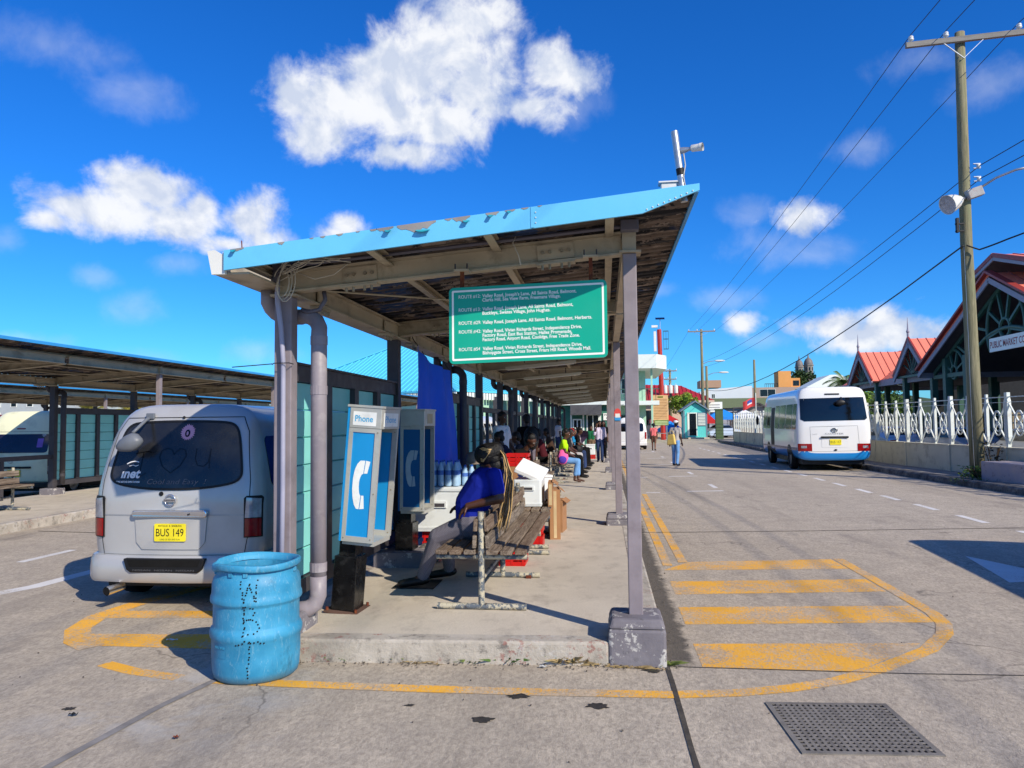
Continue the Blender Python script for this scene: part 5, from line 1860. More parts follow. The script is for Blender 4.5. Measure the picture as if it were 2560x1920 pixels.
part('stripe', BS.side_patch(-1, [(.15, .70), (6.9, .70), (6.9, .76), (.15, .80)], .004), M('navy_stripe', (.12, .2, .42), .3), bus)
part('windscreen', BS.rear_patch(dense(rrect(-1.0, 1.0, 1.45, 2.5, .1), .1), .006, front=True), glass_m, bus)

# ---- parked cars behind the railings
def car(label, loc, rot, paint, name='car'):
    c_ = thing(name, label, 'car', loc, rot, 'cars parked in the market yard')
    prof_ = [(0, .35), (.02, .62), (.10, .86), (.75, .98), (1.05, 1.02), (1.50, 1.38), (1.9, 1.44), (2.5, 1.42), (3.15, 1.0), (3.9, .88), (4.2, .72), (4.25, .4), (4.1, .26), (.15, .26)]
    b = B()
    rings = []
    for u in (-1, -.94, -.75, 0, .75, .94, 1):
        k = abs(u)
        rings.append([(.84 * u * (1 - .18 * max(0, (z - .9) / .54)), y if k < .9 else 2.1 + (y - 2.1) * (.985 if k < 1 else .96), z if k < .9 else .75 + (z - .75) * (.985 if k < 1 else .95)) for y, z in prof_])
    b.loft(rings)
    part('body', b, paint, c_, auto=40)
    part('rear_window', B().add([(-.56, 1.10, 1.07), (.56, 1.10, 1.07), (.52, 1.46, 1.36), (-.52, 1.46, 1.36)], [(0, 1, 2, 3)]), glass_m, c_)
    part('windscreen', B().add([(.55, 3.05, 1.08), (-.55, 3.05, 1.08), (-.5, 2.58, 1.385), (.5, 2.58, 1.385)], [(0, 1, 2, 3)]), glass_m, c_)
    for sx in (-1, 1):
        part('side_window', B().add([(sx * .835, 1.2, 1.06), (sx * .835, 2.95, 1.06), (sx * .765, 2.5, 1.36), (sx * .765, 1.58, 1.36)], [(0, 1, 2, 3) if sx > 0 else (3, 2, 1, 0)]), glass_m, c_)
        part('tail_light', B().obox((sx * .68, .07, .80), (.26, .12, .17)), redl_m, c_, bevel=.03)
        part('headlight', B().obox((sx * .62, 4.12, .72), (.3, .2, .13)), clrl_m, c_, bevel=.03)
        for y in (.8, 3.4):
            wheel(c_, sx * .76, y, .30, .19, sx)
    part('bumper', B().box(-.82, .82, -.05, .2, .34, .56), paint, c_, bevel=.05)
    return c_


silcar = M('pale_silver_paint', (.72, .74, .77), .3, .3, var=.02, scale=.8, coat=.5)
c0 = car('silver saloon car behind the railings right of the wooden pole', (12.9, 21.6, 0), R(4), silcar)
copy_tree(c0, (13.0, 27.2, 0), R(3), 'silver saloon car behind the railings left of the wooden pole')
c1 = car('dark blue car in the yard behind the railings', (15.2, 25.0, 0), R(2), M('navy_car_paint', (.10, .13, .20), .25, var=.03, coat=.6))
c2 = car('white pickup style car behind the railings beside the coach', (12.6, 33.0, 0), R(3), whitev_m)
copy_tree(c1, (8.0, 96, 0), R(75), 'dark car half hidden behind the wooden notice board')
copy_tree(c0, (14.2, 84, 0), R(120), 'grey car parked in the gap between kiosk and railings')
# ------------------------------------------------------------------ people
skin_m = M('brown_skin', (.30, .185, .13), .48, var=.08, scale=6, spec=.45)
skin2_m = M('light_brown_skin', (.44, .29, .21), .5, var=.06, scale=6)
hair_m = M('black_hair', (.035, .03, .03), .6, var=.3, scale=30, bump=.8, bscale=60)
blond_m = M('blond_braid', (.70, .58, .38), .6, var=.2, scale=40, bump=.5, bscale=90)


def cloth(name, col, **k):
    return M('cloth_' + name, col, .85, var=k.pop('var', .1), scale=k.pop('scale', 7), bump=.6, bscale=11, spec=.15, **k)


black_c, white_c, denim_c = cloth('black', (.06, .06, .065)), cloth('white', (.83, .82, .83)), cloth('denim', (.18, .24, .38), var=.2)
shoe_m = M('black_shoe', (.04, .04, .042), .45, var=.2)


def cap_into(b, p0, p1, r0, r1, n=12):
    p0, p1 = Vector(p0), Vector(p1)
    b.rings([(p0, r0), (p1, r1)], n)
    b.sphere(p0, r0, n, 8)
    b.sphere(p1, r1, n, 8)


def blob(name, caps, m, parent, voxel, spheres=(), smooth=3, label=None):
    b = B()
    for c in caps:
        cap_into(b, *c)
    for c, r in spheres:
        b.sphere(c, r, 14, 10)
    o = part(name, b, m, parent, smooth=True, label=label)
    md = o.modifiers.new('remesh', 'REMESH')
    md.mode = 'VOXEL'
    md.voxel_size = voxel
    md.use_smooth_shade = True
    ms = o.modifiers.new('smooth', 'SMOOTH')
    ms.factor = .5
    ms.iterations = smooth
    return o


def hand(wr, d, up, k=1., curl=.5):
    """palm and five fingers of different lengths, closing by curl; returns capsules"""
    d, up = Vector(d).normalized(), Vector(up).normalized()
    s = d.cross(up).normalized()
    up = s.cross(d)
    wr = Vector(wr)
    c = []
    for q in (-1, -.33, .33, 1):
        c.append((wr + s * q * .018 * k, wr + d * .075 * k + s * q * .028 * k, .014 * k, .0135 * k))
    for q, L in ((-1, .062), (-.33, .075), (.33, .078), (1, .068)):
        a = wr + d * .078 * k + s * q * .030 * k
        d1 = (d + up * -curl * .6).normalized()
        b_ = a + d1 * L * .5 * k
        d2 = (d + up * -curl * 1.7).normalized()
        e = b_ + d2 * L * .5 * k
        c += [(a, b_, .0098 * k, .0092 * k), (b_, e, .0092 * k, .0080 * k)]
    a = wr + d * .02 * k - s * .026 * k
    b_ = a + (d * .6 - s * .8 - up * .3).normalized() * .04 * k
    e = b_ + (d * .9 - s * .2 - up * curl).normalized() * .035 * k
    c += [(a, b_, .0135 * k, .011 * k), (b_, e, .011 * k, .0095 * k)]
    return c


def build_person(label, loc, rotz, J, top_m, leg_m, shoes=None, sleeve=.55, legcover=1.0, skin=None, hair='short', hair_mat=None, voxel=.013, fat=1., group=None, top_over=.013, curl=.5, cat='person'):
    """J: joint positions in the person's own space (facing -y, their left is +x)"""
    skin = skin or skin_m
    hair_mat = hair_mat or hair_m
    p = thing('person', label, cat, loc, rotz, group)
    V = {k: Vector(v) for k, v in J.items()}
    pel, ch, nk, hd = V['pelvis'], V['chest'], V['neck'], V['head']
    ax = (V['shL'] - V['shR']).normalized()
    hx = (V['hipL'] - V['hipR']).normalized()
    waist = (pel + ch) / 2 + V.get('belly', Vector((0, 0, 0)))

    def torso(e):
        f = fat
        return [(pel + hx * .065 * f, waist + ax * .055 * f, .105 * f + e, .098 * f + e), (pel - hx * .065 * f, waist - ax * .055 * f, .105 * f + e, .098 * f + e),
                (waist + ax * .055 * f, ch + ax * .075 * f, .098 * f + e, .105 * f + e), (waist - ax * .055 * f, ch - ax * .075 * f, .098 * f + e, .105 * f + e),
                (ch + ax * .06, V['shL'] - ax * .03, .085 * f + e, .055 + e), (ch - ax * .06, V['shR'] + ax * .03, .085 * f + e, .055 + e), (V['shL'], V['shR'], .05 + e, .05 + e)]

    def limb(a, b_, c, r0, r1, r2, e, frac=2.):
        out = []
        if frac >= 1:
            out.append((V[a], V[b_], r0 + e, r1 + e))
            q = min(1, frac - 1)
            if q > 0:
                out.append((V[b_], V[b_].lerp(V[c], q), r1 + e, r1 + (r2 - r1) * q + e))
        else:
            out.append((V[a], V[a].lerp(V[b_], frac), r0 + e, r0 + (r1 - r0) * frac + e))
        return out
    caps = torso(0)
    f2 = .40 + .60 * fat
    for s_ in 'LR':
        caps += limb('sh' + s_, 'el' + s_, 'wr' + s_, .046 * f2, .038 * f2, .026 * f2, 0)
        caps += limb('hip' + s_, 'kn' + s_, 'an' + s_, .082 * f2, .056 * f2, .036, 0)
        fdir = V['toe' + s_] - V['an' + s_]
        caps += [(V['an' + s_], V['an' + s_] + fdir * .25 + Vector((0, 0, -.01)), .036, .036), (V['an' + s_] + Vector((0, 0, -.02)), V['toe' + s_], .034, .026)]
        d = V['wr' + s_] - V['el' + s_]
        if 'hd' + s_ in V:
            d = V['hd' + s_]
        caps += hand(V['wr' + s_], d, V.get('up' + s_, Vector((0, -1, .3))), 1., curl)
    fw = V['face'].normalized()
    upv = (hd - nk).normalized()
    sd = fw.cross(upv).normalized()
    fw = upv.cross(sd).normalized()
    caps += [(nk - upv * .04, hd - upv * .06, .052, .05), (hd - upv * .055 + fw * .03, hd - upv * .075 + fw * .055, .055, .038), (hd + upv * .03 - fw * .01, hd + upv * .02 + fw * .02, .088, .082),
             (hd - upv * .0 + fw * .088, hd - upv * .028 + fw * .104, .010, .017), (hd - upv * .06 + fw * .082 - sd * .018, hd - upv * .06 + fw * .082 + sd * .018, .011, .011)]
    for q in (-1, 1):
        caps.append((hd + sd * q * .084 - fw * .005 + upv * .01, hd + sd * q * .086 - fw * .01 - upv * .02, .014, .011))
    body = blob('body', caps, skin, p, voxel)
    for q in (-1, 1):
        part('eye', B().sphere(hd + fw * .088 + sd * q * .032 + upv * .008, (.011, .011, .008), 8, 6), M('eye_white', (.8, .78, .75), .3), p, smooth=True)
        part('pupil', B().sphere(hd + fw * .0955 + sd * q * .032 + upv * .008, .006, 6, 5), hair_m, p, smooth=True)
    part('lips', B().sphere(hd - upv * .06 + fw * .095, (.02, .008, .008), 8, 6), M('lip', (.30, .13, .11), .5), p, smooth=True)
    # top
    tcaps = torso(top_over)
    tcaps.append((nk - upv * .05, nk - upv * .075, .06 + top_over, .075 + top_over))
    for s_ in 'LR':
        if sleeve > 0:
            tcaps += limb('sh' + s_, 'el' + s_, 'wr' + s_, .05 * f2, .044 * f2, .032 * f2, top_over, sleeve)
    blob('top', tcaps, top_m, p, voxel)
    lcaps = [(pel + hx * .07 * fat, pel - hx * .07 * fat, .108 * fat + .010, .108 * fat + .010)]
    for s_ in 'LR':
        lcaps += limb('hip' + s_, 'kn' + s_, 'an' + s_, .084 * f2, .06 * f2, .046, .012, legcover * 2 if legcover < .5 else 1 + (legcover - .5) * 2)
    blob('trousers', lcaps, leg_m, p, voxel)
    if shoes:
        for s_ in 'LR':
            a, t_ = V['an' + s_], V['toe' + s_]
            blob('shoe', [(a + Vector((0, 0, -.03)), t_, .045, .037), (a - (t_ - a).normalized() * .04 + Vector((0, 0, -.035)), a + Vector((0, 0, -.03)), .04, .043)], shoes, p, max(.008, voxel * .7))
    hr_c, hr_s = [], [(hd + upv * .045 - fw * .018, (.093, .098, .085))]
    hr_c.append((hd + upv * .04 - fw * .03, hd - upv * .03 - fw * .045, .086, .07))
    if hair == 'afro':
        rr_ = random.Random(hash(label) % 999)
        for k in range(16):
            d = (upv * rr_.uniform(.0, 1) - fw * rr_.uniform(-.1, 1) + sd * rr_.uniform(-1, 1)).normalized()
            hr_s.append((hd + upv * .02 + d * .085, rr_.uniform(.04, .06)))
    elif hair == 'long':
        for q in (-1, -.4, .4, 1):
            hr_c.append((hd - fw * .05 + sd * .06 * q, nk - upv * .10 - fw * .075 + sd * .085 * q, .045, .03))
        for q in (-1, 1):
            hr_c.append((hd + sd * .08 * q + upv * .02, nk - upv * .04 + sd * .10 * q + fw * .01, .035, .028))
    elif hair == 'bun':
        hr_s.append((hd - fw * .1 + upv * .07, .05))
    blob('hair', hr_c, hair_mat, p, max(.010, voxel * .8), hr_s, 1)
    return p, V


def standing(h=1.7, stride=0., armL=0., armR=0., lean=0.):
    k = h / 1.7
    J = dict(pelvis=(0, 0, .93), chest=(0, -.01 - lean * .3, 1.28), neck=(0, .0 - lean * .45, 1.45), head=(0, -.02 - lean * .55, 1.60), face=(0, -1, 0),
             shL=(.17, 0 - lean * .4, 1.39), shR=(-.17, 0 - lean * .4, 1.39), hipL=(.085, 0, .90), hipR=(-.085, 0, .90),
             elL=(.21, .03 - armL * .25, 1.11), wrL=(.215, -.03 - armL * .55, .87 + armL * .06), elR=(-.21, .03 - armR * .25, 1.11), wrR=(-.215, -.03 - armR * .55, .87 + armR * .06),
             knL=(.09, -.02 - stride * .25, .49), anL=(.09, .03 - stride * .38, .085), toeL=(.11, -.13 - stride * .38, .035),
             knR=(-.09, -.02 + stride * .1, .49), anR=(-.09, .03 + stride * .42, .085 + abs(stride) * .05), toeR=(-.11, -.13 + stride * .42, .035))
    return {a: tuple(c * k if a != 'face' else c for c in b) for a, b in J.items()}


def sitting(seat=.48, lean=.05, hands='lap'):
    J = dict(pelvis=(0, 0, seat + .10), chest=(0, -lean, seat + .45), neck=(0, -lean * 1.4, seat + .62), head=(0, -lean * 1.7 - .02, seat + .77), face=(0, -1, -.15),
             shL=(.17, -lean * 1.2, seat + .56), shR=(-.17, -lean * 1.2, seat + .56), hipL=(.09, -.02, seat + .09), hipR=(-.09, -.02, seat + .09),
             elL=(.21, -.05 - lean, seat + .30), wrL=(.10, -.27, seat + .20), elR=(-.21, -.05 - lean, seat + .30), wrR=(-.08, -.27, seat + .22),
             knL=(.11, -.43, seat + .07), anL=(.11, -.47, .09), toeL=(.12, -.63, .035), knR=(-.10, -.43, seat + .07), anR=(-.10, -.45, .09), toeR=(-.11, -.61, .035))
    return J


GP = 'people waiting at the terminal'
# --- the woman in blue on the near bench (joints in platform space, she faces -x)
WB = dict(pelvis=(-1.22, 7.0, .80), chest=(-1.11, 6.98, 1.145), neck=(-1.04, 6.97, 1.295), head=(-1.075, 6.98, 1.40), face=(-.7, .3, -.75), belly=(-.085, 0, -.02),
          shL=(-1.00, 6.775, 1.235), shR=(-1.08, 7.16, 1.235), hipL=(-1.25, 6.89, .775), hipR=(-1.25, 7.10, .775),
          elL=(-.945, 6.73, 1.035), wrL=(-1.235, 6.74, .965), elR=(-1.16, 7.32, 1.02), wrR=(-1.36, 7.16, .93), hdL=(-.75, .05, -.62), upL=(-.6, -.3, .75), hdR=(-1, 0, -.3), upR=(-.2, .2, 1),
          knL=(-1.555, 6.93, .66), anL=(-1.735, 7.05, .265), toeL=(-1.93, 7.02, .205), knR=(-1.53, 7.22, .66), anR=(-1.56, 7.46, .265), toeR=(-1.75, 7.44, .205))
off = Vector((-1.22, 7.0, PZ))
JW = {k: (v if k in ('face', 'belly', 'hdL', 'hdR', 'upL', 'upR') else tuple(Vector(v) - off)) for k, v in WB.items()}
t = NT('checked_trousers')
chk = t.n.new('ShaderNodeTexChecker')
chk.inputs['Scale'].default_value = 130
t.l.new(t.obj, chk.inputs['Vector'])
t.out(t.mix(t.ramp(t.noise(5), .3, .7, .2, .5), t.mix(chk.outputs[1], lin((.50, .49, .52)), lin((.38, .37, .41))), lin((.42, .40, .44))), .85, 0, .15)
wblue, VW_ = build_person('woman in a blue T-shirt with long blond-streaked braids slumped on the near bench', off, 0, JW, cloth('royal_blue', (.09, .15, .56), var=.08), t.m, shoe_m, .62, .97, skin_m, 'short', hair_m, .0075, 1.42, GP, .012, .55)
# full head of hair gathered to one side, braids hanging over the backrest
hb = B()
hc = VW_['head'] + Vector((.02, 0, .02))
blob('hair_mass', [(hc + Vector((-.06, -.02, .0)), hc + Vector((.04, -.01, .035)), .10, .085), (hc + Vector((.0, .03, -.03)), hc + Vector((.05, .0, -.10)), .09, .075)], hair_m, wblue, .009)
tie = hc + Vector((.055, -.055, .04))
br = random.Random(31)
for k in range(46):
    ang = br.uniform(-1, 1)
    blond = k % 5 < 3
    st_ = hc + Vector((-.09 + .04 * br.random(), -.075 + .05 * ang, .03 + .04 * br.random()))
    endp = Vector((.26 + .05 * ang + .03 * br.random(), -.12 + .07 * br.uniform(-1, 1), .62 + br.uniform(-.08, .12)))
    mid = tie + Vector((.07 + .02 * br.random(), br.uniform(-.03, .03), -.04))
    m2 = mid.lerp(endp, .45) + Vector((.05 + .02 * ang, 0, .06))
    pts = []
    ctrl = [tie + Vector((-.02, br.uniform(-.012, .012), br.uniform(-.012, .012))), tie + Vector((.03, 0, .012)), mid, m2, m2.lerp(endp, .6) + Vector((.012, 0, 0)), endp]
    for i in range(len(ctrl) - 1):
        for q in range(3):
            pts.append(ctrl[i].lerp(ctrl[i + 1], q / 3))
    pts.append(ctrl[-1])
    part('braid', B().rings([(p_, .0058 if i < len(pts) - 2 else .003) for i, p_ in enumerate(pts)], 6), blond_m if blond else hair_m, wblue, smooth=True)
for k in range(11):
    z = .055 - .010 * k
    pts = [hc + Vector((-.115 + .004 * k, -.075 - .004 * k, z - .01)), hc + Vector((-.06, -.105, z + .012 - .003 * k)), hc + Vector((.0, -.103, .05 - .003 * k)), tie + Vector((-.01, -.012, .012 - .002 * k))]
    part('braid', B().rings([(p_, .0055) for p_ in pts], 6), blond_m if k % 4 != 3 else hair_m, wblue, smooth=True)
part('hair_tie', B().sphere(tie, (.026, .03, .03), 10, 8), hair_m, wblue, smooth=True)

# --- others along the platform
FX = R(90)     # facing +x
neon, pinkc = cloth('neon_yellow', (.70, .92, .10)), cloth('pink', (.90, .38, .62))
skyc, greyc, redc, greenc = cloth('light_denim', (.42, .60, .80), var=.15), cloth('grey', (.50, .50, .52)), cloth('red', (.62, .10, .12)), cloth('green', (.10, .36, .24))
J = sitting(.50, .06)
J.update(knL=(.10, -.42, .56), anL=(.09, -.42, .10), toeL=(.09, -.57, .04), anR=(-.08, -.33, .10), toeR=(-.08, -.48, .04))
pw, _ = build_person('woman in a neon yellow top with an afro sitting on a bench', (-1.12, 19.75, PZ), FX, J, neon, skyc, None, .5, .86, skin_m, 'afro', voxel=.014, group=GP)
bp = thing('backpack', 'pink and purple backpack on the lap of the woman in yellow', 'bag', (-1.08, 19.58, PZ + .52), .3)
part('sack', B().sphere((0, 0, .16), (.15, .10, .20), 16, 10), pinkc, bp, smooth=True)
part('pocket', B().sphere((-.02, -.06, .10), (.11, .06, .11), 14, 8), cloth('purple', (.30, .22, .62)), bp, smooth=True)
part('strap', B().tube([(-.1, -.06, .3), (-.15, -.1, .2), (-.14, -.09, .05)], .014, 6), black_c, bp)

J = sitting(.49, .30)
J.update(wrL=(.06, -.50, .98), elL=(.16, -.42, .70), hdL=(0, .1, 1), upL=(0, -1, 0), face=(.1, -.9, -.35))
build_person('woman in black leaning forward with her hand to her chin behind the goods', (-1.72, 13.2, PZ), R(-90) + R(150), J, black_c, black_c, shoe_m, .5, 1, skin_m, 'bun', voxel=.014, group=GP)
J = sitting(.49, .1)
build_person('person in a dark patterned top seated beyond the woman in black', (-1.68, 15.9, PZ), R(-90), J, cloth('dark_print', (.20, .19, .22), var=.6, scale=25), black_c, shoe_m, .5, 1, skin_m, 'short', voxel=.016, group=GP)
build_person('standing man in a white shirt behind the left-hand posts', (-2.05, 15.0, PZ), R(60), standing(1.78, 0, .3, .2), white_c, black_c, shoe_m, .6, 1, skin_m, 'short', voxel=.016, group=GP)
mb, V = build_person('standing man in dark clothes carrying a black backpack', (-1.72, 16.9, PZ), R(200), standing(1.74, 0, .2, .1, .1), black_c, cloth('dusty_grey', (.42, .39, .42)), shoe_m, .6, 1, skin_m, 'short', voxel=.016, group=GP)
bk = thing('rucksack', 'black rucksack on the back of the standing man', 'bag', (-1.62, 16.72, PZ + 1.0), R(200))
part('sack', B().sphere((0, .0, .22), (.18, .14, .27), 16, 10), bgm, bk, smooth=True)
part('pocket', B().sphere((0, .10, .12), (.13, .08, .13), 14, 8), bgm, bk, smooth=True)
part('strap', B().tube([(-.1, -.1, .4), (-.12, -.2, .42), (-.12, -.24, .3), (-.1, -.12, .05)], .016, 6), bgm, bk)
J = sitting(.50, .08)
build_person('man in a red cap and light trousers sitting on a bench beyond the yellow top', (-1.18, 23.6, PZ), FX, J, greyc, cloth('light_grey', (.66, .65, .65)), shoe_m, .5, .98, skin_m, 'short', redc, voxel=.016, group=GP)
J = sitting(.50, .04)
pp, _ = build_person('person in a green, white and blue top with a black bag on the lap', (-1.12, 25.4, PZ), FX, J, cloth('turquoise', (.12, .50, .68)), denim_c, shoe_m, .55, 1, skin2_m, 'short', voxel=.016, group=GP)
sb = thing('handbag', 'black handbag on the lap of the person in the turquoise top', 'bag', (-.90, 25.1, PZ + .55), .2)
part('sack', B().sphere((0, 0, .13), (.19, .10, .15), 14, 9), bgm, sb, smooth=True)
part('strap', B().tube([(-.15, 0, .2), (-.12, 0, .36), (.1, 0, .36), (.15, 0, .2)], .012, 6), bgm, sb, smooth=True)
J = sitting(.50, .12)
build_person('person in black sitting with legs stretched past the turquoise top', (-1.10, 27.2, PZ), FX, J, black_c, black_c, shoe_m, .6, 1, skin_m, 'afro', voxel=.016, group=GP)
build_person('person in a white T-shirt standing far back by the left posts', (-2.0, 33.0, PZ), R(120), standing(1.72), white_c, denim_c, shoe_m, .5, 1, skin_m, 'short', voxel=.018, group=GP)
build_person('child in green walking behind the woman in the white shirt', (-.62, 35.5, PZ), 0, standing(1.4, .25), greenc, cloth('khaki', (.45, .38, .30)), shoe_m, .5, .6, skin_m, 'short', voxel=.018, group=GP)
build_person('person in dark clothes close behind the woman in the white shirt', (-.05, 33.6, PZ), R(8), standing(1.62, -.3), black_c, black_c, shoe_m, .7, 1, skin_m, 'long', voxel=.018, group=GP)
J = standing(1.62, .35, .1, 0)
k_ = 1.62 / 1.7
J.update(elR=(-.22 * k_, -.06, 1.16 * k_), wrR=(-.12 * k_, -.14, 1.47 * k_), hdR=(.1, .1, 1), upR=(0, -1, 0))
build_person('woman in a white shirt and jeans walking with a phone at her ear', (-.18, 30.3, PZ), R(-4), J, cloth('pale_lilac', (.80, .76, .84)), denim_c, shoe_m, 1.2, 1, skin_m, 'long', voxel=.014, group=GP)
for lab, loc, rot, tm, hr, ln in (('seated person in a dark blue top next to the man with the rucksack', (-1.74, 14.7, PZ), R(-90), cloth('navy', (.10, .12, .22)), 'bun', .18),
                               ('seated person in a maroon top on the far side of the yellow top bench', (-1.66, 20.8, PZ), R(-90), cloth('maroon', (.28, .09, .12)), 'afro', .1),
                               ('seated person in a charcoal top beside the woman in yellow', (-1.12, 21.6, PZ), FX, cloth('charcoal', (.14, .14, .15)), 'long', .08),
                               ('seated person in a brown top on the far side of the red cap bench', (-1.66, 24.4, PZ), R(-90), cloth('brown', (.26, .19, .15)), 'short', .12),
                               ('seated person in a patterned pale top at the end of the bench row', (-1.05, 28.7, PZ), FX, cloth('pale_print', (.60, .55, .58), var=.5, scale=22), 'bun', .05)):
    build_person(lab, loc, rot, sitting(.50, ln), tm, black_c, shoe_m, .55, 1, skin_m, hr, voxel=.016, group=GP)
# umbrella resting on the bench
um_m = cloth('purple_print', (.28, .22, .33), var=.5, scale=14)
um = thing('umbrella', 'open purple patterned umbrella behind the seated people', 'umbrella', (-1.02, 30.2, PZ + .62), 0)
UM = Matrix.Translation((0, 0, .32)) @ Matrix.Rotation(R(-38), 4, 'Y') @ Matrix.Rotation(R(-30), 4, 'X')
for k in range(8):
    a0, a1 = 2 * math.pi * k / 8, 2 * math.pi * (k + 1) / 8
    fn = lambda u, v, a0=a0, a1=a1: UM @ Vector((.46 * v * math.cos(a0 + (a1 - a0) * u) * (1 - .06 * math.sin(math.pi * u) * v), .46 * v * math.sin(a0 + (a1 - a0) * u) * (1 - .06 * math.sin(math.pi * u) * v), .16 * (1 - v * v)))
    part('panel', B().grid(fn, 4, 5), um_m, um, smooth=True)
part('shaft', B().cyl(UM @ Vector((0, 0, .2)), UM @ Vector((0, 0, -.5)), .008, n=6), galv, um)
# man crossing the road with a yellow bag and a white cap
J = standing(1.76, .12, -.1, .15, .12)
J['face'] = (.7, -.7, -.1)
mr_, V = build_person('man in a grey shirt and pale jeans standing in the road in a white cap', (2.77, 30.3, 0), R(150), J, cloth('pale_grey', (.68, .66, .64)), skyc, shoe_m, .55, 1, skin_m, 'short', voxel=.014, group='people out on the road')
h_ = V['head']
part('cap_crown', B().sphere(h_ + Vector((0, .01, .06)), (.105, .11, .075), 14, 8), white_c, mr_, smooth=True)
part('cap_peak', B().obox(h_ + Vector((.09, -.1, .045)), (.12, .12, .012), Matrix.Rotation(R(45), 3, 'Z')), white_c, mr_)
yb = thing('shoulder_bag', 'yellow cloth bag slung on the back of the man in the road', 'bag', (2.62, 30.08, .85), R(150))
part('sack', B().prism([(-.17, 0), (.19, -.04), (.16, .36), (-.10, .40)], lambda u, w, a: (u, a, w), -.06, .07), cloth('butter_yellow', (.86, .74, .42)), yb, bevel=.03)
part('strap', B().tube([(-.1, 0, .38), (-.06, .05, .52), (.06, .05, .52), (.14, 0, .35)], .012, 6), cloth('butter_yellow', (.86, .74, .42)), yb, smooth=True)
build_person('person in a coral top and shorts walking by the parked white van', (3.0, 47.0, 0), R(170), standing(1.62, .2), cloth('coral', (.88, .45, .45)), cloth('brown_print', (.42, .30, .25), var=.4), shoe_m, .5, .45, skin2_m, 'afro', voxel=.018, group='people out on the road')
build_person('person in a mint shirt in the yard behind the railings', (13.6, 23.6, 0), R(40), standing(1.75), cloth('mint_shirt', (.35, .75, .66)), denim_c, shoe_m, .6, 1, skin_m, 'short', voxel=.018, group='people in the market yard')
# ------------------------------------------------------------------ railing wall along the pavement
wallp_m = M('stained_cream_wall', (.78, .755, .66), .85, var=.08, scale=1.2, dirt=(.48, .44, .36), dirt_amt=.6, dirt_scale=2.2, bump=.2)
rail_m = M('white_railing_paint', (.84, .86, .83), .6, var=.05, scale=5, dirt=(.62, .52, .38), dirt_amt=.45, dirt_scale=4)
WALL = [(11.25, 13.0), (10.95, 18.3), (10.65, 22.0), (10.3, 27.0), (10.15, 45.0), (10.25, 62.0)]


def along(path, s):
    for i in range(len(path) - 1):
        a, b_ = Vector(path[i]), Vector(path[i + 1])
        L = (b_ - a).length
        if s <= L or i == len(path) - 2:
            d = (b_ - a).normalized()
            return a + d * s, d
        s -= L


total = sum((Vector(WALL[i + 1]) - Vector(WALL[i])).length for i in range(len(WALL) - 1))
fw_ = thing('railing_wall', 'low cream wall carrying white ornamental railings along the pavement', 'railing', (10.65, 22, .15))
ST = .95
nb = int(total / ST)
pick = B().prism([(-.045, .30), (0, .0), (.045, .30), (.05, 1.25), (.035, 1.30), (.035, 1.46), (-.035, 1.46), (-.035, 1.30), (-.05, 1.25)], XZ, -.03, .03)
pick.box(-.05, -.018, -.045, -.031, .28, 1.22).box(.018, .05, -.045, -.031, .28, 1.22)
pick_me = pick.mesh('picket')
big = B().prism([(-.085, .30), (-.02, .0), (.02, .0), (.085, .30), (.09, 1.25), (.06, 1.32), (.06, 1.48), (-.06, 1.48), (-.06, 1.32), (-.09, 1.25)], XZ, -.045, .045)
big.box(-.088, -.05, -.06, -.046, .28, 1.22).box(-.018, .018, -.06, -.046, .2, 1.28).box(.05, .088, -.06, -.046, .28, 1.22)
big_me = big.mesh('pillar')


def ringm(rx, rz_, zc, r):
    return B().rings([(Vector((rx * math.cos(R(a)), 0, zc + rz_ * math.sin(R(a)))), r) for a in range(0, 361, 20)], 6, False)


ring_me = ringm(.19, .33, .66, .022).mesh('ring', True)
ring2_me = ringm(.115, .125, .84, .018).mesh('small_ring', True)
ring3_me = ringm(.115, .125, .56, .018).mesh('small_ring', True)
d1_me = B().bar((-ST / 2 + .05, 0, 1.22), (ST / 2 - .03, 0, .10), .03, .035, (0, 1, 0)).mesh('diagonal_bar')
d2_me = B().bar((ST / 2 - .05, .012, 1.22), (-ST / 2 + .03, .012, .10), .03, .035, (0, 1, 0)).mesh('diagonal_bar')
r1_me = B().bar((-ST / 2, 0, 1.36), (ST / 2, 0, 1.36), .025, .025).mesh('rail')
r2_me = B().bar((-ST / 2, 0, 1.22), (ST / 2, 0, 1.22), .012, .012).mesh('rail')
for me in (pick_me, big_me, ring_me, ring2_me, ring3_me, d1_me, d2_me, r1_me, r2_me):
    me.materials.append(rail_m)
I0 = INV[fw_.name]
for k in range(nb + 1):
    p, d = along(WALL, k * ST)
    ang = math.atan2(d.y, d.x) + math.pi
    o = part('pillar' if k % 3 == 0 else 'picket', big_me if k % 3 == 0 else pick_me, None, fw_)
    o.location = I0 @ Vector((p.x, p.y, .93))
    o.rotation_euler = (0, 0, ang)
    if k < nb:
        pm, d = along(WALL, (k + .5) * ST)
        ang = math.atan2(d.y, d.x) + math.pi
        lst = [('ring', ring_me), ('small_ring', ring2_me), ('small_ring', ring3_me), ('diagonal_bar', d1_me), ('rail', r1_me)]
        if k * ST < 32:
            lst += [('diagonal_bar', d2_me), ('rail', r2_me)]
        for nm, me in lst:
            o = part(nm, me, None, fw_)
            o.location = I0 @ Vector((pm.x, pm.y, .93))
            o.rotation_euler = (0, 0, ang)
k = 0
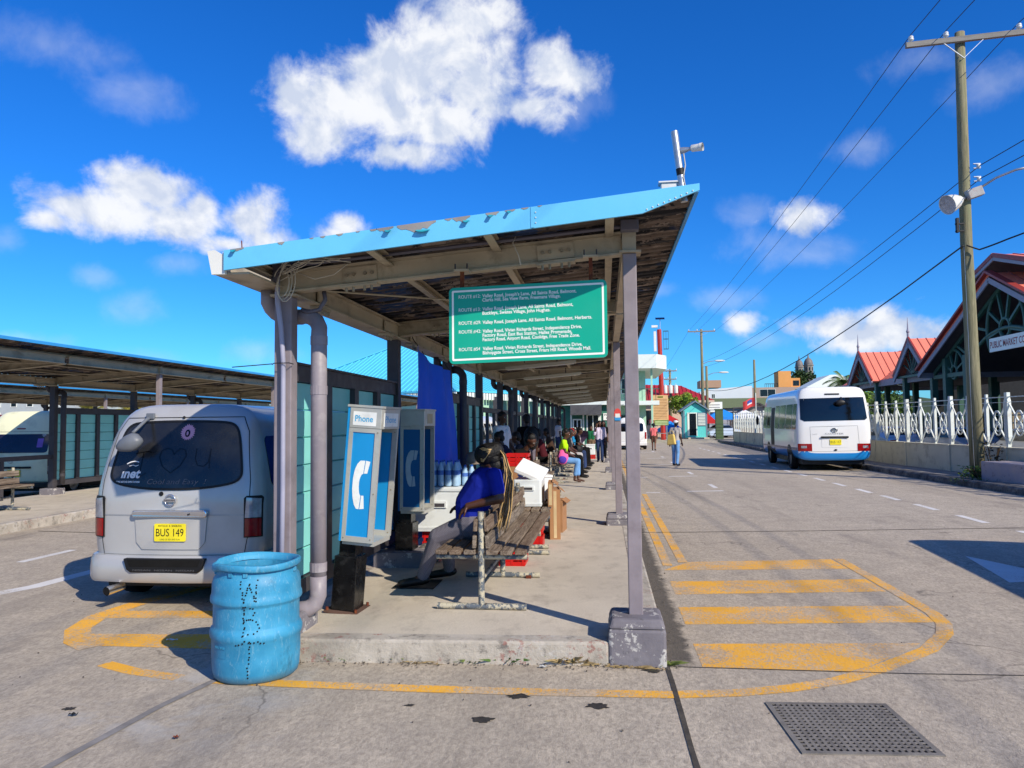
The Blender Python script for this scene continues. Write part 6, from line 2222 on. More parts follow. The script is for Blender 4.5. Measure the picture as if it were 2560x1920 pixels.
while k * ST * 3 < total - 1:
    a, d = along(WALL, k * ST * 3)
    b_, _ = along(WALL, min(total, (k + 1) * ST * 3) - .03)
    part('wall_panel', B().bar((a.x, a.y, .50), (b_.x, b_.y, .50), .2, .86), wallp_m, fw_, world=True, bevel=.01)
    part('wall_cap', B().bar((a.x, a.y, .935), (b_.x, b_.y, .935), .24, .03), wallp_m, fw_, world=True)
    part('wall_pier', B().box(a.x - .13, a.x + .13, a.y - .09, a.y + .09, .06, .925), wallp_m, fw_, world=True)
    k += 1

# yard behind the railings
struct('market_yard', B().add([(10.45, 10, .05), (60, 10, .05), (60, 75, .05), (10.4, 75, .05)], [(0, 1, 2, 3)]), M('yard_asphalt', (.34, .33, .32), .9, var=.2, scale=1.5, bump=.4))

# concrete block beside the pole
t = NT('painted_block')
c = t.mix(t.ramp(t.noise(2, 5, .6), .35, .65), lin((.62, .60, .64)), lin((.70, .64, .62)))
c = t.mix(t.ramp(t.noise(6, 6, .75), .55, .68, 0, .7), c, lin((.38, .31, .29)))
blk2 = t.out(c, .85, 0, .2)
single('concrete_block', 'lilac painted concrete block on the pavement beside the wooden pole', 'block', B().prism([(9.78, 19.1), (10.75, 19.3), (10.55, 21.0), (9.62, 20.8)], XY, .14, .62), blk2, bevel=.02)

# ------------------------------------------------------------------ wooden utility pole
t = NT('weathered_pole')
g = t.noise(6, 6, .7, (3, 3, .22), .8)
c = t.mix(t.ramp(g, .3, .7), lin((.36, .36, .27)), lin((.60, .57, .46)))
c = t.mix(t.ramp(t.noise(2, 4, .6, (1, 1, .4)), .5, .7, 0, .6), c, lin((.44, .48, .37)))
pole_m = t.out(c, .88, 0, .2)
t.bump(g, .6, .01)
cera = M('insulator_ceramic', (.82, .83, .84), .2, var=.05)
wire_m = M('black_cable', (.06, .06, .065), .6)
up_ = thing('utility_pole', 'tall wooden utility pole with crossarm, floodlight and street lamp at the pavement', 'utility pole', (10.0, 21.8, .15))
part('mast', B().rings([((10.0, 21.8, .12), .185), ((9.985, 21.8, 3), .17), ((9.96, 21.8, 6.6), .15), ((9.99, 21.8, 10), .135), ((10.02, 21.8, 12.47), .125)], 20), pole_m, up_, smooth=True, world=True)
arm_m = M('grey_timber', (.50, .49, .47), .85, var=.2, scale=6, stretch=(.3, 3, 3))
ca = part('crossarm', B().bar((8.52, 21.62, 12.12), (11.62, 21.62, 12.28), .11, .14), arm_m, up_, world=True)
for x in (8.66, 9.58, 11.47):
    z = 12.12 + (x - 8.52) / 3.1 * .16 + .07
    ins = part('insulator', B().lathe([(.02, 0), (.02, .05), (.07, .06), (.075, .09), (.04, .11), (.07, .13), (.06, .17), (.02, .19)], (x, 21.62, z), 14, True), cera, ca, smooth=True)
for x in (9.45, 10.6):
    part('brace', B().bar((x, 21.60, 12.10 + (x - 8.52) / 3.1 * .16), (10.02, 21.62, 11.66), .012, .04, (0, 1, 0)), galv, ca)
# street lamp to the right, floodlight to the left
bx = part('control_box', B().obox((10.12, 21.58, 7.86), (.40, .22, .26), Matrix.Rotation(R(-18), 3, 'Y')), M('box_grey', (.62, .62, .62), .6, var=.08, dirt=(.6, .25, .2), dirt_amt=.5, dirt_scale=9), up_, world=True, bevel=.02)
la = part('lamp_arm', B().tube([(10.28, 21.6, 8.0), (10.6, 21.4, 8.2), (11.0, 21.2, 8.33), (11.3, 21.05, 8.35)], .03, 10), galv, up_, world=True, smooth=True)
part('lamp_head', B().sphere((11.55, 20.9, 8.33), (.32, .14, .08), 16, 8, Matrix.Rotation(R(-25), 3, 'Z')), white_pvc, la, smooth=True)
part('photocell', B().cyl((11.42, 20.98, 8.40), (11.42, 20.98, 8.47), .04, n=10), tb_m, la)
fl_m = M('floodlight_shell', (.82, .82, .79), .3, var=.04)
fa = part('flood_arm', B().tube([(9.9, 21.66, 7.75), (9.72, 21.5, 7.68)], .05, 10), galv, up_, world=True)
FM = Matrix.Translation((9.70, 21.45, 7.66)) @ Matrix.Rotation(R(20), 4, 'Z') @ Matrix.Rotation(R(-112), 4, 'Y')
part('flood_shell', B().lathe([(0, -.02), (.09, -.01), (.12, .03), (.13, .12), (.18, .14), (.21, .22), (.24, .34), (.255, .46), (.27, .47)], n=24).xform(FM), fl_m, fa, smooth=True)
part('flood_glass', B().lathe([(0, .455), (.25, .455)], n=24).xform(FM), clrl_m, fa)
for z in (8.62, 8.26):
    sp_ = part('spool_bracket', B().box(10.14, 10.32, 21.6, 21.64, z - .07, z - .05).box(10.14, 10.32, 21.6, 21.64, z + .05, z + .07), galv, up_, world=True)
    part('spool_insulator', B().lathe([(.03, -.05), (.06, -.04), (.035, 0), (.06, .04), (.03, .05)], (10.27, 21.62, z), 12, True), cera, sp_, smooth=True)
part('cable_clamp', B().box(9.62, 9.84, 21.6, 21.66, 7.02, 7.06).box(9.62, 9.84, 21.6, 21.66, 6.82, 6.86).box(9.64, 9.70, 21.58, 21.68, 6.8, 7.2), M('black_iron', (.08, .08, .09), .6), up_, world=True)
part('ground_wire', B().tube([(9.82, 21.64, 6.4), (9.83, 21.63, 4), (9.82, 21.62, 2), (9.83, 21.6, .2)], .006, 5), galv, up_, world=True)


def wire(label, pts, r=.011, sag=.0):
    b = B()
    path = []
    for i in range(len(pts) - 1):
        a, c_ = Vector(pts[i]), Vector(pts[i + 1])
        L = (c_ - a).length
        n = 14
        for k in range(n):
            u = k / n
            path.append(a.lerp(c_, u) - Vector((0, 0, 4 * u * (1 - u) * sag * L)))
    path.append(Vector(pts[-1]))
    o = single('overhead_wire', label, 'wire', b.tube(path, r, 5), wire_m, 'overhead wires along the road')
    return o


wire('topmost overhead wire on the left end of the crossarm', [(9.51, 85, 11.9), (8.66, 21.62, 12.42), (8.9, -28, 12.6)], .011, .008)
wire('overhead wire on the crossarm insulator beside the pole top', [(10.5, 85, 11.9), (9.58, 21.62, 12.46), (9.9, -28, 12.6)], .011, .008)
wire('overhead wire on the right end of the crossarm', [(12.37, 85, 11.8), (11.47, 21.62, 12.55), (11.7, -28, 12.6)], .011, .008)
wire('upper of the two wires tied to the spool insulators', [(11.0, 85, 8.4), (10.30, 21.6, 8.62), (13.5, -8, 10.2)], .012, .012)
wire('lower of the two wires tied to the spool insulators', [(11.0, 85, 7.8), (10.30, 21.6, 8.26), (13.5, -8, 9.7)], .012, .014)
wire('thick black cable clamped low on the wooden pole', [(11.3, 87, 5.4), (9.79, 21.6, 6.43)], .022, .022)
wire('thick black cable leaving the wooden pole towards the right', [(9.86, 21.58, 6.43), (10.15, 21.5, 6.28), (10.6, 21, 6.42), (13.0, 17, 7.3)], .022, .012)
wire('far wire to the transformer pole', [(9.51, 85, 11.9), (7.3, 92, 8.0)], .011, .01)

# weeds at the foot of the pole
def bush(label, x, y, z, n, r, h, m, leaf=.05, seed=1, name='bush'):
    rr_ = random.Random(seed)
    b_ = thing(name, label, 'plant', (x, y, z))
    for k in range(5):
        a = rr_.uniform(0, 6.28)
        part('stem', B().tube([(0, 0, 0), (.3 * r * math.cos(a), .3 * r * math.sin(a), h * .4), (.7 * r * math.cos(a), .7 * r * math.sin(a), h * .85)], .012, 5), M('woody_stem', (.28, .22, .16), .9), b_)
    lb = B()
    for k in range(n):
        a, q = rr_.uniform(0, 6.28), rr_.random() ** .5
        p_ = Vector((r * q * math.cos(a), r * q * math.sin(a), h * rr_.uniform(.05, 1)))
        d = Vector((rr_.gauss(0, 1), rr_.gauss(0, 1), rr_.gauss(0, .6))).normalized()
        s_ = d.cross(Vector((rr_.gauss(0, 1), rr_.gauss(0, 1), 1))).normalized()
        l = leaf * rr_.uniform(.6, 1.3)
        lb.add([p_, p_ + d * l * .5 + s_ * l * .25, p_ + d * l, p_ + d * l * .5 - s_ * l * .25], [(0, 1, 2, 3)])
    part('foliage', lb, m, b_)
    return b_


t = NT('leaf_green')
t.out(t.mix(t.ramp(t.noise(1.5, 3), .3, .7), lin((.18, .30, .10)), lin((.36, .46, .18))), .6, 0, .3)
t.b.inputs['Transmission Weight'].default_value = 0
leaf_m = t.m
t = NT('dark_leaf_green')
t.out(t.mix(t.ramp(t.noise(.9, 3), .3, .7), lin((.10, .18, .08)), lin((.22, .32, .13))), .6, 0, .3)
dleaf_m = t.m
t = NT('bright_leaf_green')
t.out(t.mix(t.ramp(t.noise(.9, 3), .3, .7), lin((.34, .50, .14)), lin((.56, .66, .22))), .6, 0, .3)
bleaf_m = t.m
bush('scrubby green weeds growing at the foot of the wooden pole', 9.72, 21.2, .13, 260, .42, .34, leaf_m, .09, 3)
bush('low weeds spilling over the kerb by the wooden pole', 9.25, 20.7, .05, 150, .4, .14, leaf_m, .07, 5)
bush('dry stalky plant between the wooden pole and the concrete block', 10.3, 21.6, .13, 110, .28, .95, M('dry_leaf', (.25, .22, .15), .9, var=.3), .09, 6)

# ------------------------------------------------------------------ market hall
roofr_m = M('coral_metal_roof', (.92, .52, .43), .5, var=.06, scale=.8, dirt=(.80, .40, .33), dirt_amt=.4, dirt_scale=.6)
roofd_m = M('red_roof_edge', (.58, .22, .20), .5, var=.06)
seamr_m = M('coral_roof_seam', (.70, .36, .30), .5, var=.05)
fasc_m = M('lilac_fascia_board', (.56, .56, .62), .6, var=.05)
grn_m = M('green_steelwork', (.22, .37, .33), .5, var=.08)
soff_m = M('dark_soffit', (.34, .33, .35), .8, var=.1)
mk = thing('market_hall', 'open market hall with coral metal roofs and green steel frame', 'building', (15, 30.3, 0))
mkw = dict(parent=mk, world=True)


def roof_slab(pts, m, name, th=.10, ribs=None):
    """a roof plane (four corners, eave to ridge) with thickness and standing seams"""
    p = [Vector(q) for q in pts]
    n = (p[1] - p[0]).cross(p[3] - p[0]).normalized()
    if n.z < 0:
        n = -n
    b = B().add([q for q in p] + [q - n * th for q in p], [(0, 1, 2, 3), (7, 6, 5, 4), (0, 4, 5, 1), (1, 5, 6, 2), (2, 6, 7, 3), (3, 7, 4, 0)])
    o = part(name, b, m, **mkw)
    if ribs:
        for k in range(1, ribs):
            u = k / ribs
            a, c_ = p[0].lerp(p[1], u), p[3].lerp(p[2], u)
            part('roof_seam', B().bar(a + n * .015, c_ + n * .015, .03, .03, n), seamr_m, parent=o)
    return o


# big gable towards the road
XG, YP, ZP, ZE, HWD = 14.6, 30.3, 7.25, 4.0, 6.75
XB = 30
for sy in (1, -1):
    roof_slab([(XG, YP + sy * HWD, ZE), (XB, YP + sy * HWD, ZE), (XB, YP, ZP), (XG, YP, ZP)], roofr_m, 'main_roof', .10, 22)
    part('verge_trim', B().bar((XG - .03, YP + sy * (HWD + .02), ZE + .02), (XG - .03, YP, ZP + .05), .09, .28, (1, 0, 0)).xform(Matrix.Identity(4)), roofd_m, **mkw)
    part('verge_board', B().bar((XG - .02, YP + sy * HWD, ZE - .26), (XG - .02, YP, ZP - .27), .06, .20, (0, 0, 1)), fasc_m, **mkw)
    part('soffit', B().add([(XG, YP + sy * HWD, ZE - .13), (XB, YP + sy * HWD, ZE - .13), (XB, YP, ZP - .13), (XG, YP, ZP - .13)], [(0, 1, 2, 3)]), soff_m, **mkw)
    part('eave_board', B().box(XG, XB, YP + sy * HWD - .03, YP + sy * HWD + .03, ZE - .36, ZE - .02), fasc_m, **mkw)
    # raised ridge roof
    roof_slab([(XG + .2, YP + sy * 2.2, 7.32), (XB, YP + sy * 2.2, 7.32), (XB, YP, 7.95), (XG + .2, YP, 7.95)], roofr_m, 'ridge_roof', .1, 22)
    part('ridge_soffit', B().add([(XG + .2, YP + sy * 2.2, 7.17), (XB, YP + sy * 2.2, 7.17), (XB, YP, 7.8), (XG + .2, YP, 7.8)], [(0, 1, 2, 3)]), soff_m, **mkw)
    part('verge_trim', B().bar((XG + .17, YP + sy * 2.2, 7.30), (XG + .17, YP, 7.93), .08, .16, (0, 0, 1)), roofd_m, **mkw)
    part('verge_board', B().bar((XG + .18, YP + sy * 2.15, 7.15), (XG + .18, YP, 7.78), .06, .12, (0, 0, 1)), fasc_m, **mkw)
    part('truss_rafter', B().bar((XG + .5, YP + sy * (HWD - .5), ZE - .2), (XG + .5, YP, ZP - .45), .12, .16), grn_m, **mkw)


def arch(name, yc, zc, r, rz_, x, th, a0=0, a1=180, spokes=0, hub=.0):
    pts = [(x, yc + r * math.cos(R(a)), zc + rz_ * math.sin(R(a))) for a in range(a0, a1 + 1, 10)]
    o = part(name, B().tube(pts, th, 8), grn_m, smooth=True, **mkw)
    for k in range(spokes):
        a = R(a0 + (a1 - a0) * (k + .5) / spokes)
        part('spoke', B().bar((x, yc + hub * math.cos(a), zc + hub * math.sin(a)), (x, yc + r * math.cos(a), zc + rz_ * math.sin(a)), th * 1.4, th * 1.4), grn_m, parent=o)
    if hub:
        part('hub', B().rings([(Vector((x, yc + hub * math.cos(R(a)), zc + hub * math.sin(R(a)))), th) for a in range(0, 361, 20)], 6, False), grn_m, parent=o)
    return o


arch('gable_arch', YP, 5.15, 1.35, 1.55, XG + .5, .07, -30, 210, 6, .36)
arch('gable_arch', YP, 3.2, 3.1, 1.95, XG + .5, .08)
arch('side_arch', YP + 4.3, 3.75, .95, .95, XG + .5, .06, 0, 180, 4, .28)
arch('side_arch', YP - 4.3, 3.75, .95, .95, XG + .5, .06, 0, 180, 4, .28)
part('tie_beam', B().box(XG + .42, XG + .58, YP - 6.2, YP - 2.9, 3.55, 3.72).box(XG + .42, XG + .58, YP + 2.9, YP + 6.2, 3.55, 3.72), grn_m, **mkw)
for sy in (-1, 1):
    part('strut', B().bar((XG + .5, YP + sy * 3.0, 5.6), (XG + .5, YP + sy * 1.3, 5.2), .1, .1), grn_m, **mkw)
    part('strut', B().bar((XG + .5, YP + sy * 4.0, 4.9), (XG + .5, YP + sy * 2.6, 4.2), .1, .1), grn_m, **mkw)
for dy in (-5.2, -3.1, 3.1, 5.0):
    part('column', B().box(XG + .36, XG + .64, YP + dy - .14, YP + dy + .14, .05, 4.4), grn_m, **mkw)
for x in (18.5, 23, 27.5):
    for y in (22.5, 26, 30.5, 34.5, 38.5, 43, 47.5, 52):
        part('column', B().box(x - .14, x + .14, y - .14, y + .14, .05, 4.6), grn_m, **mkw)
dkw = M('interior_shade_wall', (.13, .14, .15), .9, var=.2)  # near-black colour stands in for the shade inside the hall
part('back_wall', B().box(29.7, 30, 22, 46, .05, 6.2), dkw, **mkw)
part('added_end_wall', B().box(22.2, 30, 53.8, 54, .05, 4.3), dkw, **mkw)  # added so the far end of the hall shows dark instead of sky
for kx in range(6):
    part('stall_counter', B().box(22.6 + kx * 1.2, 23.6 + kx * 1.2, 50.5, 51.3, .9, 1.7 + .2 * (kx % 3)), M('stall_%d' % kx, ((.5, .3, .2), (.3, .36, .3), (.55, .5, .4), (.25, .3, .4), (.45, .2, .2), (.5, .5, .46))[kx], .8), **mkw)
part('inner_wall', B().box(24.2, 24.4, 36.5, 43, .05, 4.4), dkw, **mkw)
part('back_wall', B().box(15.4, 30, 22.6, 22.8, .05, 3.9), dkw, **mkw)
part('floor_slab', B().box(15.4, 30, 22.8, 54, .05, .9), M('hall_floor', (.34, .35, .35), .85, var=.1), **mkw)
lw = M('louvre_wall', (.47, .45, .42), .8, var=.1)
for k, y in enumerate((24.2, 27.0, 29.6, 32.3, 34.8)):
    wv_ = part('shutter_wall', B().box(21.0, 21.1, y - .9, y + .9, 2.0, 4.2), lw, **mkw)
    for j in range(9):
        part('louvre', B().box(20.94, 20.99, y - .75, y - .05, 2.2 + j * .2, 2.34 + j * .2).box(20.94, 20.99, y + .05, y + .75, 2.2 + j * .2, 2.34 + j * .2), M('dark_louvre', (.22, .21, .21), .8), parent=wv_)
# stair in the hall
stv = part('stair_wall', B().prism([(25.0, .9), (29.0, .9), (24.6, 3.6), (23.4, 3.6)], lambda u, w, a: (a, u, w), 17.0, 17.3), M('teal_wall', (.32, .46, .47), .8, var=.1), **mkw)
for k in range(13):
    y, z = 29.2 - k * .36, .95 + k * .22
    part('stair_step', B().box(17.35, 18.6, y - .36, y, z - .2, z), M('hall_floor', (.34, .35, .35), .85), **mkw)
for dz in (.35, .65, .95):
    part('stair_rail', B().bar((16.9, 29.4, .95 + dz), (16.9, 24.6, 3.75 + dz), .04, .05), grn_m, **mkw)
    part('floor_rail', B().bar((15.5, 29.4, .9 + dz), (15.5, 54, .9 + dz), .04, .05), grn_m, **mkw)
for y in (31, 33, 36.5, 39, 42, 45, 48, 51):
    part('rail_post', B().box(15.47, 15.53, y - .03, y + .03, .9, 1.9), grn_m, **mkw)
# long wing with its two small gables
XW, ZW, ZR, XR = 16.0, 4.05, 6.3, 19.6
roof_slab([(XW, 37.0, ZW), (XW, 53.2, ZW), (XR, 53.2, ZR), (XR, 37.0, ZR)], roofr_m, 'wing_roof', .1, 26)
roof_slab([(XR, 37.0, ZR), (XR, 53.2, ZR), (24.0, 53.2, ZW), (24.0, 37.0, ZW)], roofr_m, 'wing_roof', .1)
part('wing_soffit', B().add([(XW, 37, ZW - .14), (XW, 53.2, ZW - .14), (24, 53.2, ZW - .14), (24, 37, ZW - .14)], [(0, 1, 2, 3)]), soff_m, **mkw)
part('eave_board', B().box(XW - .05, XW + .03, 37, 53.2, ZW - .38, ZW - .02), fasc_m, **mkw)
part('eave_board', B().box(XW, XR + 4, 53.2, 53.26, ZW - .38, ZW - .02), fasc_m, **mkw)
part('drain_pipe', B().tube([(XW + .1, 43.8, 3.7), (XW + .5, 43.4, 3.5), (XW + .5, 43.4, .9)], .05, 8), white_pvc, **mkw)
for yp in (40.4, 48.0):
    hw2, zp2 = 2.15, 5.85
    for sy in (1, -1):
        roof_slab([(XW - .5, yp + sy * hw2, ZW - .05), (XW + .1, yp + sy * hw2, ZW - .05), (XR - .2, yp, zp2), (XW - .5, yp, zp2)], roofr_m, 'gable_roof', .1)
        for kx in range(1, 9):
            xs_ = XW - .5 + kx * .42
            fq = max(0, (xs_ - (XW + .1)) / (XR - .3 - XW))
            part('roof_seam', B().bar((xs_, yp + sy * hw2 * (1 - fq), ZW - .05 + (zp2 - ZW + .05) * fq + .02), (xs_, yp, zp2 + .02), .03, .03), seamr_m, **mkw)
        part('verge_trim', B().bar((XW - .53, yp + sy * (hw2 + .02), ZW - .02), (XW - .53, yp, zp2 + .03), .08, .16), roofd_m, **mkw)
        part('verge_board', B().bar((XW - .52, yp + sy * (hw2 - .02), ZW - .24), (XW - .52, yp, zp2 - .22), .07, .26), fasc_m, **mkw)
        part('column', B().box(XW - .2, XW + .06, yp + sy * 1.7 - .13, yp + sy * 1.7 + .13, .05, 4.0), grn_m, **mkw)
    part('gable_infill', B().add([(XW - .1, yp - 1.9, ZW - .1), (XW - .1, yp + 1.9, ZW - .1), (XW - .1, yp, zp2 - .2)], [(0, 1, 2)]), soff_m, **mkw)
    part('tie_beam', B().box(XW - .42, XW - .30, yp - 1.9, yp + 1.9, ZW - .16, ZW - .04), grn_m, **mkw)
    for a in (25, 50, 75, 105, 130, 155):
        L = min(1.25, 1.5 / max(.35, math.sin(R(a)) + .45 * abs(math.cos(R(a)))))
        part('fan_spoke', B().bar((XW - .36, yp, ZW), (XW - .36, yp + L * math.cos(R(a)), ZW + L * math.sin(R(a))), .05, .05, (1, 0, 0)), grn_m, **mkw)
    part('finial', B().rings([((XW - .53, yp, zp2 - .5), .05), ((XW - .53, yp, zp2 + .3), .06), ((XW - .53, yp, zp2 + .35), .09), ((XW - .53, yp, zp2 + .5), .04), ((XW - .53, yp, zp2 + 1.1), .008)], 8), fasc_m, **mkw)
ms = thing('market_sign', 'white board reading PUBLIC MARKET COMPLEX under the big gable', 'sign', (XG + .3, YP, 4.3))
part('board', B().box(XG + .26, XG + .30, YP - 2.7, YP + .75, 4.28, 4.80), sign_w, ms, world=True)
lettering('PUBLIC MARKET COMPLEX', lambda u, q: (XG + .255, YP + .68 - u, 4.42 + q), M('sign_red_letters', (.60, .20, .20), .5), ms, 3.25, .25, bold=.004, world=True)
# ------------------------------------------------------------------ background buildings
mint_m = M('mint_wall', (.64, .80, .70), .75, var=.05, scale=.6, dirt=(.5, .64, .56), dirt_amt=.3)
wslab_m = M('white_slab', (.86, .89, .86), .7, var=.03)
win_d = M('dark_window_glass', (.08, .10, .12), .15, var=.2)
aquar_m = M('aqua_metal_roof', (.36, .78, .90), .4, var=.04, scale=.5)
redr_m = M('red_metal_roof', (.66, .17, .18), .5, var=.07, scale=.5)
peach_m = M('peach_wall', (.80, .70, .62), .8, var=.05, scale=.5)
whw_m = M('white_wall', (.78, .81, .82), .75, var=.05, scale=.3)
tan_m = M('tan_wall', (.64, .52, .42), .8, var=.06, scale=.3)
org_m = M('orange_wall', (.84, .60, .34), .8, var=.06, scale=.3)
gry_m = M('grey_wall', (.55, .54, .53), .8, var=.1, scale=.4)


def building(name, label, base, rot=0.):
    return thing(name, label, 'building', base, rot)


def window(b_, x0, x1, y, z0, z1, frame=wslab_m, bars=1):
    """a window in a wall facing -y: frame, glass, glazing bars"""
    w = part('window', B().box(x0, x1, y - .05, y - .01, z0, z0 + .08).box(x0, x1, y - .05, y - .01, z1 - .08, z1).box(x0, x0 + .08, y - .05, y - .01, z0 + .081, z1 - .081).box(x1 - .08, x1, y - .05, y - .01, z0 + .081, z1 - .081), frame, b_)
    part('pane', B().box(x0 + .08, x1 - .08, y - .03, y - .012, z0 + .08, z1 - .08), win_d, w)
    for k in range(bars):
        xm = x0 + (x1 - x0) * (k + 1) / (bars + 1)
        part('glazing_bar', B().box(xm - .03, xm + .03, y - .06, y - .031, z0 + .08, z1 - .08), frame, w)
    return w


# mint two-storey building with a white roof slab
mb_ = building('mint_office', 'two storey mint green building with a deep white roof slab', (-1.0, 66, 0))
part('wall', B().box(-9, 4.6, 0, 12, 0, 6.2), mint_m, mb_)
part('roof_slab', B().prism([(-10, -3.2), (5.35, -3.2), (6.3, -1.5), (6.3, 12), (-10, 12)], XY, 6.2, 7.35), wslab_m, mb_)
part('balcony_slab', B().box(-9.5, 5.6, -2.2, -.001, 3.2, 3.55), wslab_m, mb_)
for k in range(-9, 6, 2):
    part('balcony_post', B().box(k - .08, k + .08, -2.15, -1.99, 0, 3.2).box(k - .08, k + .08, -2.15, -1.99, 3.551, 6.2), mint_m, mb_)
for k in range(40):
    x = -9.3 + k * .375
    part('baluster', B().box(x - .02, x + .02, -2.1, -2.06, 3.55, 4.5), grn_m, mb_)
part('handrail', B().box(-9.5, 5.6, -2.13, -2.03, 4.5, 4.58), grn_m, mb_)
for x in (-7.5, -4.5, -1.5, 1.0, 3.0):
    window(mb_, x - .5, x + .5, 0, 4.2, 5.6)
    window(mb_, x - .6, x + .6, 0, .6, 2.4, grn_m)
# police post at the end of the shelter
pb = building('police_post', 'small green boarded police post at the far end of the shelter', (-1.6, 49.5, 0))
gb_m = M('green_boards', (.22, .45, .38), .7, var=.08)
part('wall', B().box(-1.4, 2.6, .05, 3, 0, 2.9), gb_m, pb)
part('roof', B().prism([(-1.7, 2.9), (2.9, 2.9), (2.6, 3.25), (-1.4, 3.25)], lambda u, w, a: (u, a, w), -.4, 3.3), wslab_m, pb)
for j in range(14):
    z = .1 + j * .2
    for x0, x1 in ((-1.4, -.55), (.25, .5), (1.4, 2.6)):
        part('board', B().prism([(0.0, 0), (-.03, .0), (-.012, .19), (0, .19)], lambda u, w, a, z=z: (a, .048 + u, z + w), x0, x1), gb_m, pb)
for x in (-1.4, -.55, .25, 1.35, 2.55):
    part('corner_board', B().box(x - .05, x + .05, -.03, .04, 0, 2.9), wslab_m, pb)
part('door', B().box(-.5, .2, -.02, .03, 0, 2.1), gb_m, pb)
window(pb, -.45, .15, -.03, 1.35, 2.0)
window(pb, .45, 1.3, 0.02, 1.1, 2.3)
part('sign_board', B().box(1.55, 2.4, -.05, -.03, 1.9, 2.35), sign_w, pb)
lettering('POLICE', lambda u, q: (1.62 + u, -.053, 2.17 + q), pletter_m, pb, .7, .12, bold=.002)
lettering('POST', lambda u, q: (1.74 + u, -.053, 1.97 + q), pletter_m, pb, .45, .12, bold=.002)
part('awning', B().box(-.55, 1.45, -.9, .03, 2.25, 2.9), M('grey_awning', (.3, .3, .31), .7), pb)

# aqua hip-roofed hall behind the shelters
ab = building('aqua_roofed_hall', 'hall with a big aqua metal hip roof behind the left shelter posts', (-14.3, 55.2, 0))
A, Bc, Cc, Dd = Vector((-8.9, 45, 3.85)), Vector((-25.8, 53.7, 3.85)), Vector((-2.9, 56.7, 3.85)), Vector((-19.8, 65.4, 3.85))
apex = Vector((-14.3, 55.2, 8.1))
for p, q, nm in ((A, Bc, 'roof_face'), (Cc, A, 'roof_face'), (Dd, Cc, 'roof_face'), (Bc, Dd, 'roof_face')):
    rf = part(nm, B().add([p, q, apex, p - Vector((0, 0, .12)), q - Vector((0, 0, .12)), apex - Vector((0, 0, .12))], [(1, 0, 2), (3, 4, 5), (0, 1, 4, 3), (1, 2, 5, 4), (2, 0, 3, 5)]), aquar_m, ab, world=True)
    L = (q - p).length
    n = int(L / .45)
    nrm = (q - p).cross(apex - p).normalized()
    nrm = nrm if nrm.z > 0 else -nrm
    foot = (apex - p).dot((q - p).normalized())
    sb_ = B()
    for k in range(1, n):
        s_ = L * k / n
        a = p + (q - p).normalized() * s_
        u = s_ / foot if s_ < foot else (L - s_) / (L - foot)
        top = p + (q - p).normalized() * foot
        up_dir = (apex - top)
        sb_.bar(a + nrm * .02, a + up_dir * u * .99 + nrm * .02, .05, .05, nrm)
    if sb_.v:
        part('roof_seam', sb_, aquar_m, rf, kind='stuff')
    part('ridge_cap', B().bar(p + nrm * .03, apex + nrm * .03, .22, .06, nrm), aquar_m, rf)
    # pleated white eave
    eb = B()
    for k in range(int(L / .3)):
        a, c_ = p + (q - p) * (k * .3 / L), p + (q - p) * ((k * .3 + .2) / L)
        eb.bar(a - Vector((0, 0, .36)), c_ - Vector((0, 0, .36)), .06, .42)
    part('eave_pleats', eb, wslab_m, rf, kind='stuff')
    part('wall', B().bar((p + (apex - p) * .06) * 1 - Vector((0, 0, 2.1)), (q + (apex - q) * .06) - Vector((0, 0, 2.1)), .2, 3.2), mint_m, ab, world=True)
for k in range(8):
    a = A + (Cc - A) * (k + .5) / 8
    part('column', B().box(a.x - .15, a.x + .15, a.y - .15, a.y + .15, 0, 3.5), dark_m, ab, world=True)

# pale mint block further behind, seen between the posts
m2 = building('mint_block', 'pale mint block with a balcony seen between the left-hand shelter posts', (-9.0, 74, 0))
part('wall', B().box(-8, 8, 0, 10, 0, 8.2), mint_m, m2)
part('roof_slab', B().box(-8.6, 8.6, -1, 10.5, 8.2, 8.8), wslab_m, m2)
part('balcony', B().box(-8.3, 8.3, -1.6, -.001, 3.3, 4.4), wslab_m, m2)
for x in (-6, -3, 0, 3, 6):
    window(m2, x - .7, x + .7, 0, 5.2, 6.9)
    window(m2, x - .7, x + .7, 0, .8, 2.6)
for j in range(12):
    part('screen_slat', B().box(-8, 8, -6.05, -6, .4 + j * .28, .52 + j * .28), mint_m, m2)
for x in range(-8, 9, 2):
    part('screen_post', B().box(x - .06, x + .06, -6.0, -5.9, 0, 3.8), mint_m, m2)

# far-left building with red awnings
lb_ = building('grey_block', 'grey building with rows of small windows beyond the far left shelter', (-64, 78, 0))
part('wall', B().box(-14, 10, 0, 10, 0, 6.5), M('pale_grey_wall', (.66, .70, .70), .8, var=.05), lb_)
for k in range(11):
    window(lb_, -13 + k * 2, -12.2 + k * 2, 0, 4.2, 4.9, wslab_m, 0)
    window(lb_, -13 + k * 2, -12.2 + k * 2, 0, 2.9, 3.6, wslab_m, 0)
for k in range(4):
    ga = part('awning', B().prism([(-13 + k * 5, 2.2), (-8.6 + k * 5, 2.2), (-10.8 + k * 5, 3.3)], XZ, -4, -.1), M('dark_red_canvas', (.46, .10, .14), .8, var=.1), lb_)

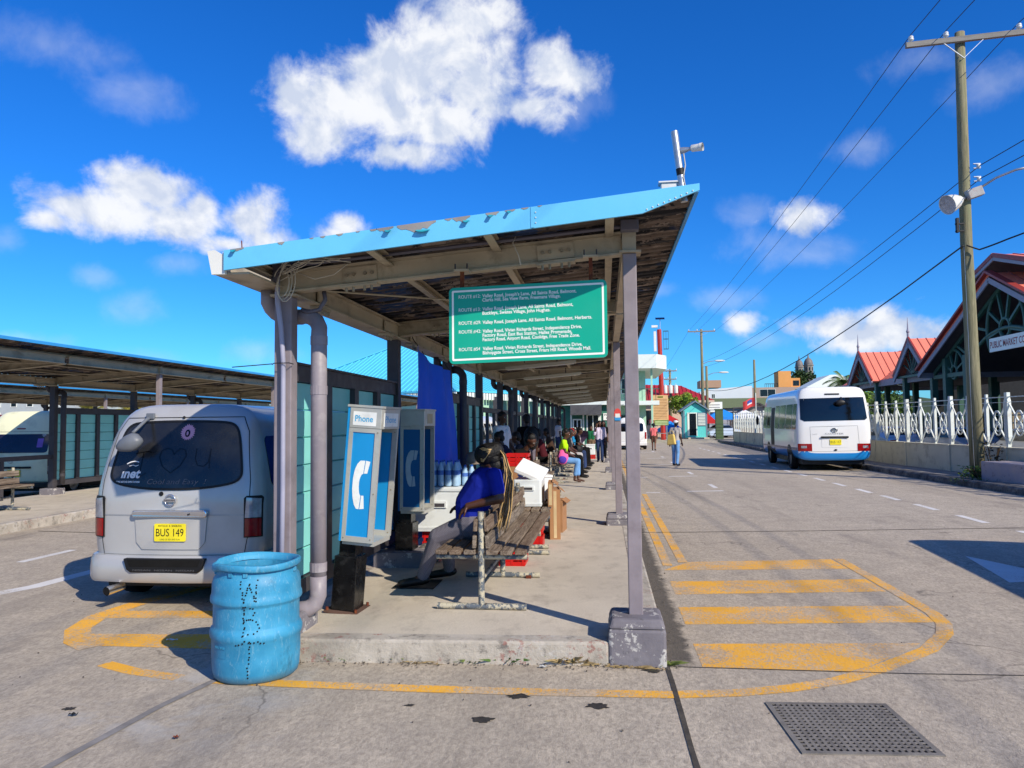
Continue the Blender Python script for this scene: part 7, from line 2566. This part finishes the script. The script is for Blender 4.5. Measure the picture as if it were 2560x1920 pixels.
# red lattice mast with solar panel
rm_ = thing('red_mast', 'tall red steel mast topped by a solar panel and a camera', 'mast', (5.6, 76, 0))
rdm = M('red_mast_paint', (.66, .16, .13), .55, var=.08)
part('mast', B().rings([((.2, 0, 0), .25), ((0, 0, 11.0), .22)], 8), rdm, rm_)
part('cage', B().box(.4, .9, -.2, .2, 9.0, 9.05).box(.4, .9, -.2, .2, 10.0, 10.05).box(.4, .9, -.2, .2, 10.8, 10.85).box(.4, .44, -.2, -.16, 9.05, 10.8).box(.86, .9, -.2, -.16, 9.05, 10.8).box(.63, .67, -.2, -.16, 9.05, 10.8), grn_m, rm_)
part('panel_post', B().cyl((.1, 0, 11), (.1, 0, 12), .04, n=6), galv, rm_)
part('solar_panel', B().obox((.1, 0, 12.1), (.9, .5, .05), Matrix.Rotation(R(25), 3, 'X')), M('solar_blue', (.06, .08, .18), .2), rm_)
part('camera', B().obox((-.45, -.1, 11.3), (.6, .3, .22)), white_pvc, rm_)
part('side_box', B().box(-.55, -.3, -.2, .2, 8.8, 10.8), white_pvc, rm_)

# red roofed house
rh = building('red_roofed_house', 'peach house with a ribbed red metal hip roof beyond the notice board', (6.4, 92, 0))
part('wall', B().box(-3.2, 6.0, 0, 8, 0, 4.3), peach_m, rh)
for nm, pts in (('roof_face', [(-3.8, -.7, 4.3), (6.6, -.7, 4.3), (3.2, 4, 6.3), (-3.8, 4, 6.6)]), ('roof_face', [(6.6, -.7, 4.3), (6.6, 8.6, 4.3), (3.2, 4, 6.3), (3.2, 3.99, 6.3)]), ('roof_face', [(6.6, 8.6, 4.3), (-3.8, 8.6, 4.3), (-3.8, 4, 6.6), (3.2, 4, 6.3)])):
    rf = part(nm, B().add(pts, [(0, 1, 2, 3)]), redr_m, rh)
for k in range(1, 22):
    x = -3.8 + k * 10.4 / 22
    z1 = 6.6 - (x + 3.8) * .043
    top = (x, 4, z1) if x < 3.2 else (x - (x - 3.2) * .0, -.7 + 4.7 * (6.6 - x) / 3.4, 4.3 + 2.0 * (6.6 - x) / 3.4)
    part('roof_seam', B().bar((x, -.7, 4.33), (top[0], top[1], top[2] + .03), .06, .06), redr_m, rh)
part('eave_board', B().box(-3.8, 6.6, -.74, -.68, 4.05, 4.3), peach_m, rh)
window(rh, -1.5, -.3, 0, 1.4, 3.2, dark_m)
window(rh, 3.6, 4.6, 0, 1.4, 3.4)

# notice board
nbm = thing('notice_board', 'tall wooden notice board with printed lines and a green foot panel', 'notice board', (5.2, 71, 0))
part('board', B().box(-.72, .72, -.04, .04, 1.95, 4.25), M('varnished_board', (.82, .66, .48), .7, var=.06), nbm)
part('foot_panel', B().box(-.6, .72, -.05, -.041, 1.45, 1.94), M('green_panel', (.42, .52, .28), .7), nbm)
for k in range(13):
    part('printed_line', B().box(-.60, .60, -.046, -.041, 2.1 + k * .145, 2.1 + k * .145 + .05), M('brown_print_line', (.60, .42, .28), .8, var=.3, scale=20), nbm)
part('crest', B().box(-.25, .25, -.046, -.041, 4.0, 4.15), M('olive_print', (.38, .42, .12), .8), nbm)
for k in range(3):
    part('printed_line', B().box(-.5, .62, -.056, -.051, 1.52 + k * .13, 1.58 + k * .13), M('pale_print', (.75, .78, .6), .8), nbm)
for x in (-.55, .55):
    part('leg', B().cyl((x, .06, 0), (x, .06, 4.1), .04, n=8), galv, nbm)
part('crossbar', B().cyl((-.55, .06, .7), (.55, .06, .7), .03, n=6), galv, nbm)

# turquoise kiosk
kk = building('turquoise_kiosk', 'small turquoise wooden kiosk with a pitched roof and louvred shutter', (9.28, 79, 0))
turq = M('turquoise_boards', (.36, .80, .79), .65, var=.05)
kgry = M('kiosk_grey_trim', (.42, .50, .56), .6, var=.05)
part('wall', B().prism([(-1.15, .12), (1.15, .12), (1.15, 2.95), (0, 3.7), (-1.15, 2.95)], XZ, 0, 2.4), turq, kk)
for k in range(12):
    part('plank', B().box(-1.13 + k * .19, -.955 + k * .19, -.03, -.001, .12, 2.6), turq, kk)
for sx in (-1, 1):
    part('roof_face', B().prism([(0, 3.78), (0, 3.92), (sx * 1.5, 2.92), (sx * 1.5, 2.78)], XZ, -.35, 2.7), kgry, kk)
part('corner_post', B().box(-1.2, -1.05, -.05, 0, .12, 2.9).box(1.05, 1.2, -.05, 0, .12, 2.9), kgry, kk)
dw = part('doorway', B().box(-.72, .12, -.05, -.031, .35, 2.6), win_d, kk)
part('door_frame', B().box(-.80, -.60, -.09, -.051, .3, 2.7).box(.08, .18, -.09, -.051, .3, 2.7).box(-.599, .079, -.09, -.051, 2.6, 2.7), wslab_m, dw)
sh_ = part('shutter', B().box(.2, 1.06, -.07, -.031, 1.3, 2.7), kgry, kk)
for j in range(8):
    part('louvre', B().box(.27, .99, -.11, -.071, 1.4 + j * .155, 1.49 + j * .155), wslab_m, sh_)
part('step', B().box(-.8, 1.3, -.7, 0, 0, .16), plat_m, kk)

# stalls and tents
def tent(label, loc, w, d, h, m, rot=0., legs=True):
    t_ = thing('market_tent', label, 'tent', loc, rot, 'market tents behind the kiosk')
    apx = Vector((0, 0, h + .9))
    c4 = [Vector((sx * w / 2, sy * d / 2, h)) for sx, sy in ((-1, -1), (1, -1), (1, 1), (-1, 1))]
    for i in range(4):
        part('canopy_panel', B().add([c4[i], c4[(i + 1) % 4], apx, c4[i] - Vector((0, 0, .35)), c4[(i + 1) % 4] - Vector((0, 0, .35))], [(0, 1, 2), (3, 4, 1, 0)]), m, t_)
        part('leg', B().cyl((c4[i].x, c4[i].y, 0), c4[i], .03, n=6), galv, t_)
    return t_


bluet, redt, wht = M('blue_canvas', (.12, .52, .86), .7, var=.08), M('red_canvas', (.72, .10, .12), .7, var=.08), M('white_canvas', (.86, .87, .88), .7, var=.05)
tent('bright blue market tent right of the kiosk', (13.0, 86, 0), 3.2, 3, 2.3, bluet)
tent('white market tent right of the blue one', (16.0, 89, 0), 3.4, 3, 2.2, wht)
tent('red market tent left of the kiosk', (6.6, 86, 0), 3.0, 3, 2.0, redt)
tent('red market tent peeping out right of the kiosk', (10.9, 83, 0), 1.6, 2.5, 1.9, redt)
tent('blue tarpaulin stall low left of the kiosk', (7.2, 84.5, 0), 2.6, 2.5, 1.0, bluet)
wb_ = thing('banner_board', 'white printed banner board above the blue tent', 'sign', (12.4, 92, 0))
part('board', B().box(-1.9, 1.6, -.05, .05, 2.9, 4.1), sign_w, wb_)
for k in range(3):
    part('printed_line', B().box(-1.6, 1.3, -.056, -.051, 3.1 + k * .3, 3.2 + k * .3), M('grey_print', (.55, .55, .55), .8, var=.3, scale=9), wb_)
for x in (-1.7, 1.4):
    part('leg', B().cyl((x, 0, 0), (x, 0, 2.9), .05, n=6), galv, wb_)
gp = thing('green_gate_post', 'olive green square gate post right of the kiosk', 'post', (11.3, 76.5, 0))
part('shaft', B().box(-.35, .35, -.3, .3, 0, 2.9), M('olive_paint', (.28, .36, .24), .7, var=.08), gp)
part('cap', B().box(-.4, .4, -.35, .35, 2.9, 3.0), M('olive_paint', (.28, .36, .24), .7), gp)
ip = thing('iron_gate', 'dark iron gate frame between the green post and the railings', 'gate', (12.2, 70, 0))
part('post', B().cyl((-.6, 0, 0), (-.6, 0, 3.0), .06, n=8), dark_m, ip)
part('top_bar', B().bar((-.6, 0, 2.95), (2.6, 1.5, 3.15), .06, .1), dark_m, ip)
for k in range(5):
    part('bar', B().bar((-.6, 0, .3 + k * .3), (-2.4, 3, .3 + k * .3), .03, .03), dark_m, ip)
fg = thing('flagpole', 'white flagpole with a red and blue flag beside the coach', 'flag', (13.7, 70.5, 0))
part('pole', B().cyl((0, 0, 0), (0, 0, 4.3), .04, n=8), wslab_m, fg)
fl_r, fl_b, fl_w = M('flag_red', (.80, .25, .25), .7), M('flag_blue', (.2, .3, .6), .7), M('flag_white', (.85, .83, .85), .7)
wav = lambda u, v: (-.05 - u * 1.1, .12 * math.sin(u * 6), 3.9 - u * .35 - v * .8 + .06 * math.sin(u * 5))
part('cloth', B().grid(wav, 10, 4), fl_r, fg, smooth=True)
part('emblem', B().grid(lambda u, v: tuple(Vector(wav(.25 + .4 * u, .15 + .35 * v)) + Vector((0, -.02, 0))), 6, 3), fl_b, fg, smooth=True)
part('emblem', B().grid(lambda u, v: tuple(Vector(wav(.25 + .4 * u, .5 + .15 * v)) + Vector((0, -.02, 0))), 6, 3), fl_w, fg, smooth=True)

# poles further down the road
def far_pole(label, x, y, h, arms, lamp=None, trans=False):
    p_ = thing('utility_pole', label, 'utility pole', (x, y, 0), 0, 'utility poles down the road')
    part('mast', B().rings([((0, 0, 0), .2), ((0, 0, h), .13)], 12), pole_m, p_, smooth=True)
    for z, w in arms:
        a = part('crossarm', B().box(-w / 2, w / 2, -.2, -.08, z - .07, z + .07), arm_m, p_)
        for q in (-.46, -.16, .46):
            part('insulator', B().cyl((q * w, -.14, z + .07), (q * w, -.14, z + .25), .06, n=8), cera, a)
        for s_ in (-1, 1):
            part('brace', B().bar((s_ * w * .28, -.14, z - .06), (0, -.16, z - .5), .03, .03), galv, a)
    if lamp:
        la_ = part('lamp_arm', B().tube([(0, 0, lamp), (.7, 0, lamp + .3), (1.3, 0, lamp + .35)], .04, 6), galv, p_)
        part('lamp_head', B().sphere((1.9, 0, lamp + .36), (.6, .16, .11), 12, 6), white_pvc, la_, smooth=True)
    if trans:
        for sx in (-.62, .0, .62):
            tr_ = part('transformer', B().lathe([(.24, 0), (.25, .05), (.25, .85), (.2, .95), (0, .97)], (sx, -.45, trans), 14), white_pvc, p_, smooth=True)
            part('bushing', B().cyl((sx, -.45, trans + .95), (sx, -.45, trans + 1.15), .05, n=6), cera, tr_)
    return p_


far_pole('far wooden utility pole with a wide crossarm behind the kiosk', 10.86, 85, 12.0, ((11.75, 3.0),), 8.1)
far_pole('shorter pole with a street lamp right of the far crossarm pole', 11.73, 88, 8.1, (), 7.0)
far_pole('far utility pole with three white transformers by the notice board', 7.95, 92, 8.1, ((7.9, 1.6), (6.9, 1.5)), None, 5.2)
far_pole('thin dark pole in front of the tan warehouse', 18.4, 95, 9.3, ())

# town behind
wh = building('white_warehouse', 'long white warehouse on the rise behind the street', (33, 205, 0))
part('wall', B().prism([(-7.5, 0), (6, 0), (6, 11.2), (-5.2, 10.4), (-7.5, 9.8)], XZ, 0, 20), whw_m, wh)
window(wh, -4.5, -3.6, 0, 8.0, 9.2)
part('roof_box', B().box(-7, -1.5, 3, 10, 11, 13), tan_m, wh)
for k in range(9):
    part('fence_post', B().box(-6 + k * 1.4, -5.85 + k * 1.4, -2, -1.9, 0, 6.8 + (k % 3) * .4), gry_m, wh)
tn = building('tan_warehouse', 'tan flat roofed warehouse behind the coach', (48, 222, 0))
part('wall', B().box(-5.5, 14, 0, 15, 0, 8.4), tan_m, tn)
part('parapet', B().box(-9, 14, 6, 20, 8.4, 11.7), M('beige_wall', (.62, .55, .50), .8, var=.05), tn)
part('side_wall', B().box(-9.5, -5.51, 3, 15, 0, 10.5), gry_m, tn)
for k in range(3):
    window(tn, 1.2 + k * 1.3, 2.2 + k * 1.3, 0, 5.0, 6.6, dark_m)
window(tn, -2.5, 2.0, 5.98, 9.0, 11.2)
og = building('orange_building', 'orange stepped building with a stair tower behind the tan warehouse', (61, 262, 0))
part('wall', B().box(-7, 6, 0, 14, 0, 13.2), org_m, og)
part('stair_tower', B().box(-2.6, 1.5, -.5, 6, 13.2, 18.6), org_m, og)
part('penthouse', B().box(1.51, 4.5, 0, 6, 13.2, 16.2), org_m, og)
part('low_wing', B().box(1, 11, -4, -.001, 0, 11.5), org_m, og)
window(og, 2.2, 4.2, 0, 13.6, 15.4, dark_m)
window(og, 1.8, 4.2, -4, 8.2, 10.4, dark_m)
window(og, -6, -4, 0, 10, 12)
part('roof_rail', B().box(-7, -2.7, 0, .1, 14.3, 14.5), dark_m, og)
for k in range(8):
    part('rail_post', B().box(-7 + k * .6, -6.9 + k * .6, 0, .1, 13.2, 14.3), dark_m, og)
gs = building('green_roofed_shed', 'long shed with a mossy green roof behind the tents', (26, 145, 0))
part('wall', B().box(-9, 10, 0, 10, 0, 4.3), gry_m, gs)
part('roof', B().prism([(-9.6, 4.3), (10.6, 4.3), (10.2, 6.2), (-9, 6.2)], lambda u, w, a: (u, (a if a > 0 else -.6) + (w - 4.3) * 1.5, w), 0, 5), M('moss_roof', (.38, .42, .30), .8, var=.1), gs)
part('tin_wall', B().box(-8, 9, -6, -5.9, 0, 3.6), M('rusty_tin', (.60, .60, .62), .6, .2, var=.25, scale=.8, dirt=(.45, .3, .22), dirt_amt=.7, dirt_scale=.7), gs)
for k in range(3):
    window(gs, -7 + k * 1.6, -5.8 + k * 1.6, -6, 3.0, 3.5, dark_m)
gh = building('grey_gabled_hut', 'grey hut with a dark gabled roof behind the railings', (18.2, 92, 0))
part('wall', B().prism([(-2.6, 0), (2.6, 0), (2.6, 2.2), (0, 3.7), (-2.6, 2.2)], XZ, 0, 5), gry_m, gh)
for sx in (-1, 1):
    part('roof_face', B().prism([(0, 3.75), (0, 3.95), (sx * 3.0, 2.2), (sx * 3.0, 2.0)], XZ, -.5, 5.4), M('dark_shingle', (.24, .23, .23), .85, var=.15), gh)
wr_ = building('white_gabled_house', 'white house with a white gable roof above the coach', (43.5, 152, 0))
part('wall', B().box(-4, 5, 0, 8, 0, 8.2), whw_m, wr_)
part('roof', B().prism([(-4.6, 8.2), (5.6, 8.2), (2.0, 10.6), (0.0, 10.6)], XZ, -.5, 8.4), wslab_m, wr_)
for k in range(4):
    window(wr_, -3 + k * 1.9, -2 + k * 1.9, 0, 6.4, 7.6, dark_m)
hill = B().grid(lambda u, v: (20 + 220 * u, 215 + 240 * v, -1 + 14 * math.sin(math.pi * min(1, u * 1.1)) ** .8 * min(1, v * 1.6) * (1 + .15 * math.sin(u * 17)) if v > 0 else -1), 30, 12)
struct('hill', hill, M('hillside', (.24, .29, .16), .9, var=.25, scale=.05))

# cathedral towers
cd = building('cathedral', 'two grey domed cathedral towers rising behind a big dark tree', (85.5, 335, 0))
stone_m = M('grey_stone', (.52, .50, .47), .85, var=.12, scale=.3)
for x, r, z0 in ((-1.9, 1.35, 18.5), (1.9, 1.55, 19.2)):
    tw_ = part('tower', B().prism([(x + r * 1.25 * math.cos(R(a)), r * 1.25 * math.sin(R(a))) for a in range(22, 382, 45)], XY, 0, z0 + 6.2), stone_m, cd)
    part('cornice', B().prism([(x + r * 1.45 * math.cos(R(a)), r * 1.45 * math.sin(R(a))) for a in range(22, 382, 45)], XY, z0 + 6.2, z0 + 6.6), stone_m, tw_)
    part('dome', B().lathe([(r * 1.2, 6.6), (r * 1.22, 7.2), (r * 1.08, 8.2), (r * .75, 9.1), (r * .3, 9.6), (r * .18, 10.0), (r * .16, 10.5), (.02, 11.6)], (x, 0, z0), 16), M('dome_metal', (.45, .43, .42), .6, var=.1), tw_, smooth=True)
    for a in range(0, 360, 45):
        part('belfry_opening', B().obox((x + r * 1.2 * math.cos(R(a)), r * 1.2 * math.sin(R(a)), z0 + 4.8), (.12, .5, 1.4), Matrix.Rotation(R(a), 3, 'Z')), win_d, tw_)

# ------------------------------------------------------------------ trees and palms
bark_m = M('bark', (.30, .25, .20), .9, var=.2, bump=.5)


def tree(label, loc, h, r, n, m, seed, trunk=.35, leaf=.35, name='tree', flat=.75):
    rr_ = random.Random(seed)
    t_ = thing(name, label, 'tree', loc)
    th = h * trunk
    part('trunk', B().rings([((0, 0, 0), r * .085), ((.05 * r, 0, th * .6), r * .06), ((0, .04 * r, th), r * .05)], 10), bark_m, t_, smooth=True)
    cl = []
    for k in range(9):
        a, q = rr_.uniform(0, 6.28), rr_.uniform(.25, .8)
        e = Vector((r * q * math.cos(a), r * q * math.sin(a), th + (h - th) * rr_.uniform(.25, .85)))
        part('limb', B().rings([((0, 0, th * .85), r * .04), (Vector((0, 0, th)).lerp(e, .5) + Vector((0, 0, .1 * r)), r * .025), (e, r * .01)], 6), bark_m, t_, smooth=True)
        cl.append((e, r * rr_.uniform(.3, .5)))
    for k in range(10):
        a, q = rr_.uniform(0, 6.28), rr_.random() ** .5 * .8
        cl.append((Vector((r * q * math.cos(a), r * q * math.sin(a), th + (h - th) * rr_.uniform(.2, .85))), r * rr_.uniform(.25, .45)))
    b = B()
    for k in range(n):
        c_, cr_ = cl[rr_.randrange(len(cl))]
        d = Vector((rr_.gauss(0, 1), rr_.gauss(0, 1), rr_.gauss(0, 1))).normalized()
        p_ = c_ + Vector((d.x, d.y, d.z * flat)) * cr_ * (rr_.random() ** .35)
        u = Vector((rr_.gauss(0, 1), rr_.gauss(0, 1), rr_.gauss(0, .7))).normalized()
        s_ = u.cross(Vector((rr_.gauss(0, 1), rr_.gauss(0, 1), rr_.gauss(0, 1)))).normalized()
        l = leaf * rr_.uniform(.6, 1.4)
        b.add([p_, p_ + u * l * .5 + s_ * l * .3, p_ + u * l, p_ + u * l * .5 - s_ * l * .3], [(0, 1, 2, 3)])
    part('crown', b, m, t_)
    return t_


def palm(label, loc, h, L, nf, m, seed, name='palm_tree'):
    rr_ = random.Random(seed)
    t_ = thing(name, label, 'tree', loc)
    part('trunk', B().rings([((0, 0, 0), .2), ((.1, 0, h * .5), .15), ((.05, 0, h), .13)], 10), bark_m, t_, smooth=True)
    for k in range(nf):
        a = 2 * math.pi * k / nf + rr_.uniform(-.2, .2)
        e0 = R(rr_.uniform(-5, 75))
        b = B()
        pts = []
        for q in range(9):
            u = q / 8
            rad = L * (math.cos(e0) * u + .1 * u * (1 - u))
            z = h + L * (math.sin(e0) * u - (.35 + .35 * math.cos(e0)) * u * u)
            pts.append(Vector((rad * math.cos(a), rad * math.sin(a), z)))
        b.rings([(p_, .03 * (1 - q / 10)) for q, p_ in enumerate(pts)], 5)
        for q in range(1, 9):
            d = (pts[q] - pts[q - 1]).normalized()
            s_ = d.cross(Vector((0, 0, 1))).normalized()
            for half in (0, .33, .66):
                c_ = pts[q - 1].lerp(pts[q], half)
                ll = L * .28 * math.sin(math.pi * min(.95, (q + half) / 9.3)) + .1
                for sg in (-1, 1):
                    tip = c_ + s_ * sg * ll * .8 + d * ll * .55 - Vector((0, 0, ll * .35))
                    b.add([c_ - d * .03, c_ + d * .05, tip], [(0, 1, 2)])
        part('frond', b, m, t_)
    return t_


pleaf = M('palm_green', (.30, .38, .16), .55, var=.25, scale=1.5)
pyel = M('palm_yellowing', (.52, .50, .20), .6, var=.25, scale=1.5)
tree('big dark tree in front of the cathedral towers', (71, 285, 8), 12, 6.2, 5200, dleaf_m, 5, .25, .8)
tree('dark tree at the right of the cathedral tree', (78, 288, 7), 10, 4.5, 3000, dleaf_m, 6, .25, .8)
tree('green tree seen through the market hall columns', (21.5, 62, 0), 4.6, 3.2, 4200, leaf_m, 8, .25, .22)
tree('second green tree seen through the market hall columns', (18.0, 60, 0), 4.2, 2.8, 3600, bleaf_m, 9, .25, .2)
tree('bright green small tree above the kiosk roof', (8.9, 88, 0), 5.2, 1.7, 2400, bleaf_m, 10, .5, .22)
tree('yellow green tree behind the left-hand shelter posts', (-7.5, 68, 0), 6.0, 2.6, 3000, bleaf_m, 12, .3, .25)
tree('leafy tree far behind the middle shelter', (-24, 62, 0), 5.2, 3.0, 2800, leaf_m, 13, .35, .25)
tree('dark bush tree between warehouse and tan building', (42, 200, 0), 7.5, 4.5, 2600, dleaf_m, 14, .2, .6)
palm('coconut palm left of the market hall roof', (22.6, 74, 0), 5.2, 2.6, 20, pleaf, 1)
palm('palm tree leaning over the market wing end', (20.8, 68, 0), 4.2, 2.4, 18, pleaf, 2)
palm('palm tree beside the coach roof', (30.0, 118, 0), 5.4, 2.8, 18, pleaf, 3)
palm('spiky palm behind the far crossarm pole', (11.6, 96, 0), 4.0, 2.6, 22, pleaf, 4)
palm('yellowing palm behind the cream van', (-45.5, 62, 0), 2.9, 2.6, 20, pyel, 5)
palm('yellow green palm right of the yellowing palm', (-41.0, 61, 0), 3.1, 2.6, 20, pyel, 6)
palm('palm tree rising over the far shelter roof', (-36, 58, 0), 3.4, 2.2, 18, pleaf, 7)

# board of the terminal between the left shelter posts
wt = thing('terminal_board', 'white board headed WEST BUS TERMINAL in the middle shelter', 'notice board', (-12.38, 20.6, 0))
part('board', B().box(-.02, .02, -.75, .75, .5, 2.1), sign_w, wt)
lettering('WEST BUS TERMINAL', lambda u, q: (.024, -.68 + u, 1.86 + q), pletter_m, wt, 1.36, .11, bold=.002)
for k in range(7):
    part('printed_line', B().box(.021, .023, -.62, .2 + .4 * ((k * 37) % 10) / 10, 1.72 - k * .15, 1.76 - k * .15), MATS['cloth_grey'], wt)
for y in (-.7, .7):
    part('leg', B().box(-.02, .02, y - .03, y + .03, PZ, .499), dark_m, wt)
rb2 = thing('rucksack', 'black rucksack lying on the bench at the far left', 'bag', (-11.5, 10.95, PZ + .5), .3)
part('sack', B().sphere((0, 0, .17), (.2, .3, .18), 16, 10), bgm, rb2, smooth=True)
part('pocket', B().sphere((.15, 0, .12), (.1, .2, .11), 12, 8), bgm, rb2, smooth=True)

# ------------------------------------------------------------------ grit and litter swept against the kerbs
gr_ = random.Random(77)
gb2 = B()
for k in range(420):
    if k < 200:
        x = gr_.uniform(-2.6, .5)
        y = 5.30 + (x + 2.6) * .045 - abs(gr_.gauss(0, .05))
    elif k < 330:
        x, y = .43 + abs(gr_.gauss(0, .09)), gr_.uniform(5.5, 14)
    else:
        x, y = gr_.uniform(-5.5, 5.5), gr_.uniform(3.6, 9)
    s_ = gr_.uniform(.003, .009)
    a = gr_.uniform(0, 3.1)
    gb2.obox((x, y, s_ * .5 + .004), (s_ * gr_.uniform(.8, 1.8), s_, s_ * .9), Matrix.Rotation(a, 3, 'Z'))
g_o = part('grit', gb2, M('loose_grit', (.40, .37, .33), .95, var=.5, scale=40))
g_o['kind'] = 'stuff'
for lab, x, y, col, w, l in (('dry curled leaf on the road left of the drum', -3.9, 4.45, (.42, .30, .18), .03, .07), ('scrap of white paper on the yellow stripe behind the drum', -3.45, 5.72, (.85, .84, .82), .02, .09),
                             ('dark scrap of rubbish on the road at the lower left', -3.15, 4.2, (.12, .12, .11), .03, .05), ('rusty bottle cap on the road at the lower left', -2.35, 3.95, (.45, .22, .14), .03, .03), ('crumpled pale wrapper by the front kerb', -.45, 5.32, (.78, .78, .76), .03, .05)):
    b = B().grid(lambda u, v, x=x, y=y, w=w, l=l: (x + (u - .5) * l, y + (v - .5) * w, .008 + .012 * abs(math.sin(u * 5 + v * 3))), 6, 4)
    single('litter', lab, 'litter', b, M('litter_%d' % int(abs(x) * 100), col, .8, var=.15), 'litter on the road')
